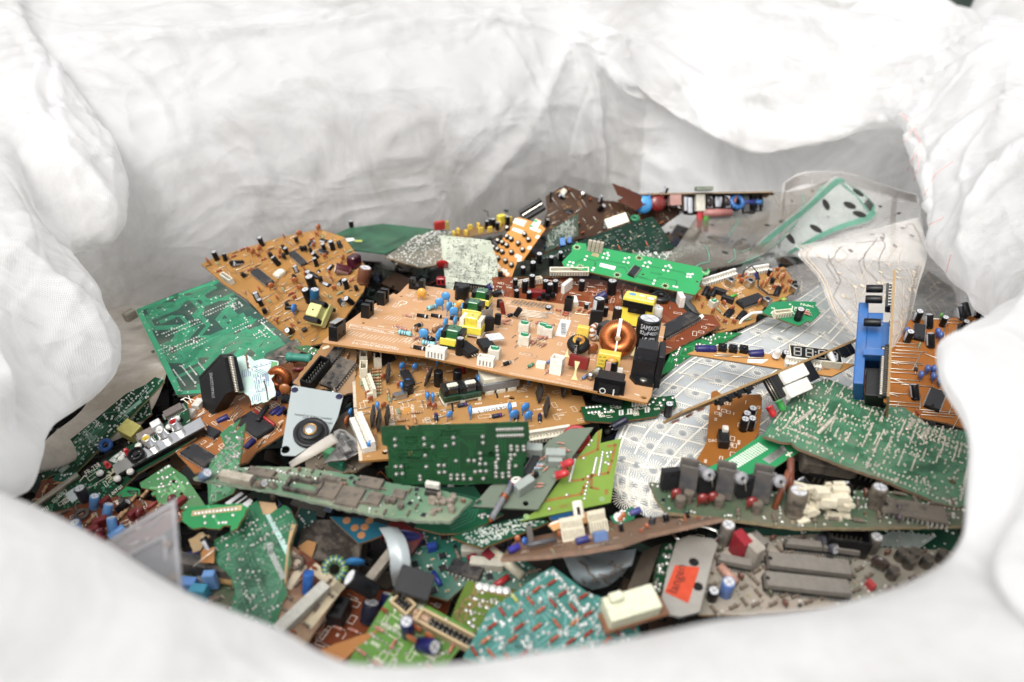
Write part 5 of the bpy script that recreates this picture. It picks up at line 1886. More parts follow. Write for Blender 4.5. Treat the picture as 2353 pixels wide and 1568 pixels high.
e = EdgeBoard('circuit_board', 'board seen on edge like a knife, parts underneath with a red and a green lamp', 'circuit board', 3, (330, 1538), (1372, 1106), 0.47, 0.565, -0.07, 22, pcb('#8f6a34', 0.45, 0.12), flip=True, edge=pl('#a3814e', 0.7, 0.2), seed=26)
e.uv(block(26, 8, 9, '#e0dcd0', 0.8, 'connector', 0.08, 0.4, 8), 0.57, 0.12, label='white many-pin connector')
e.uv(block(24, 6, 9, '#d9d6cc', 0.6, 'component'), 0.55, 0.06, z=10)
e.uv(block(10, 8, 16, '#141416', 0.8, 'component'), 0.48, 0.25)
e.uv(block(12, 8, 14, '#141416', 0.8, 'component'), 0.66, 0.2)
e.uv(led('#d01820', 18, 5), 0.385, 0.12, label='red lamp')
e.uv(led('#2aa040', 17, 5), 0.435, 0.08, label='green lamp')
for u in (0.19, 0.235, 0.285, 0.335):
    e.uv(tact(), u, 0.15)
e.uv(block(9, 7, 7, '#141416'), 0.88, 0.15)
e.uv(block(7, 7, 8, '#141416'), 0.93, 0.15)
e.uv(ecap(5, 8, '#d8d4c8'), 0.82, 0.12)
e.scatter([(R_PINK, 4, 6)])
# ------------------------------------------------------------------ the tan power board on top
M_TAN = pcb('#cb9a6a', 0.36, 0.04, 0.06, 20)
b = Board('power_board', 'big tan power board on top of the heap, with a copper coil and black switch', 'power board', 'd',
          [(22, 690), (130, 600), (440, 375), (470, 350), (600, 275), (760, 185), (840, 135), (880, 150), (920, 120), (945, 95), (1000, 35), (1020, 25), (2206, 186), (2731, 252), (3301, 330), (3975, 484), (3923, 778), (3800, 1330), (3760, 1392), (3700, 1385), (2880, 1205), (2206, 1080), (1200, 860), (40, 705)],
          (0.09, 0.06, 1), 0.05, M_TAN, seed=31, edge=pl('#a8742f', 0.6, 0.08), xaxis=(23, 18), holes=[(3720, 1335, 2.2), (500, 478, 1.3), (935, 172, 1.2), (1240, 156, 1.4)])
P_ = lambda *a, **k: b.put(*a, **k)
Y90 = 90
P_(microswitch(), 200, 640, Y90, label='black limit switch with a steel lever')
P_(interrupter(12, 7, 12), 545, 395, Y90)
P_(interrupter(12, 7, 12), 722, 250, Y90)
P_(interrupter(14, 7, 10), 1115, 85, 0)
P_(disc(9, '#d79a1e', 5, 2.5), 1165, 215, 10, label='yellow disc capacitor')
P_(disc(8.5, '#d79a1e', 4.5, 2.5), 1610, 345, 20)
P_(disc(8.5, '#d79a1e', 4.5, 2), 1555, 400, 70)
for x, y, a in ((1370, 335, 20), (1440, 265, 10), (1480, 385, 70), (1530, 440, 20), (1635, 390, 85), (1435, 575, 80), (1548, 550, 85), (1185, 700, 10), (1365, 720, 60)):
    P_(disc(8, '#3f97d8', 3.2, 4), x, y, a)
P_(disc(8, '#3f97d8', 3.2, 4), 1400, 690, 10)
for x, y, a in ((1290, 325, 60), (1520, 300, 10), (975, 625, 0), (1245, 745, 0)):
    P_(R_CYAN, x, y, a, label='pale blue banded resistor')
for x, y, a in ((1165, 590, 0), (1345, 575, 70)):
    P_(R_BROWN, x, y, a)
b.many(R_PINK[0], [(1010, 410), (905, 535), (960, 565), (1100, 670, 70)], 0)
b.many(diode(9, 3.2), [(1175, 415), (1335, 415), (1140, 785)], 0)
b.many(diode(7, 3.6), [(1130, 525, 70), (1290, 690, 60), (1235, 665, 0), (1545, 445, 0), (1485, 560, 0)])
P_(ecap(13, 14, '#1a1a1c', '#1a1a1c', False), 1628, 205, label='black round choke')
G_ = bump_transformer()
P_(G_, 1850, 290, 0, label='green topped transformer at the back', sc=0.95)
P_(G_, 1760, 420, 0, label='green topped transformer in the middle', sc=0.95)
P_(G_, 1530, 760, 0, label='green topped transformer at the front')
P_(bump_transformer('#d9c416', '#ddd01e', '#d8d2be', 1.0, '#d6d0bc'), 1740, 620, 0, label='yellow topped transformer with white frame', sc=1.05)
P_(comb(30, 7, 5, '#1a1a1c', 12), 1720, 115, 5)
P_(ecap(6, 12), 1960, 165, ry=60)
P_(ecap(7, 10, '#2b2f66', '#8f96c8'), 1880, 110, ry=50)
P_(ecap(6.5, 14), 1600, 840, label='slim black capacitor with white print')
P_(to92('#151517', 9, 5.5, 3), 2035, 530)
P_(to92('#151517', 7, 5, 3), 2055, 335)
P_(to92('#151517', 8, 5, 3), 2225, 425, ry=25)
P_(boxcap(4, 2.5, 12, '#7a2018'), 2110, 380, ry=-15)
P_(to220('#1b1b1d', True, 11, 10, 3), 1915, 600, 40)
P_(block(11, 13, 4, '#1b1b1d', 0.5, 'transistor', 0.05), 1900, 790, 40, z=3, rx=8)
P_(block(13, 9, 1.2, '#c4c6c8', 0.4, 'heat_tab', 0.03, 0.25), 2000, 740, 40, z=7, rx=8)
P_(to220('#1b1b1d', False, 15, 11, 2), 1780, 890, 60, rx=-80, z=3, label='black power transistor lying flat')
b.many(diode(6, 3), [(1965, 455, 60), (2190, 405, 60), (2005, 470, 60), (2145, 960, 60)])
b.many(R_PINK[1], [(2160, 395, 60), (2115, 470, 60), (2150, 465, 60), (2140, 500, 0)])
b.put(res(6, 2.3, '#5f8f6a', ('#2a5a3a', '#8a2a1c'), 2), 1985, 640, 60)
P_(header(5, 8, 7, '#e0dcd2', 2.6), 1335, 870, 0, label='white plug socket')
P_(header(4, 7, 7, '#e0dcd2', 2.6), 1905, 960, 0)
for x, y in ((2340, 580), (2340, 720), (2610, 630), (2000, 880)):
    P_(trimmer(), x, y, 0, label='white trimmer with a green dial')
b.fr = 'e'
P_(trimmer(), 400, 520, 0)
b.occ = b.occ
LB = b.quad([(560, 545), (700, 565), (775, 345), (640, 328)], PAPER, z=0.15, name='barcode_label')
mb = MB()
r_ = random.Random(2)
for k in range(26):
    t0 = 0.25 + 0.5 * k / 26
    p = [b.px(645 + (700 - 560) * 0 + u * (745 - 645), 535 - k * 6.2 + u * 12) for u in (0.0, 0.55 if k % 3 else 0.8)]
    mb.strip(p, r_.choice((0.25, 0.4, 0.6)), DARK, 0.2)
b.part('barcode', mb)
# resistors and links
b.many(R_PINK[0], [(240, 645, 70), (285, 655, 70), (410, 685, 70), (330, 390, 70), (365, 395, 70), (440, 590, 70), (355, 585, 70), (385, 590, 70), (520, 430, 70), (470, 1030, 70)])
b.many(R_RED[1], [(610, 230, 0), (705, 262, 0), (695, 290, 0), (880, 225, 70), (945, 235, 70), (1010, 255, 70)])
b.many(res(6, 2.6, '#6f8fc4', ('#2a3a7a', '#c8b060'), 2), [(485, 905, 70), (945, 1110, 70)])
b.put(res(6.5, 2.8, '#4f8f6a', ('#1f4a30', '#d8d8c8'), 2), 243, 955, 70)
b.many(jumper(26), [(290, 235), (265, 252), (275, 270), (285, 290), (250, 305)], 6)
for i in range(22):
    P_(jumper(8 + (i * 7) % 6), 15 + i * 24, 100 + i * 3.2 + 14 * (i % 2), 78)
for x, y in ((340, 660), (375, 670), (70, 620), (55, 690), (45, 860), (240, 360), (160, 345), (20, 560), (120, 345), (760, 240), (795, 245)):
    P_(jumper(7), x, y, 72)
P_(jumper(16), 930, 275, 5)
P_(header(3, 12, 7, '#17171a', 2.6), 735, 205, 90)
# capacitors and coils of the mains side
big = ecap(19, 29, '#131316', '#131316')
cap = P_(big, 1730, 745, 40, label='tall black mains capacitor with white lettering')
LT = MB()
for t, z, w, h in (('SAMXON', 22.3, 16.5, 3.9), ('82\u00b5F400V', 17.2, 16.5, 3.9), ('LP (M)', 13.2, 10, 2.9), ('85\u00b0C  \u2297-NEG', 9.4, 14.5, 2.4), ('SAMXON', 2.4, 16.5, 3.9)):
    vs_, fs_, asp = text_verts(t)
    out = []
    for x, y in vs_:
        a = math.radians(-118) + (x - 0.5) * w / 9.55
        out.append((9.56 * math.cos(a), 9.56 * math.sin(a), z + y * h / asp))
    LT.add(out, fs_, pl('#c9cdd2', 0.5, 0))
o_ = link('lettering', LT.mesh('lettering'), cap)
o_.rotation_euler = (0, 0, math.radians(0))
yb, ys, yk = MB(), MB(), MB()
yb.rbox(0, 0, 2, 27, 17, 25, mat('#e0cc10', 0.3, 0, 0.03, 0.06, 200, coat=0.3), 1.2)
yk.box(0, -9.2, 18, 26, 1.6, 6, BLACK)
yk.box(0, -9.6, 14.5, 15, 2.4, 6.5, BLACK)
yk.box(0, 0, 0, 24, 15, 2, BLACK)
ys.lathe([(3.2, 0), (0.01, 0)], 18, pl('#5aa8d8', 0.4, 0), T3(-7, 1, 27.1), smooth=False)
ys.lathe([(4.0, 0), (3.4, 0)], 20, pl('#c83a28', 0.4, 0), T3(9, -1, 27.12), smooth=False)
ys.lathe([(3.4, 0), (0.01, 0)], 20, pl('#e8e2d6', 0.4, 0), T3(9, -1, 27.12), smooth=False)
ys.lathe([(2.6, 0), (0.01, 0)], 18, pl('#e0ded2', 0.4, 0), T3(1, 2, 27.1), smooth=False)
P_([('transformer', yb.mesh('transformer')), ('core', yk.mesh('core')), ('sticker', ys.mesh('sticker'))], 1620, 400, -6, label='bright yellow transformer block with round stickers')
P_(ecap(10, 20, '#17171a', '#b0b4b8'), 1110, 330, 140)
P_(ecap(8.5, 15, '#2a1d1a', '#4a3a34'), 1365, 385)
P_(ecap(5, 9), 1215, 290)
P_(ecap(8, 12, '#dcdcd8', '#dcdcd8'), 1895, 330, 0)
P_(block(11, 2.6, 16, '#18181a', 0.6, 'heat_sink'), 1085, 440, 18, label='black heat sink plate with a screw')
P_(block(14, 6, 15, '#202024', 0.8, 'capacitor', 0.05, 0.3), 1190, 590, 65)
P_(boxcap(10, 6, 12, '#d9bd3c'), 915, 600, 0)
P_(toroid(5, 2.6, '#c8c0b0', 75, 10, ('#d8d4c8', '#a8643a')), 1080, 600, 60)
ct, cs = MB(), MB()
Mt = T3(0, 0, 15.5) @ RX(68)
ct.torus(8.6, 6.4, COPPER, Mt, 108, 12, 0.055, [mat('#b4683a', 0.22, 0.75, 0.03, 0.15, 700), mat('#8a4a24', 0.25, 0.75, 0.03, 0.15, 700)])
cs.box(0, 8.6, -6.7, 2.6, 14.0, 13.4, pl('#d8d4c6', 0.4, 0.04), Mt)
cs.box(0, -9.0, -6.7, 1.4, 14.2, 13.4, pl('#d8d4c6', 0.4, 0.04), Mt)
P_([('coil', ct.mesh('coil')), ('coil_clip', cs.mesh('coil_clip'))], 1350, 810, 0, label='large copper coil with a white clip')
bt, bp_, bw = MB(), MB(), MB()
Mb = T3(0, 0, 9.5) @ RX(25)
bt.torus(4.8, 4.2, BLACK, Mb, 40, 10, 0.03, [pl('#141416', 0.5, 0.08), pl('#1c1c1e', 0.5, 0.08)])
bw.torus(3.6, 2.4, COPPER, T3(0, 0.5, 12) @ RX(25), 36, 8, 0.08, [mat('#a8682c', 0.3, 0.6, 0.03, 0.1, 500), pl('#d2a92a', 0.4, 0.04)])
bp_.rbox(0, -9.2, 0.5, 3.2, 2.2, 17, pl('#19191b', 0.4, 0.06), 0.5)
co = P_([('coil', bt.mesh('coil')), ('winding', bw.mesh('winding')), ('end_plate', bp_.mesh('end_plate'))], 850, 800, 0, label='black sleeved coil')
tw = MB()
text_on(tw, 'WW-1', 9, pl('#c9c6bc', 0.5, 0), T3(0.6, -10.36, 4) @ RX(90) @ RZ(90))
link('lettering', tw.mesh('lettering'), co)
P_(disc(9, '#9a5424', 4, 1), 1050, 790, 30)
xc, xt = MB(), MB()
xc.rbox(0, 0, 0.3, 17, 8, 15, mat('#dcc020', 0.3, 0, 0.03, 0.05, 200, coat=0.2), 0.8)
for i, t in enumerate(('\u03b1\u25a0 .47', 'CARLI', '250V-', '\u211eU\u2297')):
    t = ('@ .47', 'CARLI', '250V-', 'RU SE')[i]
    text_on(xt, t, 5.6, DARK, T3(-7.8, -4.06, 11.2 - i * 2.9) @ RX(90), 1.7)
P_([('capacitor', xc.mesh('capacitor')), ('lettering', xt.mesh('lettering'))], 1250, 1000, 0, label='square yellow film capacitor with black print')
mv = MB()
mv.rbox(0, 0, 0.5, 9.5, 7, 11, BLACK, 1.6)
mv.ell((0, 0, 11), 4.4, 3.2, 3.0, mat('#cf921c', 0.25, 0, 0.04, 0.1, 200, coat=0.4))
P_([('varistor', mv.mesh('varistor'))], 1285, 1045, 0)
P_(block(4, 2, 9, '#c09a90', 0.5, 'terminal'), 1245, 1060, 0, z=2)
P_(block(4, 2, 6, '#d2cec2', 0.5, 'terminal'), 1405, 1075, 0, z=1)
P_(boxcap(15, 5, 9, '#8a2018'), 855, 1010, -12, rx=-14, z=3, label='brick red film capacitor')
gl = MB()
gl.prism([(-2.6, 0), (2.6, 0), (0.7, 4), (0.6, 8), (2.0, 14), (-1.8, 14), (-0.7, 8), (-0.8, 4)], -0.4, 0.4, pl('#d6c98c', 0.5, 0.05), RX(75))
P_([('glue_strip', gl.mesh('glue_strip'))], 815, 1130, 0, z=0.4)
gl = MB()
gl.prism([(-2.2, 0), (2.4, 0), (0.5, 3), (0.2, 6), (-0.6, 6), (-0.8, 3)], -0.4, 0.4, pl('#d6c98c', 0.5, 0.05), RX(70))
P_([('glue_strip', gl.mesh('glue_strip'))], 715, 830, 0, z=0.4)
P_([('glue_strip', gl.mesh('glue_strip'))], 1590, 880, 20, z=5, sc=1.4)
fz = MB()
fz.lathe([(0.1, -8), (2.7, -8), (2.7, -4.5), (2.4, -4.4), (2.4, 4.4), (2.7, 4.5), (2.7, 8), (0.1, 8)], 12, [STEEL, STEEL, STEEL, pl('#a8a494', 0.15, 0.03), STEEL, STEEL, STEEL], T3(0, 0, 3.6) @ RY(90))
P_([('fuse', fz.mesh('fuse'))], 1072, 1090, 68)
P_(R_TAN[0], 950, 880, 60)
vh = header(2, 13, 9, '#ddd9cf', 3.4)
P_(vh, 580, 1030, 82, label='tall open white socket')
P_(block(7, 6, 4.4, '#ddd8c4', 0.5, 'optocoupler', 0.04), 375, 960, 0)
# rocker switch at the edge
rk, rr, rt = MB(), MB(), MB()
rk.rbox(0, 2, -7, 19.5, 14, 17, pl('#1b1b1e', 0.4, 0.05), 0.8)
rk.box(0, -6, -8.5, 22, 2.6, 19.5, pl('#141416', 0.35, 0.05))
rr.prism([(-2.2, -6), (-2.2, 6.5), (-0.2, 6.5), (1.6, 0), (0.2, -6)], -7.6, 7.6, pl('#101012', 0.25, 0.03), T3(0, -7.4, 1) @ RZ(0) @ Matrix(((0, 0, 1, 0), (-1, 0, 0, 0), (0, 1, 0, 0), (0, 0, 0, 1))))
rt.lathe([(2.3, 0), (1.7, 0)], 18, WHITE, T3(-4.2, -9.9, 2.5) @ RX(90), smooth=False)
rt.box(3.6, -9.6, 0, 0.8, 0.12, 5, WHITE)
P_([('rocker_switch', rk.mesh('rocker_switch')), ('rocker', rr.mesh('rocker')), ('switch_marks', rt.mesh('switch_marks'))], 1275, 1240, 0, label='black rocker switch marked 0 and 1')
# mains inlet
ib, iff, isc = MB(), MB(), MB()
ib.box(-2, 1, 0.2, 17, 21, 15, pl('#1d1d20', 0.42, 0.1))
ib.box(-1, 3, 15.2, 15, 17, 9, pl('#2a2a2e', 0.45, 0.12), top=0.98)
iff.rbox(9.5, 2, -3, 5, 29, 26, pl('#18181b', 0.45, 0.1), 1.2)
iff.prism([(-11, -10), (-6, -19), (7, -19), (7, -9.5), (-11, -9.5)], -0.5, 2.6, pl('#1a1a1d', 0.45, 0.12))
isc.lathe([(2.9, 2.6), (2.9, 3.4), (2.3, 3.9), (0.01, 4.0)], 16, mat('#a8a49a', 0.35, 0.9, 0.15, 0.1, 300))
isc_o = [('mains_inlet', ib.mesh('mains_inlet')), ('flange', iff.mesh('flange')), ('screw', isc.mesh('screw'))]
inl = P_(isc_o, 1740, 1060, 0, label='black mains inlet block with a screwed foot')
for c in inl.children:
    if c.name.startswith('screw'):
        c.location = (-0.0005, -0.0145, 0)
b.line([(1912, 548), (1985, 565)], 1.0, name='printed_line')
b.line([(1620, 1310), (1660, 1325)], 1.2, name='printed_line')
# lettering and printed lines
b.fr = 'd'
b.text('MONTBLANC-V2', (905, 770), (375, 695), h=3.4)
b.text('SUNKOREA ELECTRONICS', (885, 755), (400, 668), h=2.0)
b.text('HIGH VOLTAGE', (760, 590), (350, 495), h=2.6)
b.text('WARNING!', (745, 570), (500, 520), h=2.6)
b.line([(330, 535), (855, 608), (870, 570), (350, 490), (330, 535)], 0.4)
AMB = mat('#c98a1e', 0.45, 0, 0.05)
for pts in ([(280, 650), (290, 610), (345, 562)], [(690, 388), (880, 352)], [(735, 488), (850, 502), (950, 485)], [(1060, 450), (1640, 520)], [(870, 585), (1380, 655)], [(900, 740), (1060, 775)]):
    b.line(pts, 1.1, AMB, name='bare_track')
b.text('CAUTION! FOR CONTINUED PROTECTION AGAINST FIRE HAZARD', (1035, 1240), (-30, 1030), fr='e', h=1.6)
b.text('REPLACE ONLY WITH SAME TYPE', (1075, 1232), (600, 1105), fr='e', h=1.4)
PEN = mat('#8a7f78', 0.6, 0, 0)
b.line([(130, 770), (180, 755), (260, 780), (270, 810), (220, 800), (180, 775)], 0.35, PEN, 'e', name='pen_mark')
b.line([(260, 830), (300, 850), (330, 800), (330, 840), (370, 860), (410, 870)], 0.35, PEN, 'e', name='pen_mark')
mb = MB()
for cx, cy in ((400, 600), (570, 635), (785, 665), (1000, 690), (835, 425)):
    x0, y0 = b.px(cx, cy)
    for k in range(5):
        mb.strip([(x0 - 6 + k * 2.8, y0 - 4), (x0 - 4.5 + k * 2.8, y0 + 4)], 0.35, LEGEND)
b.part('printed_legend', mb)
b.legend(150, region=[(400, 380), (1000, 60), (3800, 500), (3600, 1200), (1200, 820)], w=0.4)
b.line([(905, 240), (940, 222), (1000, 235), (985, 258), (930, 265), (912, 285)], 1.0)

# ------------------------------------------------------------------ second tan board underneath
M_TAN2 = pcb('#b58549', 0.38, 0.08, 0.08, 22)
b = Board('circuit_board', 'wide tan board with blue disc capacitors and a white number strip, below the top board', 'circuit board', 5,
          [(205, -40), (700, -60), (1700, 130), (1712, 250), (1785, 258), (1845, 430), (1428, 515), (460, 685), (265, 700), (240, 340)], (0.05, -0.04, 1), 0.012, M_TAN2, seed=32, edge=pl('#a8742f', 0.6, 0.1), xaxis=(8, 6),
          holes=[(1307, 270, 2.2), (1780, 362, 1.6), (1800, 416, 1.4), (602, 470, 2.4), (443, 642, 2.0)])
b.line([(222, 0), (240, 340), (278, 690)], 2.2, pl('#cbbba4', 0.5), name='printed_line')
b.put(comb(36, 8, 9, '#dcd8cc', 9), 290, 535, b.dirn((240, 420), (335, 640)), label='long white plug socket')
b.put(comb(22, 8, 7, '#d2cbb4', 5), 335, 220, b.dirn((300, 130), (345, 260)))
b.put(header(4, 9, 6, '#d2cbb4'), 300, 110, 80)
b.put(header(4, 9, 6, '#d2cbb4'), 300, 30, 80)
b.put(header(3, 9, 6, '#d2cbb4'), 395, 45, 80)
b.put(dip(14, 7), 595, 150, b.dirn((570, 90), (615, 180)), label='black chip')
b.put(to220('#1d1d1f', False, 18, 14, 1), 470, 40, 30, rx=-50)
KT = bump_transformer('#222225', '#0c4a2c', '#1b1b1d', 0.85, '#d6d0ba')
tr1 = b.put(KT, 895, 290, 5, label='small black transformer with a green band, first of two')
tr2 = b.put(KT, 1015, 270, 5, label='small black transformer with a green band, second of two')
for t_ in (tr1, tr2):
    tm_ = MB()
    text_on(tm_, 'OL03', 9, pl('#101210', 0.5, 0), T3(-4.5, -6.25, 4.6) @ RX(90), 2.6)
    tm_.rbox(0, -1.5, 14.6, 8, 4, 1.2, pl('#d6d0ba'), 0.8)
    link('lettering', tm_.mesh('lettering'), t_)
gt, gf, gb = MB(), MB(), MB()
gt.rbox(0, 0, 3, 30, 18, 6, mat('#8a8e92', 0.45, 0.3, 0.15, 0.1, 200), 0.8)
gf.rbox(0, 0, 9.05, 27, 15, 4, pl('#d0cab4', 0.45), 1.0)
for x in (-9, 0, 9):
    gb.rbox(x, -2, 0, 7, 15, 3, pl('#d0cab4', 0.45), 0.6)
b.put([('transformer', gt.mesh('transformer')), ('bobbin', gf.mesh('bobbin')), ('foot', gb.mesh('foot'))], 1205, 190, 3, label='grey and cream transformer under the top board')
for x, y, a in ((1020, 405, 80), (1288, 385, 80), (1395, 385, 15), (1415, 440, 15), (1318, 432, 10), (882, 425, 20), (730, 295, 85), (767, 300, 85), (557, 225, 85), (648, 95, 20), (560, 90, 20), (392, 362, 85), (345, 630, 20), (797, 60, 80), (1075, 195, 85), (598, 205, 20), (1420, 170, 60)):
    b.put(disc(7.5 if x > 1000 else 5.5, '#2f86d0', 3.2, 3), x, y, a)
b.put(crystal(), 545, 270, 5)
b.put(ecap(8, 9, '#232325', '#232325', False), 602, 232)
b.many(ecap(7, 13, '#19191b', '#2a2a2c', False), [(806, 185), (935, 180)])
b.put(ecap(5, 12, '#a81c1c', '#a81c1c', False), 968, 100)
for x, y, a in ((347, 455, 85), (387, 485, 85), (445, 455, 85), (1475, 290, 80), (1522, 390, 75), (1640, 255, 75), (450, 160, 85), (725, 180, 60)):
    b.put(blade(12, 11), x, y, a)
for i in range(9):
    b.put(R_TAN[i % 3], 378, 85 + i * 21, 0)
b.many(diode(7, 3, '#1c2a48', '#8a3a8a'), [(968, 330, 5), (1205, 403, 5), (1340, 400, 70), (1495, 415, 70), (790, 412, 80), (1330, 405, 75)])
b.many(DC_OR[1], [(325, 265), (345, 300), (780, 350), (745, 340), (540, 200), (435, 345), (430, 150)], 20)
for x, y, a in ((300, 345, 5), (300, 385, 5), (650, 205, 20), (620, 290, 5), (560, 305, 5), (855, 355, 5), (740, 425, 5), (560, 120, 5), (690, 45, 5), (760, 130, 5), (470, 130, 5), (840, 400, 5), (405, 400, 85), (385, 560, 85), (640, 180, 10), (700, 320, 85), (810, 405, 5)):
    b.put(J_S[int(x) % 3], x, y, a)
b.scatter([(R_TAN, 4.5, 34), (J_S, 4.5, 12), (R_PINK, 4, 10)], region=[(230, 0), (1000, 20), (860, 420), (450, 600), (280, 660)])
b.legend(140, w=0.28)
b.quad([(1014, 345), (1335, 298), (1340, 330), (1018, 382)], PAPER, name='number_strip')
b.text('6043020 1', (1290, 318), (1075, 358), DARK, h=3.6)
b.text('RG5-2025', (508, 455), (494, 325), h=3.4)
b.text('RH1-0508', (545, 425), (535, 345), h=2.6)
b.text('220/240V', (650, 405), (640, 315), h=2.6)
b.quad([(560, 335), (625, 335), (622, 385), (560, 380)], mat('#c98a2e', 0.4, 0, 0.1), name='printed_patch', z=0.05)
b.text('05*', (570, 355), (568, 325), h=2.4)
b.line([(1080, 240), (1190, 280), (1330, 295), (1580, 250)], 0.9, AMB, name='bare_track')
b.line([(895, 290), (905, 360)], 1.4, HOLE, name='slot')
b.line([(1200, 225), (1208, 268)], 1.4, HOLE, name='slot')

# dark green board standing in front of it
b = Board('circuit_board', 'dark green board propped upright, solder side out, in front of the wide tan board', 'circuit board', 5,
          [(412, 465), (575, 455), (590, 485), (610, 485), (622, 458), (1418, 430), (1428, 560), (1408, 570), (1400, 710), (1385, 720), (1390, 850), (510, 865), (490, 820), (455, 810), (443, 740), (470, 735), (455, 600), (425, 590)],
          (0.02, -1.0, 0.55), 0.062, pcb('#0a3f1c', 0.34, 0.04, 0.12), seed=33, edge=pl('#7a7a52', 0.7), holes=[(621, 660, 2.4), (1166, 660, 2.2)], torn=0.15, xaxis=(11, 10))
pts = [(510, 553), (514, 597), (708, 547), (711, 590), (908, 541), (910, 583), (1108, 535), (1110, 577), (768, 604), (855, 598), (716, 663), (926, 700), (1011, 697), (1050, 698), (1090, 648), (1093, 686), (516, 739), (553, 739), (521, 790), (561, 787), (724, 740), (808, 730), (845, 730), (811, 779), (848, 777), (680, 805), (683, 828), (892, 797), (892, 822), (935, 797), (935, 822), (976, 797), (978, 822), (1056, 774), (1092, 770), (1131, 770), (1088, 720), (1127, 720), (1026, 822), (1112, 820)]
pts += [(1208 + 18.5 * i, 487 - 0.6 * i) for i in range(10)] + [(1212 + 18.5 * i, 529 - 0.5 * i) for i in range(10)]
pts += [(1204, 605), (1206, 628), (1300, 600), (1302, 622), (1342, 603), (1344, 626), (1385, 602), (1387, 624), (1209, 661), (1213, 687), (1298, 660), (1326, 658), (1300, 686), (1197, 710), (1199, 733), (1201, 748), (1287, 706), (1288, 730), (1287, 748), (1332, 734), (1197, 780), (1199, 806), (1242, 787), (1244, 810), (1285, 780), (1287, 804)]
b.joints(pts, 1.5, 1.5, mat('#9a9a94', 0.3, 0.6, 0.15, 0.1, 400))
b.traces(46, mat('#0f5026', 0.34, 0, 0.04, spec=0.16), 1.0, (2, 6), 2.0, (10, 40))

# grey board with red lamps, lime board
b = Board('circuit_board', 'lime green solder-side board with orange tracks, beside the grey board with red lamps', 'circuit board', 5,
          [(1358, 1112), (1480, 1032), (1780, 640), (1880, 505), (1920, 480), (1908, 578), (2052, 545), (2010, 760), (1980, 982)], (0.14, -0.32, 1), 0.030, pcb('#7c9c36', 0.3, 0.03, 0.1), seed=34, edge=pl('#4f7a14', 0.5), xaxis=(0, 8))
OT = mat('#a8782a', 0.35, 0.2, 0.03)
for p in ([(1540, 970), (1775, 925), (1795, 880), (1850, 800), (1960, 780), (1985, 700), (2010, 590), (1960, 600)], [(1720, 835), (1790, 825), (1850, 795)], [(1760, 680), (1890, 620), (1900, 500)], [(1850, 800), (1845, 880), (1890, 890)], [(1700, 760), (1700, 700)]):
    b.line(p, 1.8, OT, name='copper_traces')
b.joints([(1735 - 4 * i, 690 + 16 * i) for i in range(10)] + [(1882 - 3 * i, 680 + 14 * i) for i in range(8)] + [(1925 - 3 * i, 640 + 17 * i) for i in range(10)] + [(1825, 805), (1822, 845), (1815, 870), (1810, 900), (1803, 925), (1800, 955), (1955, 645), (1980, 640), (1960, 670), (1945, 710), (1965, 720), (1795, 680), (1680, 930), (1560, 1025), (1742, 985), (1830, 590), (1850, 560)], 1.2, 0.9)
b.joints([(1405, 1078), (1920, 958)], 2.0, 0.12, mat('#86a86a', 0.4), name='pads')
b.text('1-868-1177', (1700, 985), (1545, 1018), OT, h=2.6)
b.quad([(1935, 895), (1960, 890), (1962, 925), (1938, 930)], OT, name='copper_pad', z=0.08)

b = Board('circuit_board', 'dull grey-green board with two red lamps and a cut grey cable', 'circuit board', 5,
          [(1035, 1010), (1160, 868), (1380, 760), (1560, 560), (1700, 480), (1860, 470), (1770, 596), (1640, 780), (1482, 1030)], (0.0, -0.30, 1), 0.038, pcb('#74806f', 0.35, 0.06, 0.08), seed=35, k=0.7, edge=pl('#59644f', 0.5), holes=[(1078, 978, 2.0), (1400, 988, 1.8)], xaxis=(0, 8))
for x, y, a, z in ((1620, 765, 20, 0), (1580, 828, 10, 0)):
    b.put(led('#cf1220', 3, 7.5), x, y, a, ry=75, z=5, label='red lamp')
b.put(dip(20, 7, '#232326', 0.05), 1435, 745, b.dirn((1410, 790), (1465, 700)))
gc = mat('#9aa39c', 0.2, 0, 0.03, 0.06, 200, coat=0.3)
cb = MB()
cb.rbox(0, 0, 0.3, 18, 8, 12, gc, 0.8)
bcx = [('capacitor', cb.mesh('capacitor'))]
b.put(bcx, 1390, 895, b.dirn((1350, 910), (1440, 850)))
b.put(bcx, 1600, 690, 0)
b.put(bcx, 1600, 725, 0, sc=0.7)
b.put(bcx, 1445, 655, 0, label='darker grey capacitor')
b.put(to92(), 1470, 815, 30)
b.many(R_PINK[0], [(1490, 690, 50), (1520, 685, 50), (1535, 760, 50), (1495, 740, 10), (1500, 860, 5), (1490, 880, 5), (1640, 585, -10), (1680, 635, 0), (1430, 800, 30), (1650, 620, 0)])
b.many(res(7, 2.8, '#a9c0cc', ('#2a4a8a', '#1f1f2a', '#b03a2a', '#2a6a5a'), 2), [(1480, 755), (1500, 730)], 5)
cb = MB()
cb.tube([(-16, 0, 6), (0, 0, 5), (14, 0, 3), (22, 0, 2)], 2.8, pl('#7d7f84', 0.5), 9)
cb.lathe([(1.6, 0), (1.6, 3)], 8, COPPER, T3(22, 0, 2) @ RY(90))
o_ = b.put([('cable', cb.mesh('cable'))], 1250, 970, b.dirn((1295, 890), (1195, 1050)), label='cut grey cable')
for c_, r_, dz in (('#d8d6cc', 4, 8), ('#23408a', 6.5, 6), ('#a01c1c', 5.2, 7), ('#d8d6cc', 2.5, 9)):
    cb = MB()
    cb.torus(r_, 0.8, pl(c_, 0.4, 0.03), T3(-19, 2, dz) @ RX(20) @ RY(-15), 20, 6)
    link('wire', cb.mesh('wire'), o_)
cb = MB()
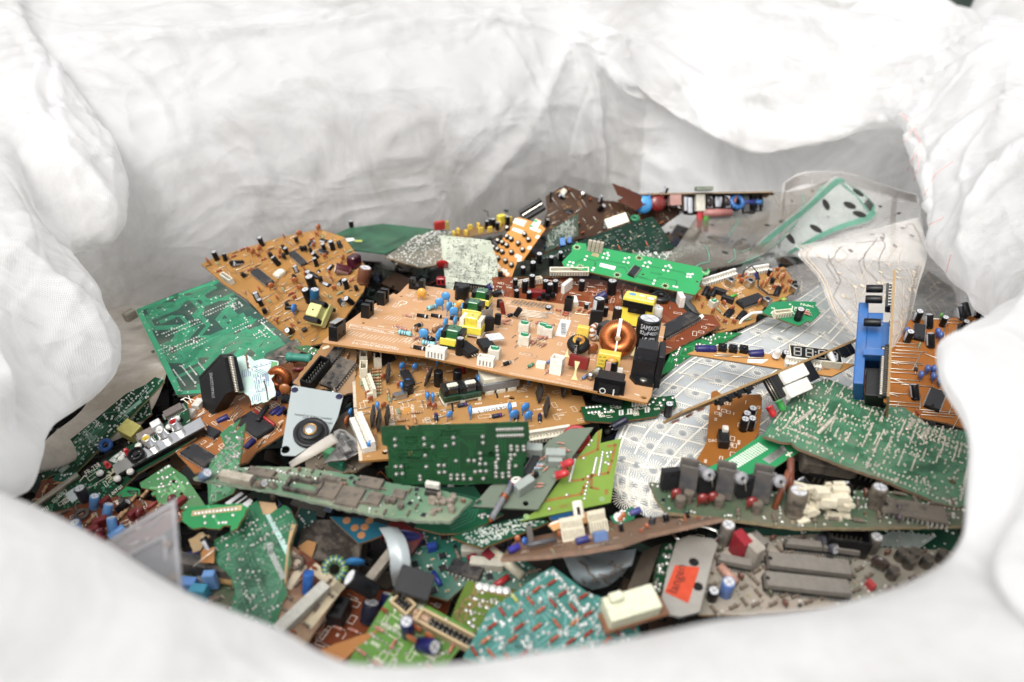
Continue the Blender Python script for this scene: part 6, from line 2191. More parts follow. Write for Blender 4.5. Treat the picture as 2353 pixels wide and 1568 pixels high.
for k in range(3):
    cb.torus(3.3, 0.5, COPPER, T3(-2 + k * 1.4, 0, 4.6) @ RY(80), 16, 6)
link('copper_binding', cb.mesh('copper_binding'), o_)
dm = MB()
dm.lathe([(0.01, 0), (11.5, 0), (11.8, 1), (11.8, 4), (11, 4.8), (8.6, 4.6), (8.2, 4.0), (6, 4.0), (5.6, 4.6), (4, 4.7), (3.6, 4.1), (0.01, 4.1)], 48, mat('#b81c20', 0.35, 0, 0.04, 0.1, 200))
loose([('knob', dm.mesh('knob'))], 'knob', 'round red ridged wheel standing on edge behind the grey board', 'knob', 5, 1745, 545, 0.03, (-0.2, -1.0, 0.35), depth=0.50, sc=0.82)
b = Board('circuit_board', 'green board edge with a white row of pins, below the wide tan board', 'circuit board', 5,
          [(1428, 545), (1440, 515), (1640, 480), (1650, 520), (1560, 560)], (0, -0.3, 1), 0.018, pcb('#1a5a34', 0.4, 0.1), seed=36)
b.put(comb(30, 8, 6, '#cfc9b6', 12), 1555, 545, b.dirn((1460, 560), (1650, 530)))
b = Board('circuit_board', 'green strip with silver pads and white print, jutting out right of the wide tan board', 'circuit board', 'e',
          [(900, 1480), (1400, 1400), (2120, 1325), (2140, 1380), (2165, 1460), (2120, 1500), (1960, 1510), (1900, 1600), (1300, 1680), (960, 1660)], (0.02, -0.25, 1), 0.016, pcb('#17532f', 0.35, 0.06), seed=37, edge=pl('#8a6238', 0.8, 0.1), torn=0.2, xaxis=(0, 2))
b.joints([(980 + 45 * i, 1482 - 4 * i) for i in range(5)] + [(1010 + 45 * i, 1550 - 4 * i) for i in range(4)] + [(1300, 1430), (1305, 1515), (1220, 1500), (1225, 1540), (1940, 1420), (1990, 1380), (1960, 1455), (2040, 1475), (2100, 1420), (2110, 1355), (1880, 1360), (1850, 1410), (1800, 1440)], 1.4, 0.7)
WP = mat('#d8dcd4', 0.45, 0, 0.08)
for x, y in ((1540, 1540), (1600, 1445), (1740, 1430), (1770, 1520), (1400, 1460), (1430, 1555)):
    b.quad([(x - 30, y - 35), (x + 30, y - 40), (x + 32, y + 28), (x - 28, y + 34)], WP, name='pads', z=0.05)
    b.quad([(x - 10, y - 30), (x + 6, y - 32), (x + 8, y + 24), (x - 8, y + 26)], pl('#4a6a54'), name='pads', z=0.1)
b.legend(24, size=(2, 5))
loose(ecap(6, 12), 'capacitor', 'black capacitor dangling off the green strip with silver pads', 'capacitor', 6, 238, 340, 0.015, (0, -0.2, 1))
loose(ecap(6, 12, '#23263a', '#8f96c8'), 'capacitor', 'navy capacitor lying behind the lime green board', 'capacitor', 5, 1990, 470, 0.01, (0.8, 0.2, 0.4))
# ------------------------------------------------------------------ left of the tan boards
b = Board('circuit_board', 'torn tan board corner with a black pin header and dusty chips', 'circuit board', 'a',
          [(1490, 655), (1750, 330), (1890, 150), (2200, 170), (2330, 240), (2300, 780), (2130, 815), (2020, 720), (1740, 760), (1560, 690)], (0.1, -0.30, 1), 0.045, pcb('#a87c4c', 0.55, 0.3, grime='#8a7a66'), torn=0.7, seed=41, xaxis=(0, 1), holes=[(1708, 497, 1.4)])
ANG = b.dirn((1680, 690), (1900, 420))
b.put(boxheader(28, 9, 10, 8), 1800, 600, ANG)
b.put(dip(16, 8, dust=0.4), 2030, 330, ANG)
b.put(dip(24, 14, dust=0.4), 2090, 560, ANG)
b.put(disc(8, '#4f7aa8', 4, 5), 2110, 235, 20)
b.many(R_TAN, []) if False else None
b.many(R_TAN[0], [(2160, 390), (2190, 490), (2030, 690), (2200, 330)], 10)
b.many(jumper(14), [(2170, 420), (2180, 530), (2190, 555)], 8)
b.quad([(1875, 205), (1960, 165), (1975, 200), (1890, 230)], CREAM, name='paper_scrap', t=0.6)
b = Board('circuit_board', 'little torn green scrap with a dusty resistor, under the torn tan corner', 'circuit board', 'a',
          [(1865, 830), (1950, 770), (2040, 750), (2080, 790), (2030, 850), (1940, 850)], (0.1, -0.4, 1), 0.035, pcb('#23754a', 0.4, 0.15), torn=0.5, seed=42)
b.solder(12, 0.9)
b.put(R_DUST[0], 2045, 800, 60)
b = Board('circuit_board', 'olive green shard with solder points, between the amber and the torn tan board', 'circuit board', 'a',
          [(1500, 190), (1680, 165), (1900, 240), (1880, 275), (1780, 320), (1600, 230)], (0.1, -0.4, 1), 0.02, pcb('#44774a', 0.4, 0.12), torn=0.4, seed=43)
b.solder(16, 1.0)
loose(dip(24, 16, '#2a2724', 0.4), 'chip', 'loose wide black chip behind the green ceramic resistor', 'chip', 'a', 1410, 310, 0.015, (0.1, -0.4, 1), to=(1540, 220))
loose(res(22, 8, '#2f8a76', (), 8, 5), 'resistor', 'thick sea-green resistor with bent lead, beside the copper coil ring', 'resistor', 'a', 1590, 385, 0.03, (0, -0.3, 1), to=(1720, 395))
loose(toroid(6.5, 3.6, '#a85a2c', 55, 30), 'coil', 'small copper coil ring lying among rubble by the torn tan corner', 'coil', 'a', 1400, 690, 0.035, (-0.4, -0.4, 1))
loose(disc(9, '#a8622a', 4, 1), 'capacitor', 'tan disc beside the small copper coil ring', 'capacitor', 'a', 1400, 820, 0.03)
loose(disc(12, '#7a1c1c', 5, 0), 'capacitor', 'dark red flat capacitor under the sea-green resistor', 'capacitor', 'a', 1580, 500, 0.02, (0.3, -0.8, 0.6))
loose(ecap(6, 10, '#25286a', '#8f96c8'), 'capacitor', 'navy capacitor tucked behind the steel plate corner', 'capacitor', 'a', 1490, 680, 0.03, (0.6, -0.3, 0.5))
b = Board('circuit_board', 'rubble-covered brown board in the gap left of the tan boards', 'circuit board', 'a',
          [(1280, 420), (1700, 360), (1560, 640), (1420, 850), (1240, 880), (1200, 700)], (0.0, -0.3, 1), 0.006, pcb('#7a4a24', 0.5, 0.25), torn=0.6, seed=44)
b.scatter([(DC_OR, 4, 6, 40), (R_TAN, 4, 10), (E_NAVY, 4, 3, 30, 60), (CHIPS, 9, 2)])

# mint green broken board
b = Board('circuit_board', 'broken pale mint board with printed tracks and a burnt tan edge', 'circuit board', 'a',
          [(730, 335), (890, 290), (985, 370), (1080, 345), (1220, 360), (1300, 375), (1290, 500), (1210, 600), (1255, 750), (1260, 830), (1160, 900), (950, 950), (915, 830), (860, 800), (760, 640)], (-0.05, -0.55, 1), 0.065, pcb('#b3cec2', 0.45, 0.04, 0.08), torn=0.6, seed=45, edge=pl('#a8824e', 0.8, 0.2))
b.traces(12, mat('#6a78a0', 0.5, 0, 0.05), 0.5, (3, 6), 1.4, (6, 20))
b.joints([(985, 610), (1045, 600), (1105, 595), (915, 375), (930, 435), (985, 480), (930, 490), (1045, 415), (1110, 405), (1160, 395), (1045, 465), (1085, 462), (1120, 458), (1160, 455), (995, 765), (960, 820), (1065, 745), (930, 745), (1010, 900)], 1.4, 0.6, mat('#d4d0d8', 0.3, 0.4, 0.05))
b.line([(1115, 640), (1145, 740), (1165, 880)], 1.0, pl('#5a4030', 0.8), name='crack')
b.line([(880, 300), (905, 460)], 1.6, pl('#7a5a40', 0.8), name='torn_strip')
b.quad([(1215, 380), (1290, 385), (1285, 470), (1195, 475)], mat('#5d9a5a', 0.5, 0, 0.15), name='bare_patch', z=0.05)

# black power module
mk, mp = MB(), MB()
b = Board('power_module', 'large black power module standing on end, a row of pins down its edge', 'power module', 'a',
          [(255, 580), (535, 285), (590, 330), (690, 770), (610, 800), (345, 1215)], (-0.75, -0.85, 0.42), 0.075, pl('#17181b', 0.42, 0.06), t=10, edge=pl('#141416', 0.45, 0.06), seed=46, panel='module_body', xaxis=(0, 1))
b.text('STK65122OMZ', (470, 850), (435, 520), pl('#a7a9ad', 0.5, 0), h=4)
b.line([(270, 600), (550, 310)], 1.4, HOLE, name='slot')
b.quad([(300, 1090), (345, 1180), (440, 1060), (420, 1040)], HOLE, name='slot')
mb = MB()
for i in range(22):
    u = i / 21
    x0, y0 = b.px(590 + 100 * u, 330 + 450 * u)
    x1, y1 = b.px(640 + 80 * u, 320 + 450 * u)
    mb.tube([(x0, y0, -3), (x1 * 0.5 + x0 * 0.5, y1 * 0.5 + y0 * 0.5, -2), (x1, y1, -4)], 0.5, WIRE, 5)
b.part('pin_row', mb)

# brown board with big chips
b = Board('circuit_board', 'brown board with two big black chips and a red wire, below the black power module', 'circuit board', 'a',
          [(-60, 1000), (200, 840), (330, 780), (700, 830), (900, 800), (1260, 900), (1440, 800), (1430, 1180), (1370, 1330), (1010, 1560), (900, 1700), (550, 1800), (200, 1840), (-100, 1500)], (-0.03, -0.12, 1), 0.014, pcb('#a9682f', 0.36, 0.1), seed=47, torn=0.15, k=0.78, xaxis=(9, 8))
b.put(dip(42, 19, dust=0.1, pitch=1.8), 990, 1235, b.dirn((870, 1070), (1180, 1290)), label='wide black chip')
b.put(dip(14, 9, dust=0.1), 430, 1330, b.dirn((365, 1290), (510, 1360)))
b.put(E_NAVY[1], 500, 1170, rz=-20, ry=80)
b.put(E_NAVY[1], 1200, 1080, rz=0, ry=80)
b.put(E_NAVY[1], 1280, 1090, rz=10, ry=85)
b.put(E_NAVY[1], 870, 1520, rz=10, ry=80)
b.put(rod(34, 3, '#b01c1c'), 1130, 1160, b.dirn((990, 1060), (1250, 1250)), z=3, label='red wire sleeve')
b.put(block(22, 5, 3, '#26282c', 1.5), 1110, 1120, 30, z=5)
b.put(to92(), 1400, 1090)
b.put(dip(8, 7), 1410, 890, 30)
b.put(dip(28, 15, dust=0.2), 270, 1640, b.dirn((170, 1560), (400, 1700)), label='black chip socket')
b.put(block(12, 8, 5, '#c8c4b8', 0.6, 'connector'), 260, 960, 30)
b.put(block(10, 8, 5, '#c8c4b8', 0.6, 'connector'), 150, 1090, 30)
b.many(jumper(16), [(720, 1035), (740, 1060), (760, 1085), (780, 1110), (640, 1530), (230, 1500), (1220, 1320), (1290, 990), (1310, 1010)], 25)
b.many(R_TAN[0], [(1080, 1450), (1060, 1470), (1320, 1240)], 30)
b.many(DC_OR[1], [(950, 990), (1010, 970)], 20)
b.text('TX', (105, 950), (215, 890), h=10)
b.scatter([(J_S, 5, 26), (R_TAN, 4.5, 8)])
b.legend(70)
b = Board('circuit_board', 'torn V-shaped green shard with solder points standing on the brown chip board', 'circuit board', 4,
          [(1495, 520), (1560, 460), (1615, 430), (1635, 412), (1625, 440), (1610, 460), (1600, 500), (1670, 440), (1655, 560), (1610, 860), (1590, 920), (1420, 1000), (1405, 770), (1450, 680), (1530, 600)], (-0.1, -0.7, 1), 0.045, pcb('#2a7a48', 0.35, 0.06), torn=0.25, seed=48, edge=pl('#b08a52', 0.7))
b.solder(60, 1.1, 3, h=1.3)
b.traces(14, mat('#38965c', 0.35, 0, 0.05), 0.8, (2, 4), 1.7)

# steel motor plate
b = Board('motor_plate', 'pale steel plate with a black motor hub and printed text', 'metal plate', 4,
          [(1985, 195), (2000, 185), (2320, 240), (2335, 260), (2300, 400), (2240, 520), (2010, 665), (1925, 662), (1912, 650)], (0.10, -0.40, 1), 0.040, mat('#a9b3b1', 0.32, 0.25, 0.05, 0.05, 20, coat=0.2), t=1.2, edge=mat('#8a8f8e', 0.4, 0.6, 0.1), seed=49, holes=[(1942, 622, 3.0)], panel='plate', xaxis=(0, 2))
hb, hr, hc = MB(), MB(), MB()
hb.lathe([(12.5, 0), (12.5, 2.5), (12, 3), (9.4, 3), (9.2, 2.5), (8.4, 2.5), (8.2, 5.5), (7.8, 6), (4.8, 6)], 32, pl('#2a2a2c', 0.4, 0.08))
hr.lathe([(4.8, 6), (4.8, 6.8), (3.9, 6.8), (3.9, 6.2)], 24, mat('#b08a52', 0.3, 0.9, 0.05, 0.1, 300))
hc.lathe([(3.9, 6.2), (3.6, 6.9), (0.01, 7.1)], 20, mat('#d4d6d6', 0.2, 0.9, 0.02, 0.05))
b.put([('motor_hub', hb.mesh('motor_hub')), ('bush', hr.mesh('bush')), ('shaft', hc.mesh('shaft'))], 2118, 515, label='black motor hub', sc=0.95)
b.text('2460NC MADE IN JAPAN', (2262, 405), (2010, 372), pl('#33383a', 0.6, 0), h=2.2)
b.text('24752rpm', (2170, 412), (2065, 395), pl('#33383a', 0.6, 0), h=2.2)
b.text('MA5Q6DF5LM DC24V', (2262, 432), (2090, 440), pl('#33383a', 0.6, 0), h=2.2)
b.joints([(2006, 216), (2308, 262)], 2.6, 0.3, pl('#23264a', 0.4), name='rivets')
fl = Film('ribbon_cable', 'white flat ribbon cable end with a dark grip, below the steel plate', 'ribbon cable',
          [[hp(4, 1968, 715, .045), hp(4, 2100, 610, .05), hp(4, 2260, 510, .048)], [hp(4, 1975, 730, .042), hp(4, 2130, 640, .047), hp(4, 2290, 545, .045)], [hp(4, 1985, 745, .04), hp(4, 2150, 660, .044), hp(4, 2305, 568, .042)]], mat('#b9b2a6', 0.45, 0, 0.1, 0.05), 8, thick=0.0008)
fl.marks([[(0.8, 0.05 + 0.04 * k), (0.97, 0.05 + 0.04 * k)] for k in range(23)], 0.0006, pl('#b09a78', 0.5), name='contact_strips', sub=2)
b = Board('circuit_board', 'bent grey metal bracket with printed black tracks near the white ribbon cable', 'bracket', 4,
          [(2270, 500), (2310, 480), (2350, 490), (2440, 560), (2450, 640), (2360, 690), (2250, 700), (2200, 720), (2290, 600)], (0.2, -0.5, 1), 0.03, mat('#8f8d88', 0.4, 0.5, 0.15, 0.1, 40), seed=50, panel='bracket_plate')
b.traces(14, DARK, 0.5, (3, 6), 1.0, (3, 12))
b = Board('circuit_board', 'dust-caked board with green box capacitors, left under the wide tan board', 'circuit board', 5,
          [(-80, 560), (60, 440), (200, 350), (260, 560), (290, 690), (380, 690), (250, 770), (60, 790), (-100, 760)], (0.0, -0.25, 1), 0.008, pcb('#6a5a48', 0.6, 0.45), torn=0.7, seed=51)
b.put(boxcap(14, 6, 8, '#4f9a6a'), 95, 685, b.dirn((50, 655), (160, 710)))
b.put(boxcap(13, 5, 7, '#2f8a6a'), 120, 735, b.dirn((80, 715), (165, 750)))
b.put(DC_BLUE[1], 215, 400, 20)
b.put(DC_OR[2], 190, 460, 20)
b.put(DC_OR[2], 160, 670, 60)
b.put(disc(8, '#6a7a52', 3.5, 1), 195, 680, 60)
b.put(disc(8, '#1f6a34', 3, 2), 105, 425, 60)
b.scatter([(R_DUST, 4, 16), (E_BLACK, 4, 6, 30, 60), (DC_OR, 4, 6, 40)])

# ------------------------------------------------------------------ socket board and its neighbours, far left
b = Board('socket_board', 'green board with a chrome socket strip, three phono sockets and white-capped buttons', 'circuit board', 4,
          [(205, 1062), (370, 930), (540, 818), (780, 650), (940, 560), (1140, 430), (1180, 330), (1270, 300), (1300, 440), (1280, 465), (1335, 540), (1150, 660), (940, 780), (760, 955), (550, 1010), (270, 1065)], (-0.10, -0.35, 1), 0.026, pcb('#17462c', 0.32, 0.04), seed=52, k=0.78, xaxis=(0, 4), holes=[(772, 790, 2.2)])
AX = b.dirn((900, 720), (1300, 500))
sp = MB()
L_ = 82
sp.box(0, 0, 0.3, L_, 13, 6, mat('#cfcfcd', 0.16, 1.0, 0.04, 0.05))
sp.box(0, -6.8, -1.5, L_ * 0.96, 1.2, 6.5, pl('#121213', 0.4))
b.put([('socket_strip', sp.mesh('socket_strip'))], 1105, 620, AX, label='chrome socket strip', r=30)
for x, y, c in ((1225, 500, '#c01c20'), (1135, 555, '#d8d6d0'), (1045, 612, '#d8b81c')):
    b.put(rca(c), x, y, z=6)
dn, dp = MB(), MB()
dn.lathe([(7.4, 0), (7.4, 5), (6.6, 5.6), (6.2, 5.6), (6.0, 2)], 24, pl('#19191b', 0.35, 0.04))
dp.lathe([(6.0, 2.2), (0.01, 2.2)], 20, pl('#0f0f10', 0.5))
dp.box(0, 0, 2.2, 3.4, 4.6, 2.4, pl('#232325', 0.4))
for a in (30, 80, 150, 210, 330):
    dp.lathe([(0.7, 2.25), (0.01, 2.26)], 8, SOLDER, T3(4 * math.cos(math.radians(a)), 4 * math.sin(math.radians(a)), 0), smooth=False)
b.put([('video_socket', dn.mesh('video_socket')), ('socket_insert', dp.mesh('socket_insert'))], 955, 690, z=5, label='round black video socket')
bb, bc = MB(), MB()
bb.lathe([(3.8, 0.2), (3.8, 3.4), (3.0, 3.6)], 16, BLACK)
bc.lathe([(3.0, 3.4), (3.0, 5.2), (2.4, 6.0), (0.01, 6.1)], 16, pl('#d9d6cc', 0.35, 0.02))
BT = [('push_button', bb.mesh('push_button')), ('button_cap', bc.mesh('button_cap'))]
b.many(BT, [(697, 800), (842, 700), (815, 838), (902, 790), (957, 615), (1165, 485), (1218, 430)])
b.many(led('#d01218', 2, 4.6), [(748, 745), (880, 657)], label='red lamp')
b.put(block(9, 8, 9, '#c9c8c4', 0.8, 'switch'), 1085, 480, AX)
b.put(flatchip(18, 9, 3, 10, '#8a7d74', 0.1), 1005, 520, AX)
b.put(flatchip(18, 9, 3, 10, '#6d625c', 0.1), 1185, 365, AX)
b.quad([(442, 925), (530, 865), (580, 920), (490, 985)], mat('#c9d6d6', 0.3, 0.2, 0.05), name='bare_patch')
b.joints([(505 + 8 * (i % 3), 905 + 7 * (i // 3)) for i in range(6)], 0.8, 0.2, pl('#1a7a4a'), name='pads')
b.line([(760, 690), (820, 645), (855, 660), (800, 705), (760, 690)], 2.6, PAPER, name='printed_frame')
mb = MB()
for k in range(10):
    a = 2 * math.pi * k / 10
    cx, cy = b.px(772, 790)
    mb.strip([(cx + 2.6 * math.cos(a), cy + 2.6 * math.sin(a)), (cx + 5 * math.cos(a), cy + 5 * math.sin(a))], 1.3, mat('#c9c6a0', 0.4, 0.3, 0.05))
b.part('gear_pad', mb)
b.text('FR-238', (592, 800), (688, 735), h=5)
b.text('1-867-01', (755, 945), (838, 880), h=3.2)
b.legend(70, size=(3, 8))
b.solder(110, 0.7, 0, mat('#2a9a6a', 0.35, 0.1, 0.05), h=0.1, name='pads')
mb = MB()
for i in range(44):
    u = i / 43
    x, y = b.px(210 + 330 * u, 1055 - 235 * u)
    mb.tube([(x, y, 0), (x + 0.4, y + 1, 2.5), (x + 0.8, y + 3.2, 3.4)], 0.35, WIRE, 4)
b.part('pin_row', mb)
b.line([(545, 835), (575, 800), (590, 805)], 0.7)
b.line([(660, 850), (800, 760)], 0.4)

b = Board('circuit_board', 'long dark green board standing slanted behind the socket board', 'circuit board', 4,
          [(275, 835), (310, 680), (520, 520), (860, 240), (990, 180), (1055, 128), (1110, 145), (1112, 165), (900, 390), (520, 775), (440, 780), (365, 790)], (-0.30, -0.75, 1), 0.016, pcb('#12482f', 0.32, 0.08), seed=53, edge=pl('#a8a26a', 0.7), xaxis=(0, 3), torn=0.1)
b.quad([(395, 765), (455, 715), (480, 735), (420, 785)], mat('#8fa69a', 0.4, 0, 0.1), name='printed_patch')
b.quad([(480, 680), (530, 630), (550, 645), (500, 695)], mat('#8fa69a', 0.4, 0, 0.1), name='printed_patch')
b.quad([(840, 370), (955, 280), (965, 300), (850, 392)], mat('#7fae96', 0.4, 0, 0.1), name='printed_patch')
b.legend(60, mat('#9ab8a8', 0.5, 0, 0.1), size=(3, 9))
b.solder(90, 0.9, 4)
b.traces(26, mat('#2a7a54', 0.4, 0, 0.05), 0.8, (2, 5), 1.8, (10, 40))
b = Board('circuit_board', 'short dark green board tucked between the long slanted board and the yellow coil', 'circuit board', 4,
          [(840, 450), (900, 390), (1010, 280), (1030, 380), (980, 420)], (-0.2, -0.6, 1), 0.006, pcb('#165a38', 0.35, 0.08), seed=54)
b.solder(20, 0.9)
b = Board('circuit_board', 'teal corner of board below the long slanted green board', 'circuit board', 4,
          [(355, 830), (380, 790), (520, 770), (545, 810), (470, 850)], (-0.2, -0.5, 1), 0.008, pcb('#1f6a58', 0.35, 0.08), seed=55)
b.solder(6, 0.9)
loose(boxcap(20, 16, 16, '#c9bf62'), 'coil', 'dull yellow taped coil block above the socket board', 'coil', 4, 910, 520, 0.0, (0.1, -0.5, 1), to=(980, 560), sc=0.7)
loose(toroid(6, 3, '#2260b0', 15, 18, ('#2260b0', '#1d58a4')), 'coil', 'blue ring with a metal centre, left of the socket board', 'coil', 4, 730, 605, 0.012, (0, -0.5, 1), sc=0.6)
for i, (x, y) in enumerate(((300, 880), (420, 870))):
    pass
b = Board('circuit_board', 'dull brown board with soot, deep at the left edge of the heap', 'circuit board', 4,
          [(230, 960), (290, 830), (420, 800), (470, 870), (370, 930), (250, 1010)], (-0.1, -0.3, 1), 0.002, pcb('#7a3f20', 0.5, 0.25), seed=56, torn=0.4)
b.scatter([(R_TAN, 4, 6), (E_BLACK, 4, 4, 20, 50), (CHIPS, 8, 1)])

# light green board, bright green frame piece
b = Board('circuit_board', 'light green dusty board with black holes, below the socket board', 'circuit board', 4,
          [(950, 850), (1140, 725), (1160, 735), (1262, 805), (1400, 1005), (1260, 1030), (1075, 985), (1060, 900), (960, 880)], (-0.05, -0.30, 1), 0.018, pcb('#4f8f56', 0.4, 0.16), seed=57, holes=[(1175, 842, 1.8), (1240, 920, 1.6), (1048, 920, 1.8)])
b.solder(26, 1.1, 1)
b.traces(16, mat('#68a868', 0.4, 0, 0.1), 1.6, (1, 3), 3)
b = Board('circuit_board', 'small vivid green frame-like offcut at the corner of the light green board', 'circuit board', 4,
          [(790, 930), (860, 872), (950, 890), (950, 930), (840, 945)], (-0.1, -0.3, 1), 0.022, pcb('#1a8f50', 0.35, 0.05), seed=58)
b.line([(870, 905), (935, 905), (935, 925), (890, 920), (870, 905)], 1.2, DARK, name='slot')
# brown board, red and blue capacitors, front left
b = Board('circuit_board', 'brown board crowded with light blue cylinders and wine-red capacitors, front left', 'circuit board', 4,
          [(255, 1100), (400, 1040), (560, 990), (800, 940), (1080, 980), (1245, 1010), (1240, 1100), (900, 1330), (620, 1330), (400, 1220), (300, 1160)], (-0.02, -0.16, 1), 0.022, pcb('#8a4a2a', 0.5, 0.22), seed=59, torn=0.4, k=0.74)
LB_ = ecap(8, 14, '#5f95d0', '#2a3f6a')
for x, y, ry, rz in ((640, 1020, 20, 0), (720, 1095, 35, 30), (540, 1190, 5, 0), (770, 1190, 30, 60), (745, 1225, 80, 10), (460, 1225, 60, 0)):
    b.put(LB_, x, y, rz, ry=ry)
b.put(ecap(10, 16, '#3a3a40', '#8a8a90'), 585, 965, 0)
b.put(ecap(7, 12), 800, 1040, 0, ry=60)
WR = [boxcap(9, 5, 8, '#7a1f22'), disc(10, '#7a1f22', 6, 0), boxcap(12, 6, 9, '#86262a')]
for i, (x, y, a) in enumerate(((920, 1085, 30), (965, 1075, 40), (700, 1140, 0), (780, 1150, 40), (690, 1215, 20), (640, 1205, 0), (430, 1180, 0), (465, 1190, 10), (665, 1270, 20), (700, 1270, 0), (1180, 985, 40), (1240, 1010, 20), (560, 1260, 10))):
    b.put(WR[i % 3], x, y, a)
b.many(R_TAN[0], [(920, 960), (990, 935), (820, 1085), (845, 1070), (625, 1110), (1100, 1000)], 40, sc=1.5)
b.put(toroid(5, 1.6, '#6a625a', 0, 18, ('#6a625a', '#57504a')), 560, 1070)
b.put(toroid(5, 1.6, '#6a625a', 0, 18, ('#6a625a', '#57504a')), 860, 955)
b.put(rod(14, 3, '#a03030'), 1050, 1000, 20)
b.many(blade(8, 10, '#8a8178'), [(345, 1130), (410, 1120), (285, 1110)], 20)
b.scatter([(R_DUST, 4, 14), (WR, 5, 5, 40), (J_S, 5, 8), (R_TAN, 4, 8)])
b.legend(30)

# translucent grey sheet corner sticking up in front
f = Film('plastic_sheet', 'cloudy grey plastic sheet with a square frame, its corner sticking up at the front', 'plastic sheet',
         [[DP(405, 1142, .34), DP(413, 1250, .325), DP(424, 1380, .31)], [DP(340, 1182, .335), DP(345, 1285, .32), DP(350, 1400, .305)], [DP(240, 1246, .33), DP(245, 1330, .315), DP(250, 1420, .30)]], film_mat('#8a8a8c', 0.66, 0.5), 8, thick=0.0012)
f.marks([[(0.06, 0.04), (0.06, 0.95)], [(0.1, 0.06), (0.9, 0.06)], [(0.25, 0.35), (0.75, 0.35)], [(0.25, 0.35), (0.25, 0.6)]], 0.0014, mat('#98989b', 0.5), name='printed_tracks')
f.dots([(0.2, 0.45), (0.15, 0.78)], 0.0018, INK)

# dirty lower wall of the bag showing between the lobes and the boards
DIRTY = mat('#e6ddd0', 0.8, 0, 0.4, 0.2, 14, grime='#9a8c7a')
f = Film('lining', None, None, [[hp(0, 215, 700, .03), hp(0, 300, 660, .03), hp(0, 390, 640, .0)], [hp(0, 220, 800, .045), hp(0, 300, 770, .02), hp(0, 380, 740, .0)], [hp(0, 200, 900, .05), hp(0, 290, 870, .018), hp(0, 390, 850, -.01)], [hp(0, 100, 1010, .05), hp(0, 200, 980, .015), hp(0, 330, 960, -.015)], [hp(0, 60, 1100, .045), hp(0, 120, 1080, .01), hp(0, 200, 1060, -.02)]], DIRTY, 12, wav=0.016)
f.o.parent = bag
# ------------------------------------------------------------------ front of the heap
b = Board('circuit_board', 'small bright green board with a row of ringed pads and burnt lower edge', 'circuit board', 'f',
          [(330, 60), (420, 0), (1000, -40), (1085, 10), (960, 245), (880, 285), (890, 215), (800, 215), (760, 260), (560, 235), (450, 255), (330, 170)], (-0.1, -0.45, 1), 0.050, pcb('#1f9350', 0.35, 0.04), torn=0.4, seed=61, edge=pl('#b08a4a', 0.7))
b.line([(470, 75), (980, 15)], 3.4, mat('#b09a6a', 0.4, 0.2, 0.1), name='copper_pad')
b.joints([(480 + 42 * i, 75 - 5 * i) for i in range(12)] + [(590, 185), (585, 110), (690, 110), (795, 180), (910, 95), (750, 185), (830, 180)], 1.1, 0.5)
b.traces(6, mat('#2fa862', 0.35), 0.9, (1, 3), 2)
b = Board('circuit_board', 'green board with torn tan edge and two pale stripes, front left', 'circuit board', 'f',
          [(700, 380), (1000, 210), (1090, -10), (1190, -70), (1260, 90), (1330, 80), (1400, 30), (1500, -20), (1560, 20), (1640, 200), (1560, 440), (1570, 640), (1500, 900), (1540, 980), (1430, 1260), (1370, 1560), (1100, 1450), (820, 1290), (940, 960), (880, 800), (690, 620)], (-0.12, -0.45, 1), 0.030, pcb('#2c7850', 0.38, 0.1, 0.16), torn=0.35, seed=62, edge=pl('#b9966a', 0.85, 0.15), t=2.6)
b.quad([(1285, 95), (1335, 85), (1535, 440), (1520, 560)], mat('#9fc4bc', 0.4, 0, 0.05), name='printed_strip')
b.line([(1330, 440), (1345, 520), (1480, 800)], 3.2, mat('#9aa39a', 0.5, 0, 0.15), name='printed_strip')
b.quad([(1210, -60), (1260, 90), (1340, 85), (1420, 20), (1400, -40)], mat('#b9966a', 0.85, 0, 0.2), name='bare_patch', z=0.06)
b.quad([(1580, 200), (1635, 205), (1560, 430), (1520, 900), (1495, 820), (1535, 440)], mat('#b9966a', 0.85, 0, 0.2), name='bare_patch', z=0.06)
b.solder(110, 0.85, 5, h=0.9)
b.traces(30, mat('#36835c', 0.4, 0, 0.08), 1.2, (2, 6), 2.4)
b = Board('circuit_board', 'white-and-black connector offcut beside the small bright green board', 'connector', 4,
          [(1530, 985), (1640, 910), (1720, 970), (1690, 1020), (1660, 1000), (1560, 1000)], (-0.1, -0.5, 1), 0.035, mat('#c4c4c4', 0.4, 0, 0.1), seed=63, t=6, edge=pl('#9a9a9a'), panel='shell')
b.line([(1590, 985), (1660, 935)], 2.2, BLACK, name='slot')
b.line([(1620, 1000), (1690, 950)], 2.2, BLACK, name='slot')
# board with a long black bar and light blue parts
b = Board('circuit_board', 'grubby green board with a long black bar and light blue capacitors, front left corner', 'circuit board', 'f',
          [(330, 560), (560, 620), (760, 640), (1170, 860), (1140, 930), (840, 1330), (520, 1200), (300, 1080)], (-0.05, -0.12, 1), 0.014, pcb('#4a7048', 0.5, 0.35), torn=0.3, seed=64)
b.put(block(58, 8, 9, '#3a3a3e', 0.6, 'heat_sink', 0.35, 0.7), 740, 800, b.dirn((380, 740), (1080, 880)), z=3, label='long black bar')
b.put(boxcap(7, 5, 12, '#6f9fd8'), 705, 940, 20, z=2)
b.put(boxcap(10, 6, 9, '#5f8fd0'), 440, 960, 10)
b.put(boxcap(10, 6, 9, '#3f9ab8'), 560, 1040, 10)
b.put(res(14, 5, '#b08a52', ('#a03a1c',), 4, 3), 830, 890, 5)
b.put(ecap(6, 14, '#8a8f98', '#c8ccd4'), 500, 850, ry=70)
b.put(ecap(6, 11, '#2a2f8a', '#c8ccd8'), 420, 620, ry=70, z=4)
b.many(R_DUST[0], [(720, 1080), (700, 1060), (960, 940)], 30)
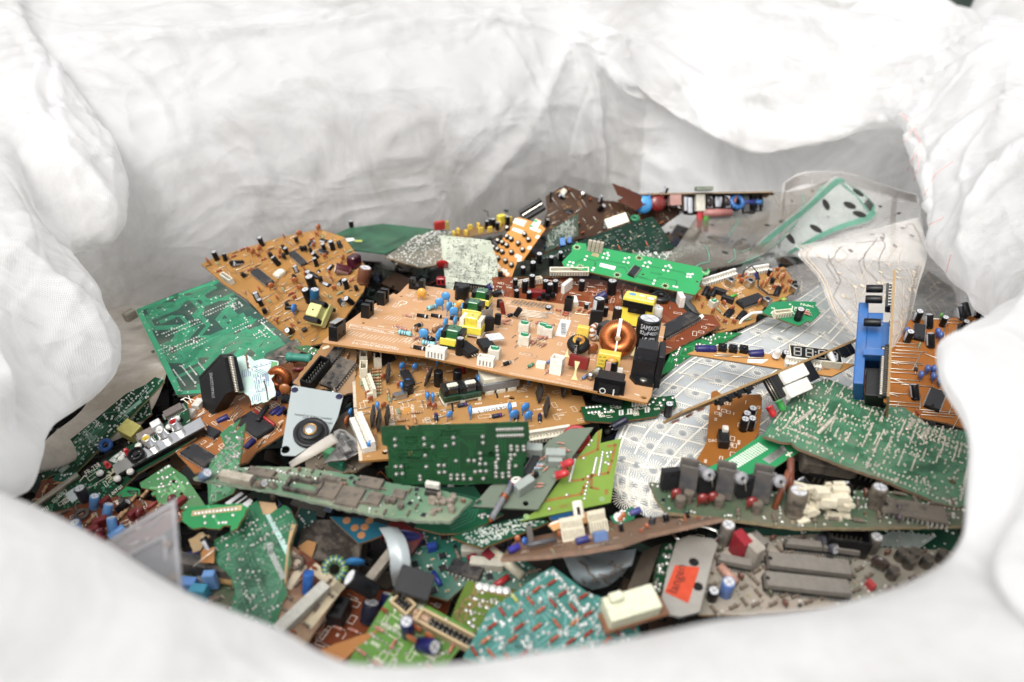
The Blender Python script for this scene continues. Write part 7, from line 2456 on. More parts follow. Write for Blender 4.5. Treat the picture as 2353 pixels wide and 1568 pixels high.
b.scatter([(R_DUST, 4, 10), (DC_OR, 4, 4, 40), (E_BLACK, 4, 4, 30, 60)])
b = Board('circuit_board', 'tan torn scrap wedged beside the green board with pale stripes', 'circuit board', 'f',
          [(400, 380), (560, 290), (640, 330), (540, 500), (450, 530)], (-0.2, -0.6, 1), 0.04, pcb('#b09468', 0.6, 0.25), torn=0.6, seed=65)
b.scatter([(E_BLACK, 3, 3, 40, 80)])
b = Board('circuit_board', 'little orange-tan board piece with a pin, above the long black bar', 'circuit board', 'f',
          [(560, 490), (700, 460), (690, 650), (530, 640)], (-0.1, -0.6, 1), 0.035, pcb('#b57a3c', 0.4, 0.08), seed=66, torn=0.3)
b.put(jumper(14), 600, 605, 30, z=2)
# brown board with worn print and white resistor
b = Board('circuit_board', 'worn brown and cream board with a long white resistor and blue capacitor', 'circuit board', 'f',
          [(1580, 440), (1820, 590), (2170, 890), (2150, 950), (1690, 1680), (1390, 1520), (1440, 1240), (1540, 960), (1520, 820)], (0.1, -0.30, 1), 0.022, pcb('#6a3018', 0.45, 0.3, 0.2, 30, grime='#b9a68a'), torn=0.3, seed=67, k=0.76, edge=pl('#c4ac82', 0.85, 0.1), t=2.4, holes=[(2060, 940, 1.8)])
b.put(block(46, 9, 9, '#b9b7ac', 0.6, 'resistor', 0.2, 0.7), 1720, 1200, b.dirn((1500, 1420), (1940, 1000)), label='long white ceramic resistor')
b.put(ecap(8, 18, '#2a6ac0', '#7fa8d8', False), 1765, 985, rz=110, ry=25, label='bright blue capacitor')
b.line([(1590, 560), (1700, 700), (1560, 900)], 4.5, mat('#b8aa90', 0.7, 0, 0.15), name='bare_patch')
b.line([(1860, 720), (2120, 930), (1800, 1330)], 6, mat('#bfb090', 0.7, 0, 0.15), name='bare_patch')
b.put(DC_OR[1], 1850, 730, 20)
b.put(DC_OR[1], 1610, 1460, 20)
b.put(toroid(5, 1.5, '#6a5a4a', 0, 16, ('#6a5a4a', '#5a4c3e')), 1640, 650)
b.scatter([(R_DUST, 4, 8), (J_S, 5, 5)])

# deep middle
b = Board('circuit_board', 'rust-red board deep in the front, a black socket and white print on it', 'circuit board', 7,
          [(1075, 930), (1200, 760), (1310, 630), (1620, 640), (1800, 590), (2010, 595), (1990, 680), (1950, 780), (1700, 1000), (1400, 1130), (1100, 1080), (1000, 1000)], (0, -0.12, 1), 0.000, pcb('#84401f', 0.4, 0.1), seed=68, torn=0.2)
b.put(block(14, 10, 10, '#1a1a1c', 0.8, 'connector', slots=2), 1300, 800, 10)
b.put(block(9, 9, 8, '#cfcbc0', 0.8, 'connector'), 1225, 790, 10)
b.put(ecap(10, 12, '#25283c', '#6a7086'), 1470, 830, 0, ry=30)
b.put(ecap(6, 10, '#25286a', '#8f96c8'), 1560, 760, 0, ry=40)
b.legend(40)
b.scatter([(J_S, 5, 12), (R_PINK, 4, 6)])
b = Board('circuit_board', 'orange-tan pointed scrap at the front rim', 'circuit board', 7,
          [(1180, 1000), (1400, 920), (1545, 878), (1430, 970), (1330, 1060), (1260, 1090)], (0, -0.3, 1), 0.040, pcb('#bd7c3a', 0.4, 0.06), seed=69, torn=0.2)
b = Board('circuit_board', 'yellow-green board with white sockets and purple capacitors, at the front rim', 'circuit board', 7,
          [(1640, 620), (1660, 635), (2130, 890), (2060, 960), (1900, 1160), (1520, 1190), (1340, 1090), (1480, 870), (1560, 740)], (0.05, -0.30, 1), 0.036, pcb('#63963a', 0.35, 0.06, 0.16), seed=70, edge=pl('#b8b48a', 0.6), xaxis=(1, 2), holes=[(1643, 684, 2.6)])
b.put(boxheader(12, 8, 5, 3, '#c9b083'), 1690, 740, -10)
b.put(boxheader(34, 8, 6, 10, '#c9b083'), 1950, 900, b.dirn((1870, 850), (2040, 940)))
b.put(ecap(7, 16, '#26286e', '#7f86c0'), 1715, 910, 0, label='purple-blue capacitor')
b.put(ecap(8, 12, '#26286e', '#7f86c0'), 1790, 970, 0, ry=50)
b.many(res(10, 4.6, '#c4a080', ('#a86a4a',), 2), [(1800, 805), (1790, 845)], b.dirn((1760, 780), (1840, 830)))
b.put(DC_OR[2], 1770, 900)
b.put(DC_OR[2], 1850, 950)
b.put(DC_OR[2], 1740, 965)
b.solder(40, 1.0, 2)
b.scatter([(R_PINK, 4, 8), (DC_OR, 4, 4)])
b.legend(50)
b = Board('circuit_board', 'olive green board with five big white pads, between the yellow-green and teal boards', 'circuit board', 7,
          [(2080, 575), (2340, 640), (2500, 650), (2430, 760), (2250, 880), (2150, 900), (1970, 830), (2020, 700)], (0, -0.35, 1), 0.020, pcb('#5f7a1c', 0.38, 0.08), seed=71)
b.joints([(2155, 612), (2195, 620), (2237, 628), (2277, 635), (2318, 640)], 2.6, 1.0, mat('#d4d4d0', 0.3, 0.3, 0.05))
b.solder(34, 1.1, 1)
b.traces(10, mat('#8a6a2a', 0.4, 0.1, 0.1), 1.2, (1, 3), 2.2)
b = Board('circuit_board', 'teal board with many orange-banded resistors and blurred solder, at the front rim', 'circuit board', 8,
          [(720, 490), (940, 655), (1090, 700), (1230, 830), (1260, 900), (1000, 1100), (500, 1150), (170, 1050), (330, 760), (560, 600)], (0.06, -0.28, 1), 0.042, pcb('#468a80', 0.36, 0.06, 0.14), seed=72, edge=pl('#a8b0a0', 0.6), xaxis=(8, 0))
b.scatter([(R_RED, 3.6, 40), ([res(5.5, 2.4, '#c07a50', ('#e8e2d0', '#8a2a1c'), 2), res(5, 2.2, '#b0b04a', ('#d8d8c8',), 2)], 3.6, 34)])
b.solder(160, 1.1, 2, mat('#d6dad8', 0.25, 0.5, 0.05), h=1.4)
b.traces(16, mat('#5f9f98', 0.4, 0, 0.05), 1.2, (1, 4), 2.4)
sw, ss = MB(), MB()
sw.rbox(0, 0, 0, 36, 17, 12, pl('#cfd0b4', 0.4, 0.08), 1.2)
sw.rbox(-10, 5, 11.9, 9, 6, 5, pl('#cfd0b4', 0.4, 0.08), 1.0)
ss.rbox(2, -3, -3, 46, 14, 3.0, mat('#8a5a34', 0.5, 0, 0.2), 1.0)
loose([('connector', sw.mesh('connector')), ('base_strip', ss.mesh('base_strip'))], 'connector', 'cream plastic block with a small knob, on the teal resistor board', 'connector', 8, 1190, 760, 0.060, (0.05, -0.30, 1), to=(1370, 705), sc=0.77)
# teal big board in the middle
b = Board('circuit_board', 'teal dusty board with chips and red and white pieces, sunk in the middle front', 'circuit board', 7,
          [(1720, 300), (1830, 270), (2060, 300), (2440, 460), (2640, 600), (2480, 640), (2060, 610), (1960, 700), (1700, 620), (1680, 450)], (0, -0.16, 1), 0.008, pcb('#2a6f5e', 0.4, 0.25, grime='#7c8278'), seed=73)
b.put(dip(16, 9, dust=0.3), 2070, 530, b.dirn((2000, 510), (2150, 560)))
b.put(block(16, 5, 6, '#b8b4a4', 0.8, 'connector', 0.25), 2125, 415, -20)
b.put(block(20, 6, 6, '#b8b4a4', 0.8, 'connector', 0.25), 2200, 495, -25)
b.put(boxcap(10, 7, 7, '#8a2430'), 2225, 445, 30)
b.put(rod(26, 6, '#b9b29a'), 2320, 500, b.dirn((2260, 450), (2400, 570)), z=2)
b.put(rod(10, 4, '#b01c24'), 2290, 595, 20)
b.put(rod(10, 3, '#1f2f9a'), 1893, 575, 100)
b.put(boxcap(6, 4, 5, '#2a4aa8'), 1865, 390, 0)
b.put(boxcap(6, 4, 4, '#8a2430'), 2110, 455, 0)
b.scatter([(SMDS, 3, 24), (CHIPS, 9, 3), (R_DUST, 4, 8)])
b.solder(60, 1.0, 3)
# blue board and grey ribbon
b = Board('circuit_board', 'smooth blue-green board with orange pads, in shade under the dust-caked chip board', 'circuit board', 7,
          [(1235, 185), (1420, 195), (1600, 240), (1560, 300), (1415, 352)], (0, -0.25, 1), 0.020, pcb('#1d5f74', 0.35, 0.05), seed=74)
b.joints([(1340, 210), (1390, 255), (1450, 250), (1430, 300), (1480, 210)], 2.6, 0.2, mat('#a8703a', 0.4), name='pads')
f = Film('ribbon_cable', 'grey ridged ribbon cable arching down over the dark hollow', 'ribbon cable',
         [[hp(7, 1540, 262, .028), hp(7, 1580, 330, .032), hp(7, 1605, 430, .03), hp(7, 1612, 520, .022), hp(7, 1625, 610, .005)], [hp(7, 1600, 255, .028), hp(7, 1640, 320, .033), hp(7, 1668, 420, .031), hp(7, 1672, 515, .024), hp(7, 1680, 590, .005)], [hp(7, 1650, 262, .026), hp(7, 1700, 330, .031), hp(7, 1725, 420, .029), hp(7, 1732, 520, .022), hp(7, 1735, 600, .005)]], mat('#a9b2b4', 0.3, 0.1, 0.05, 0.05), 8, thick=0.001)
f.marks([[(0.03 + 0.055 * k, 0.0), (0.03 + 0.055 * k, 1.0)] for k in range(18)], 0.0007, mat('#c9d0d2', 0.3, 0.2, 0.02), name='wire_ridges', sub=14)
loose(block(26, 20, 20, '#1f1f22', 1.0, 'connector', 0.1), 'connector', 'black socket block at the end of the grey ribbon cable', 'connector', 7, 1740, 640, 0.03, (0.25, -0.5, 1), to=(1860, 680), sc=0.75)
loose(ecap(17, 30, '#1a1b20', '#2c2d34'), 'capacitor', 'large black capacitor with a white top, tipped over in the front hollow', 'capacitor', 7, 1510, 650, 0.020, (-0.62, -0.05, 0.62), sc=0.6)
ct_ = MB()
ct_.lathe([(7.4, 30.15), (0.01, 30.2)], 24, pl('#d8dadc', 0.35, 0.05), smooth=False)
link('capacitor_top', ct_.mesh('capacitor_top'), bpy.data.objects[[o.name for o in bpy.data.objects if o.get('label', '').startswith('large black capacitor with a white')][0]])
loose(disc(16, '#1f7fc0', 6, 0), 'capacitor', 'big blue disc in the dark hollow', 'capacitor', 7, 1405, 480, 0.012, (0, -0.6, 1), sc=0.75)
loose(toroid(8, 4, '#2a6a4a', 15, 22, ('#2a8a5a', '#8f9a2c', '#1d3f8a')), 'coil', 'green ring coil wound with yellow and blue wire', 'coil', 7, 1275, 525, 0.012, (0, -0.5, 1), sc=0.7)
loose(block(40, 9, 9, '#9a9284', 0.8, 'resistor', 0.35, 0.7), 'resistor', 'dusty long ceramic block leaning beside the tipped capacitor', 'resistor', 7, 1545, 510, 0.012, (0, -0.4, 1), to=(1600, 440), sc=0.6)
loose(boxcap(22, 14, 10, '#6a1c1c'), 'capacitor', 'dark red fat capacitor behind the grey ribbon cable', 'capacitor', 7, 1680, 330, 0.008, (0.2, -0.6, 1), to=(1740, 370))
loose(ecap(8, 15, '#25286a', '#8f96c8'), 'capacitor', 'navy capacitor lying right of the grey ribbon cable', 'capacitor', 7, 1800, 320, 0.012, (-0.9, -0.2, 0.3))
loose(block(40, 30, 18, '#2c2218', 1.2, 'block', 0.3), 'transformer', 'dark brown block sunk in the hollow', 'transformer', 7, 1270, 430, -0.012, (0, -0.2, 1))
b = Board('circuit_board', 'amber offcut with a notch, standing in the hollow beside the worn brown board', 'circuit board', 7,
          [(1040, 370), (1100, 330), (1155, 345), (1125, 445), (1090, 440)], (0.1, -0.6, 1), 0.015, pcb('#a8722c', 0.4, 0.1), seed=75)
b = Board('circuit_board', 'dark teal board wall at the left of the hollow', 'circuit board', 7,
          [(1020, 230), (1050, 130), (1150, 150), (1160, 240), (1140, 350), (1010, 400)], (0.5, -0.8, 0.5), 0.010, pcb('#24504a', 0.4, 0.1), seed=76)
b.solder(12, 0.9)

# dust-caked chip board
b = Board('circuit_board', 'dust-caked green board with square chips and an empty socket, torn front edge', 'circuit board', 5,
          [(-865, 815), (-700, 760), (-420, 735), (-100, 745), (200, 790), (490, 850), (830, 900), (1035, 965), (885, 1112), (700, 1105), (440, 1080), (100, 1010), (-330, 905)], (0.0, -0.10, 1), 0.052, pcb('#668a6c', 0.6, 0.26, grime='#a09484'), torn=0.5, seed=77, k=0.62, edge=mat('#8fa08a', 0.8, 0, 0.3), t=2.2, xaxis=(12, 9))
AX = b.dirn((-330, 905), (700, 1105))
FQ = flatchip(24, 24, 3, 22, '#4c4742', 0.5)
b.put(FQ, 60, 900, AX, label='square chip')
b.put(FQ, 205, 950, AX, label='square chip')
b.put(flatchip(15, 15, 3, 14, '#4c4742', 0.5), 370, 965, AX)
b.put(flatchip(13, 11, 3, 10, '#4c4742', 0.5), 540, 935, AX)
b.put(flatchip(22, 10, 3, 16, '#4a4540', 0.5), 75, 840, AX)
b.put(dip(40, 13, '#4a4540', 0.5, 1.3), 340, 860, AX, label='long chip')
b.put(dip(32, 10, '#4a4540', 0.5, 1.8), -400, 790, AX, label='long chip')
so = MB()
for cx, cy, lx, ly in ((0, -7, 36, 3), (0, 7, 36, 3), (-16.5, 0, 3, 11), (16.5, 0, 3, 11)):
    so.box(cx, cy, 0.2, lx, ly, 5, mat('#2a2826', 0.6, 0, 0.35, 0.2, 250))
b.put([('chip_socket', so.mesh('chip_socket'))], -110, 885, AX, label='empty black chip socket')
b.put(block(34, 9, 9, '#b3aa98', 0.8, 'connector', 0.35, 0.7), -560, 840, AX)
b.put(ecap(10, 12, '#6a84a4', '#9ab0c8', dust=0.3), -800, 815, 0, ry=40)
b.put(ecap(9, 10, '#4a443c', '#6a645c', dust=0.5), -430, 865, 0, ry=60)
b.put(comb(14, 6, 5, '#2a2a2a', 7), 765, 930, AX)
b.put(boxcap(14, 5, 11, '#c9c6ba'), 770, 905, AX)
b.many(ecap(6, 6, '#5a4a52', '#6a645c', False, 0.5), [(500, 985), (460, 980), (550, 1020)], 0)
rg = random.Random(4)
for k in range(16):
    b.put(block(rg.uniform(4, 9) // 1, rg.uniform(3, 6) // 1, rg.uniform(3, 8) // 1, '#b3a695', 1.0, 'dust_clump', 0.5, 0.95), rg.uniform(760, 920), rg.uniform(960, 1060), rg.uniform(0, 180), rx=rg.uniform(-30, 30))
b.scatter([(R_DUST, 4, 22), (SMDS, 3, 20), ([ecap(6, 7, '#4a443c', '#6a645c', False, 0.5)], 5, 10, 20, 40), ([disc(5, '#8a5a42', 3, 1)], 4, 8)])
b.solder(30, 0.9, 2)
b = Board('circuit_board', 'flat glossy emerald board under the grey board with red lamps', 'circuit board', 5,
          [(640, 1150), (830, 880), (1050, 870), (1150, 1010), (1250, 1060), (1120, 1130), (950, 1190), (830, 1195)], (0.02, -0.16, 1), 0.014, pcb('#126440', 0.28, 0.04), seed=78, xaxis=(6, 4))
b.joints([(1085, 1072), (1105, 1065), (1120, 1062), (1145, 1075), (1105, 1085), (880, 870), (900, 868)], 1.3, 1.0)
b.traces(10, mat('#1a7a52', 0.3, 0, 0.03), 1.0, (2, 5), 2.2, (10, 40))
b = Board('circuit_board', 'green strip densely dotted with solder, a raw brown front edge', 'circuit board', 5,
          [(890, 1215), (1040, 1160), (1260, 1108), (1400, 1075), (1560, 1112), (1480, 1150), (1105, 1292), (1000, 1260)], (0, -0.2, 1), 0.026, pcb('#15553a', 0.35, 0.06), seed=79, edge=pl('#9a6a34', 0.8, 0.1), xaxis=(6, 5))
b.solder(170, 0.62, 5, mat('#c4cac4', 0.3, 0.5, 0.05), h=0.6)
b.legend(20, size=(4, 10))
# scraps behind the comb connector board
b = Board('circuit_board', 'small deep blue board strip under the lime green board', 'circuit board', 'g',
          [(720, 115), (985, 50), (1000, 110), (760, 170)], (0, -0.3, 1), 0.028, pcb('#14507a', 0.35, 0.03), seed=80)
b = Board('circuit_board', 'tan scrap with a white printed arc, under the lime green board', 'circuit board', 'g',
          [(705, 210), (760, 170), (1000, 105), (1180, 50), (1290, 30), (1310, 110), (1180, 180), (870, 240), (770, 280)], (0, -0.35, 1), 0.034, pcb('#cf9a5c', 0.4, 0.04), seed=81, torn=0.3)
b.line([(740, 200), (830, 165), (930, 170), (990, 210)], 1.0)
b = Board('circuit_board', 'green board corner with a white printed disc, beside the membrane', 'circuit board', 'g',
          [(1420, 110), (1640, 15), (1690, 0), (1710, 60), (1700, 140), (1560, 200), (1460, 190)], (0, -0.3, 1), 0.024, pcb('#1d7f52', 0.35, 0.05), seed=82)
b.joints([(1525, 120)], 3.6, 0.1, PAPER, name='pads')
b.joints([(1480, 90), (1500, 75), (1545, 50), (1570, 55), (1590, 45), (1560, 40)], 0.9, 0.4)
b.joints([(1665, 75)], 2.2, 0.1, PAPER, name='pads')

# brown board seen on edge with comb connectors
e = EdgeBoard('circuit_board', 'brown board seen nearly on edge, bent in the middle, cream comb connectors standing on it', 'circuit board', 0, (1150, 1283), (1660, 1190), 0.405, 0.42, 0.22, 44, pcb('#8f6a50', 0.55, 0.3), t=2.4, edge=mat('#8a6a54', 0.8, 0, 0.25, 0.2, 200), seed=83, k=0.5,
              shape=[(0, 0), (0.17, -0.24), (0.33, -0.38), (0.5, -0.40), (0.64, -0.16), (1, 0), (0.92, 0.6), (0.6, 1), (0.1, 0.9)])
e.uv(comb(26, 26, 6, '#d2cab2', 8), 0.34, 0.25, -4, label='cream comb connector')
e.uv(comb(22, 26, 6, '#d2cab2', 6), 0.47, 0.42, 8, label='cream comb connector')
bk = MB()
bk.rbox(0, 0, 22, 12, 4, 20, pl('#dcd6c4', 0.4, 0.04), 3)
bk.box(0, -2.1, 26, 4, 0.3, 9, HOLE)
e.uv([('bracket', bk.mesh('bracket'))], 0.385, 0.34, 0, label='white keyhole bracket')
e.uv(block(16, 10, 10, '#5f7fb4', 1.0, 'capacitor', 0.2), 0.44, -0.04, 3, label='blue square capacitor')
e.uv(ecap(8, 15, '#3a3f86', '#9aa0c8'), 0.33, -0.05, 0, ry=85, z=4)
e.uv(ecap(8, 14, '#3a36a0', '#9aa0c8'), 0.04, 0.1, 20, ry=80, z=4, label='violet capacitor')
e.uv(rod(34, 6, '#5c5c60'), 0.19, 0.1, 8, z=4, label='grey ribbed tube')
e.uv(block(7, 6, 18, '#6b6460', 0.8), 0.16, 0.55, z=2)
e.uv(ecap(8, 14, '#4a4f92', '#9aa0c8'), 0.63, 0.5, 0, ry=80, z=14)
e.uv(DC_OR[2], 0.575, 0.4, z=6)
e.uv(DC_OR[2], 0.60, 0.5, z=8)
e.uv(ecap(8, 9, '#3a3a3e', '#55555a'), 0.71, 0.35, 0, ry=20)
e.uv(ecap(7, 9), 0.78, 0.35)
e.uv(ecap(7, 8), 0.88, 0.35)
e.uv(ecap(6, 9), 0.56, 0.25)
e.uv(disc(9, '#2f6ac0', 5, 0), 0.13, 0.5, 40)
e.uv(rod(12, 5, '#c49a72'), 0.385, 0.0, 4, z=2)
e.scatter([(R_DUST, 4, 14), (DC_OR, 4, 10, 40), (J_S, 5, 8), (R_TAN, 4, 8)])

# ------------------------------------------------------------------ right side
b = Board('circuit_board', 'amber board full of straight wire links and blue capacitors, running under the bag at right', 'circuit board', 3,
          [(1590, 990), (1800, 985), (2000, 970), (2145, 955), (2230, 1000), (2230, 1700), (1900, 1600), (1700, 1560), (1380, 1500), (1380, 1345), (1520, 1340), (1560, 1150)], (-0.08, -0.30, 1), 0.065, pcb('#a9651f', 0.36, 0.08, 0.14), seed=91, xaxis=(6, 3), torn=0.15)
lk = [(1640, 1130), (1650, 1150), (1680, 1175), (1640, 1190), (1630, 1210), (1650, 1240), (1640, 1285), (1640, 1305), (1650, 1345), (1635, 1365), (1720, 1380), (1640, 1480), (1640, 1500), (1660, 1250), (1940, 1010), (1900, 990), (1830, 1530), (1850, 1545), (1840, 1560), (1640, 1430)]
b.many(jumper(26), lk, b.dirn((1600, 1150), (1740, 1160)))
b.many(jumper(14), [(1880, 1060), (1900, 1065), (1925, 1070), (1950, 1075), (1735, 1480), (1610, 1060), (1760, 1000)], b.dirn((1900, 1040), (1902, 1100)))
b.put(dip(16, 9, dust=0.05), 1728, 1070, b.dirn((1722, 1120), (1730, 1020)))
b.put(flatchip(24, 24, 4, 20, '#28282a', 0.1), 2040, 1090, 10)
b.put(dip(18, 12, dust=0.05), 1820, 1470, 0)
BB = disc(7, '#4a68ae', 5, 3)
b.many(BB, [(1650, 1080), (1830, 1085), (1845, 1105), (1768, 1305), (1805, 1305), (1840, 1320), (1730, 1340), (1803, 1350), (1840, 1375)], 20)
for x, y, ry in ((1657, 1115, 0), (1712, 995, 0), (1790, 1035, 30), (1800, 1150, 35), (1710, 1460, 45), (1462, 1410, 0), (1990, 990, 50), (2080, 970, 20), (2020, 965, 60), (2110, 1040, 20)):
    b.put(ecap(7, 13), x, y, 40, ry=ry)
b.put(trimmer(), 1920, 1195, 0, sc=0.9)
b.put(disc(5, '#4a9a2a', 3, 3), 1852, 985)
b.many(R_RED[0], [(1480, 1330), (1470, 1350), (1720, 1545), (1495, 1365)], 30)
b.many(diode(5, 2.6), [(1710, 1285), (1850, 1420), (1880, 1430)], 10)
b.scatter([(J_L, 6, 30), (R_TAN, 4, 6), (E_BLACK, 4, 3), (J_S, 5, 14)])
b.legend(40, mat('#7a4512', 0.6, 0, 0), w=0.5)

# upright board with the blue plastic block
blu, blk2, bl3 = MB(), MB(), MB()
e = EdgeBoard('circuit_board', 'upright tan board seen on edge with a bright blue plastic block clamped to it', 'circuit board', 3, (1540, 1440), (1578, 690), 0.49, 0.535, 0.0, 70, pcb('#a9834e', 0.4, 0.12), edge=pl('#a98a5c', 0.75, 0.15), seed=92, flip=False, torn=0.2)
zs = 1
BLU = mat('#1268b4', 0.38, 0, 0.12, 0.1, 120, grime='#8a7a6a')
Lh = e.L
blu.rbox(0.46 * Lh, 30, 15, 0.66 * Lh, 40, 6.5, BLU, 1.2)
blk2.rbox(0.56 * Lh, 26, 5, 0.30 * Lh, 30, 10.2, BLU, 1.0)
blk2.rbox(0.53 * Lh, 24, 0.5, 0.22 * Lh, 24, 5, BLU, 1.0)
bl3.box(0.36 * Lh, 10, 1, 0.05 * Lh, 8, 15, BLU)
bl3.rbox(0.2 * Lh, 30, 2, 0.22 * Lh, 22, 12, pl('#151518', 0.4), 1.0)
p_ = e.raw([('plastic_block', blu.mesh('plastic_block')), ('block_core', blk2.mesh('block_core')), ('block_foot', bl3.mesh('block_foot'))], 0, 0, 0, label='bright blue plastic block')
e.uv(dip(16, 8), 0.80, 0.08)
for u, v in ((0.86, 0.05), (0.77, 0.05), (0.57, 0.03)):
    e.uv(ecap(6, 11), u, v, z=6)
    e.uv(jumper(7), u, v, 90)
e.uv(comb(40, 5, 5, '#1a1a1c', 22), 0.22, 0.1)
b = Board('circuit_board', 'plain amber board fragment with black capacitors and a black lever switch', 'circuit board', 6,
          [(500, 200), (530, 190), (560, 215), (800, 215), (798, 300), (780, 445), (640, 640), (500, 640), (410, 605), (470, 500)], (-0.02, -0.20, 1), 0.030, pcb('#a0621c', 0.3, 0.04, 0.12), seed=93, xaxis=(3, 5))
b.many(ecap(6, 11), [(695, 390), (685, 425), (727, 420), (730, 360)], 0)
b.put(block(12, 7, 7, '#17171a', 0.6, 'switch'), 565, 500, 10)
b.put(block(4, 4, 3, '#cfcbc0', 0.6, 'lever'), 570, 470, 10, z=7)
b.text('DAO', (485, 497), (540, 497), h=2.6)
b.text('OSOW', (545, 525), (605, 545), h=2.6)
b.legend(22, size=(2, 5))
b = Board('circuit_board', 'bright green board with rows of plated holes and edge contacts', 'circuit board', 6,
          [(800, 452), (830, 470), (1000, 520), (1022, 555), (838, 672), (700, 740), (560, 730), (455, 660), (600, 590)], (0.0, -0.35, 1), 0.036, pcb('#22985a', 0.32, 0.03, 0.1), seed=94, xaxis=(8, 0))
mb = MB()
b.joints([(610 + 13 * i + 12 * j, 610 - 8 * i + 8 * j) for i in range(14) for j in range(5)], 0.9, 0.3, mat('#c8d8c4', 0.35, 0.2, 0.05), name='plated_holes')
for k in range(12):
    b.line([(812 + 9 * k, 600 - 6 * k), (842 + 9 * k, 618 - 6 * k)], 1.5, SOLDER, name='edge_contact')
b.quad([(905, 525), (925, 515), (945, 545), (930, 552)], mat('#d4d4cc', 0.3, 0.4, 0.05), name='solder_patch')
b.line([(945, 575), (975, 560)], 1.2)
b.line([(955, 560), (965, 580)], 1.2)
# dusty green solder-side board
b = Board('circuit_board', 'large dusty green board bristling with solder, its torn corner over the membrane', 'circuit board', 6,
          [(805, 460), (860, 360), (1000, 210), (1060, 185), (1100, 150), (1180, 120), (1240, 140), (1580, 290), (1640, 290), (1800, 405), (1990, 430), (2080, 470), (2060, 700), (2020, 870), (1960, 885), (1850, 860), (1500, 712), (1290, 640), (1010, 532), (975, 497), (910, 495)], (0.06, -0.02, 1), 0.075, pcb('#4d8062', 0.42, 0.22, 0.16, grime='#8f8676'), torn=0.35, seed=95, edge=pl('#8a6f54', 0.85, 0.2), t=2.0, xaxis=(17, 15), holes=[(1935, 738, 2.6)])
b.traces(90, mat('#4c9468', 0.4, 0, 0.12), 0.8, (2, 7), 1.7, (5, 24))
SB = mat('#c2bcae', 0.32, 0.6, 0.2, 0.2, 400)
b.solder(420, 0.8, 34, SB, h=1.4)
mb = MB()
for (x0, y0, x1, y1) in ((1000, 385, 1095, 310), (1135, 440, 1230, 350), (1660, 420, 1700, 370), (1740, 470, 1790, 420)):
    A_, B_ = b.px(x0, y0), b.px(x1, y1)
    for k in range(13):
        b.dome(mb, (A_[0] + (B_[0] - A_[0]) * k / 12, A_[1] + (B_[1] - A_[1]) * k / 12), 1.7, 1.4, SB)
b.part('solder_bars', mb)
b.quad([(1030, 380), (1090, 325), (1180, 345), (1120, 405)], mat('#357a50', 0.35, 0, 0.1), name='bare_patch', z=0.08)
# heat sink board
b = Board('circuit_board', 'grimy green board with three pairs of grey heat sinks and fat grey resistors', 'circuit board', 6,
          [(130, 735), (230, 745), (420, 800), (900, 790), (1500, 780), (2000, 840), (1985, 990), (1450, 1003), (1000, 1003), (560, 945), (230, 910), (180, 850)], (0.0, -0.02, 1), 0.055, pcb('#4a6a4c', 0.5, 0.35, grime='#6f665a'), torn=0.35, seed=96, edge=pl('#9a8a66', 0.85, 0.25), t=2.4, xaxis=(9, 8))
HS = heatsink(11, 23, '#5a5a5c')
GR = res(13, 8, '#96969a', (), 3, 6, dust=0.2)
for x, y, gx_, gy_ in ((345, 800, 450, 850), (560, 815, 640, 870), (775, 835, 860, 890)):
    b.put(HS, x, y, -8, label='pair of dark heat sinks')
    b.put(GR, gx_, gy_, -70, ry=-28, z=14, label='fat grey resistor')
for x, y in ((245, 790), (460, 815), (690, 835)):
    b.put(to220('#2c2c2e', False, 14, 11, 3), x, y, 20)
RDT = disc(7, '#8a2420', 5, 3)
b.many(RDT, [(285, 850), (500, 870), (730, 900), (440, 880)], 20)
b.many(ecap(6, 8, '#4a4440', '#6a6460', False, 0.5), [(540, 880), (765, 915), (310, 885), (360, 850)], 0)
b.put(ecap(11, 18, '#37322e', '#5a544e', True, 0.5), 985, 925, label='dusty dark capacitor')
b.put(ecap(9, 15, '#37322e', '#77716a', True, 0.5), 1465, 880)
CR = pl('#d2c9b0', 0.6, 0.2)
rg = random.Random(8)
wb = MB()
for k in range(70):
    wb.box(rg.uniform(-15, 15), rg.uniform(-6, 6), rg.uniform(0, 17) * rg.uniform(0.5, 1), rg.uniform(2, 11), rg.uniform(1.5, 6), rg.uniform(1, 5), CR, RZ(rg.uniform(-20, 20)) @ RY(rg.uniform(-14, 14)))
b.put([('connector', wb.mesh('connector'))], 1130, 900, 5, label='smashed cream plastic connector')
b.put(dip(28, 14, '#3c3833', 0.5), 1690, 925, b.dirn((1560, 900), (1780, 940)), label='dusty wide chip')
b.put(rod(30, 4, '#7a3a22'), 940, 830, 100, ry=-60, z=12)
b.put(rod(26, 4, '#8a4a2a'), 905, 850, 60, ry=-60, z=8)
b.scatter([(R_DUST, 4, 30), ([disc(5, '#7a4a3a', 3, 1), disc(5, '#5a4a52', 3, 1)], 4, 16), (E_BLACK, 4, 8, 20, 20), (SMDS, 3, 16)])
b.solder(60, 0.9, 4)
loose(block(34, 18, 12, '#4a443c', 2, 'connector', 0.5, 0.8), 'connector', 'sooty lump of connector below the dusty green board', 'connector', 6, 1170, 635, 0.03, (0, -0.4, 1), to=(1260, 650))
loose(comb(60, 16, 12, '#1d1b1a', 16), 'connector', 'dark connector row in the shade under the dusty green board', 'connector', 6, 1330, 745, 0.02, (0, -0.4, 1), to=(1450, 770))
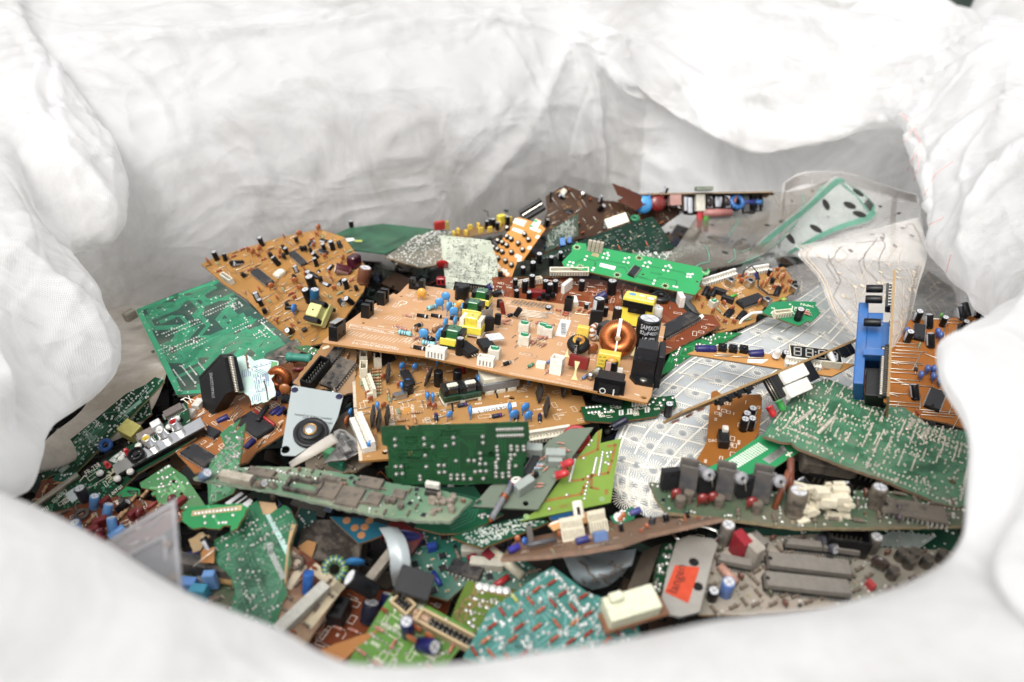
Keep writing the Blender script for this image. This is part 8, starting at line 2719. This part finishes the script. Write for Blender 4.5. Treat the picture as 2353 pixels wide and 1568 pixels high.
# chip board at the front right
b = Board('circuit_board', 'dirt-grey board with very long chips and a black box header, front right', 'circuit board', 6,
          [(520, 1075), (560, 1040), (800, 1060), (1150, 1040), (1450, 1120), (1900, 1140), (2020, 1180), (1960, 1300), (1650, 1400), (1200, 1480), (700, 1520), (420, 1520), (480, 1250)], (0.0, -0.20, 1), 0.040, pcb('#8a8a7a', 0.6, 0.4, grime='#9f9488'), torn=0.2, seed=97, k=0.9, xaxis=(12, 10))
LC = lambda n, w, p=1.9: dip(n, w * 0.62, '#857f76', 0.25, p, 8)
b.put(LC(54, 17), 1060, 1260, b.dirn((790, 1225), (1340, 1290)), label='very long grey chip')
b.put(LC(54, 17), 1050, 1375, b.dirn((790, 1345), (1300, 1400)), label='very long grey chip')
b.put(LC(24, 8), 1030, 1140, b.dirn((930, 1130), (1120, 1150)))
b.put(LC(24, 8), 1250, 1165, b.dirn((1140, 1150), (1350, 1180)))
b.put(LC(22, 9), 625, 1240, b.dirn((520, 1220), (720, 1260)))
b.put(LC(12, 8), 770, 1110, 5)
b.put(boxheader(26, 14, 16, 7), 1275, 1125, b.dirn((1170, 1110), (1380, 1140)), label='black box header')
b.put(ecap(8, 14, '#4a4c58', '#6a6c78', True, 0.3), 1130, 1090, 0, ry=70, z=4)
b.put(ecap(9, 19, '#77736e', '#9a968f', True, 0.4), 570, 1090, label='grey capacitor')
b.put(ecap(8, 15, '#6a665e', '#9a968f', True, 0.4), 1440, 1140)
b.put(boxcap(12, 7, 19, '#a3202e'), 655, 1165, 0, label='raspberry red capacitor')
b.put(block(14, 8, 19, '#a79f92', 0.8, 'capacitor', 0.3, 0.6), 715, 1200, 5, label='beige block capacitor')
b.put(ecap(8, 14, '#5f7fc0', '#2a3a6a'), 580, 1400, 0)
b.put(rod(14, 6, '#b98a74'), 590, 1310, 5, z=2)
b.put(ecap(7, 9), 500, 1425)
b.put(disc(11, '#4a3c34', 5, 1), 1480, 1250, 30)
for x, y in ((1610, 1190), (1680, 1190), (1660, 1235), (1760, 1230), (1850, 1200), (1560, 1300)):
    b.put(ecap(7, 9, '#33312f', '#57534e', False, 0.4), x, y)
b.put(boxcap(6, 4, 5, '#c03a3a'), 1435, 1360)
b.scatter([(R_DUST, 3, 60), ([disc(5, '#7a4a3a', 3, 1), disc(5, '#5a5a42', 3, 1)], 3, 34), (SMDS, 2.5, 50), (E_BLACK, 3.5, 14), (CHIPS, 7, 5), (R_RED, 3, 14)])
b.solder(50, 0.9, 4)
b = Board('circuit_board', 'dark green board with pale stripes, in the shade behind the long chips', 'circuit board', 6,
          [(560, 1000), (1000, 1020), (1400, 1010), (1960, 1010), (1970, 1170), (1700, 1160), (1450, 1110), (1150, 1060), (800, 1050)], (0, -0.12, 1), 0.022, pcb('#12523a', 0.35, 0.06), seed=98, xaxis=(0, 3))
ST_ = mat('#b9c4bc', 0.4, 0, 0.1)
for k in range(9):
    b.line([(1440 + 34 * k, 1105 + 3 * k), (1580 + 30 * k, 1030 + 3 * k)], 2.0, ST_, name='printed_stripe')
b.solder(24, 1.0, 1)
# steel plate with an orange sticker
b = Board('metal_plate', 'scuffed steel plate with an orange sticker beside a narrow green board', 'metal plate', 8,
          [(1480, 330), (1560, 300), (1700, 320), (1730, 350), (1690, 480), (1620, 770), (1500, 800), (1370, 770), (1420, 520)], (0.0, -0.14, 1), 0.040, mat('#b9b4aa', 0.4, 0.5, 0.2, 0.2, 30), t=1.6, edge=STEEL, seed=99, panel='plate')
b.quad([(1470, 485), (1622, 497), (1550, 718), (1405, 650)], pl('#d8481c', 0.5, 0.1), name='orange_sticker', z=0.2)
b.text('langen', (1500, 670), (1555, 500), DARK, h=7, z=0.35)
b.joints([(1610, 615), (1585, 465)], 3, 0.3, HOLE, name='holes')
b = Board('circuit_board', 'narrow green board edge with solder dots, left of the steel plate', 'circuit board', 8,
          [(1350, 500), (1400, 350), (1470, 340), (1400, 640), (1330, 660)], (0.1, -0.25, 1), 0.030, pcb('#14472a', 0.4, 0.1), seed=100)
b.solder(18, 1.3, 1, h=1.4)
b = Board('metal_plate', 'dull brown metal strip left of the narrow green board edge', 'metal plate', 8,
          [(1180, 620), (1270, 400), (1390, 350), (1330, 520), (1280, 660)], (0.1, -0.25, 1), 0.022, mat('#6a5f52', 0.4, 0.5, 0.3, 0.2, 30), seed=101, panel='strip')
f = Film('plastic_sheet', 'crumpled blue-grey translucent sheet bulging under the comb connector board', 'plastic sheet',
         [[hp(8, 760, 385, .0), hp(8, 950, 370, .0), hp(8, 1230, 330, .0)], [hp(8, 850, 560, .012), hp(8, 1000, 520, .030), hp(8, 1210, 480, .02)], [hp(8, 960, 640, -.005), hp(8, 1060, 620, .008), hp(8, 1180, 560, .0)]], mat('#a9b8be', 0.3, 0, 0.2, 0.25, 24, coat=0.4), 12, wav=0.012)
film_tracks(f, 12, 0.0014, INK, 31)
fs_ = MB()
fs_.lathe([(8, 0), (9, 0.5), (9, 1.2), (8, 1.5)], 24, mat('#d8d8d4', 0.12, 1.0, 0.02, 0.05), Matrix.Diagonal((1.6, 0.7, 1, 1)))
loose([('ring', fs_.mesh('ring'))], 'ring', 'bright chrome ring half hidden behind the steel plate', 'ring', 8, 1600, 300, 0.035, (0, -0.3, 1))
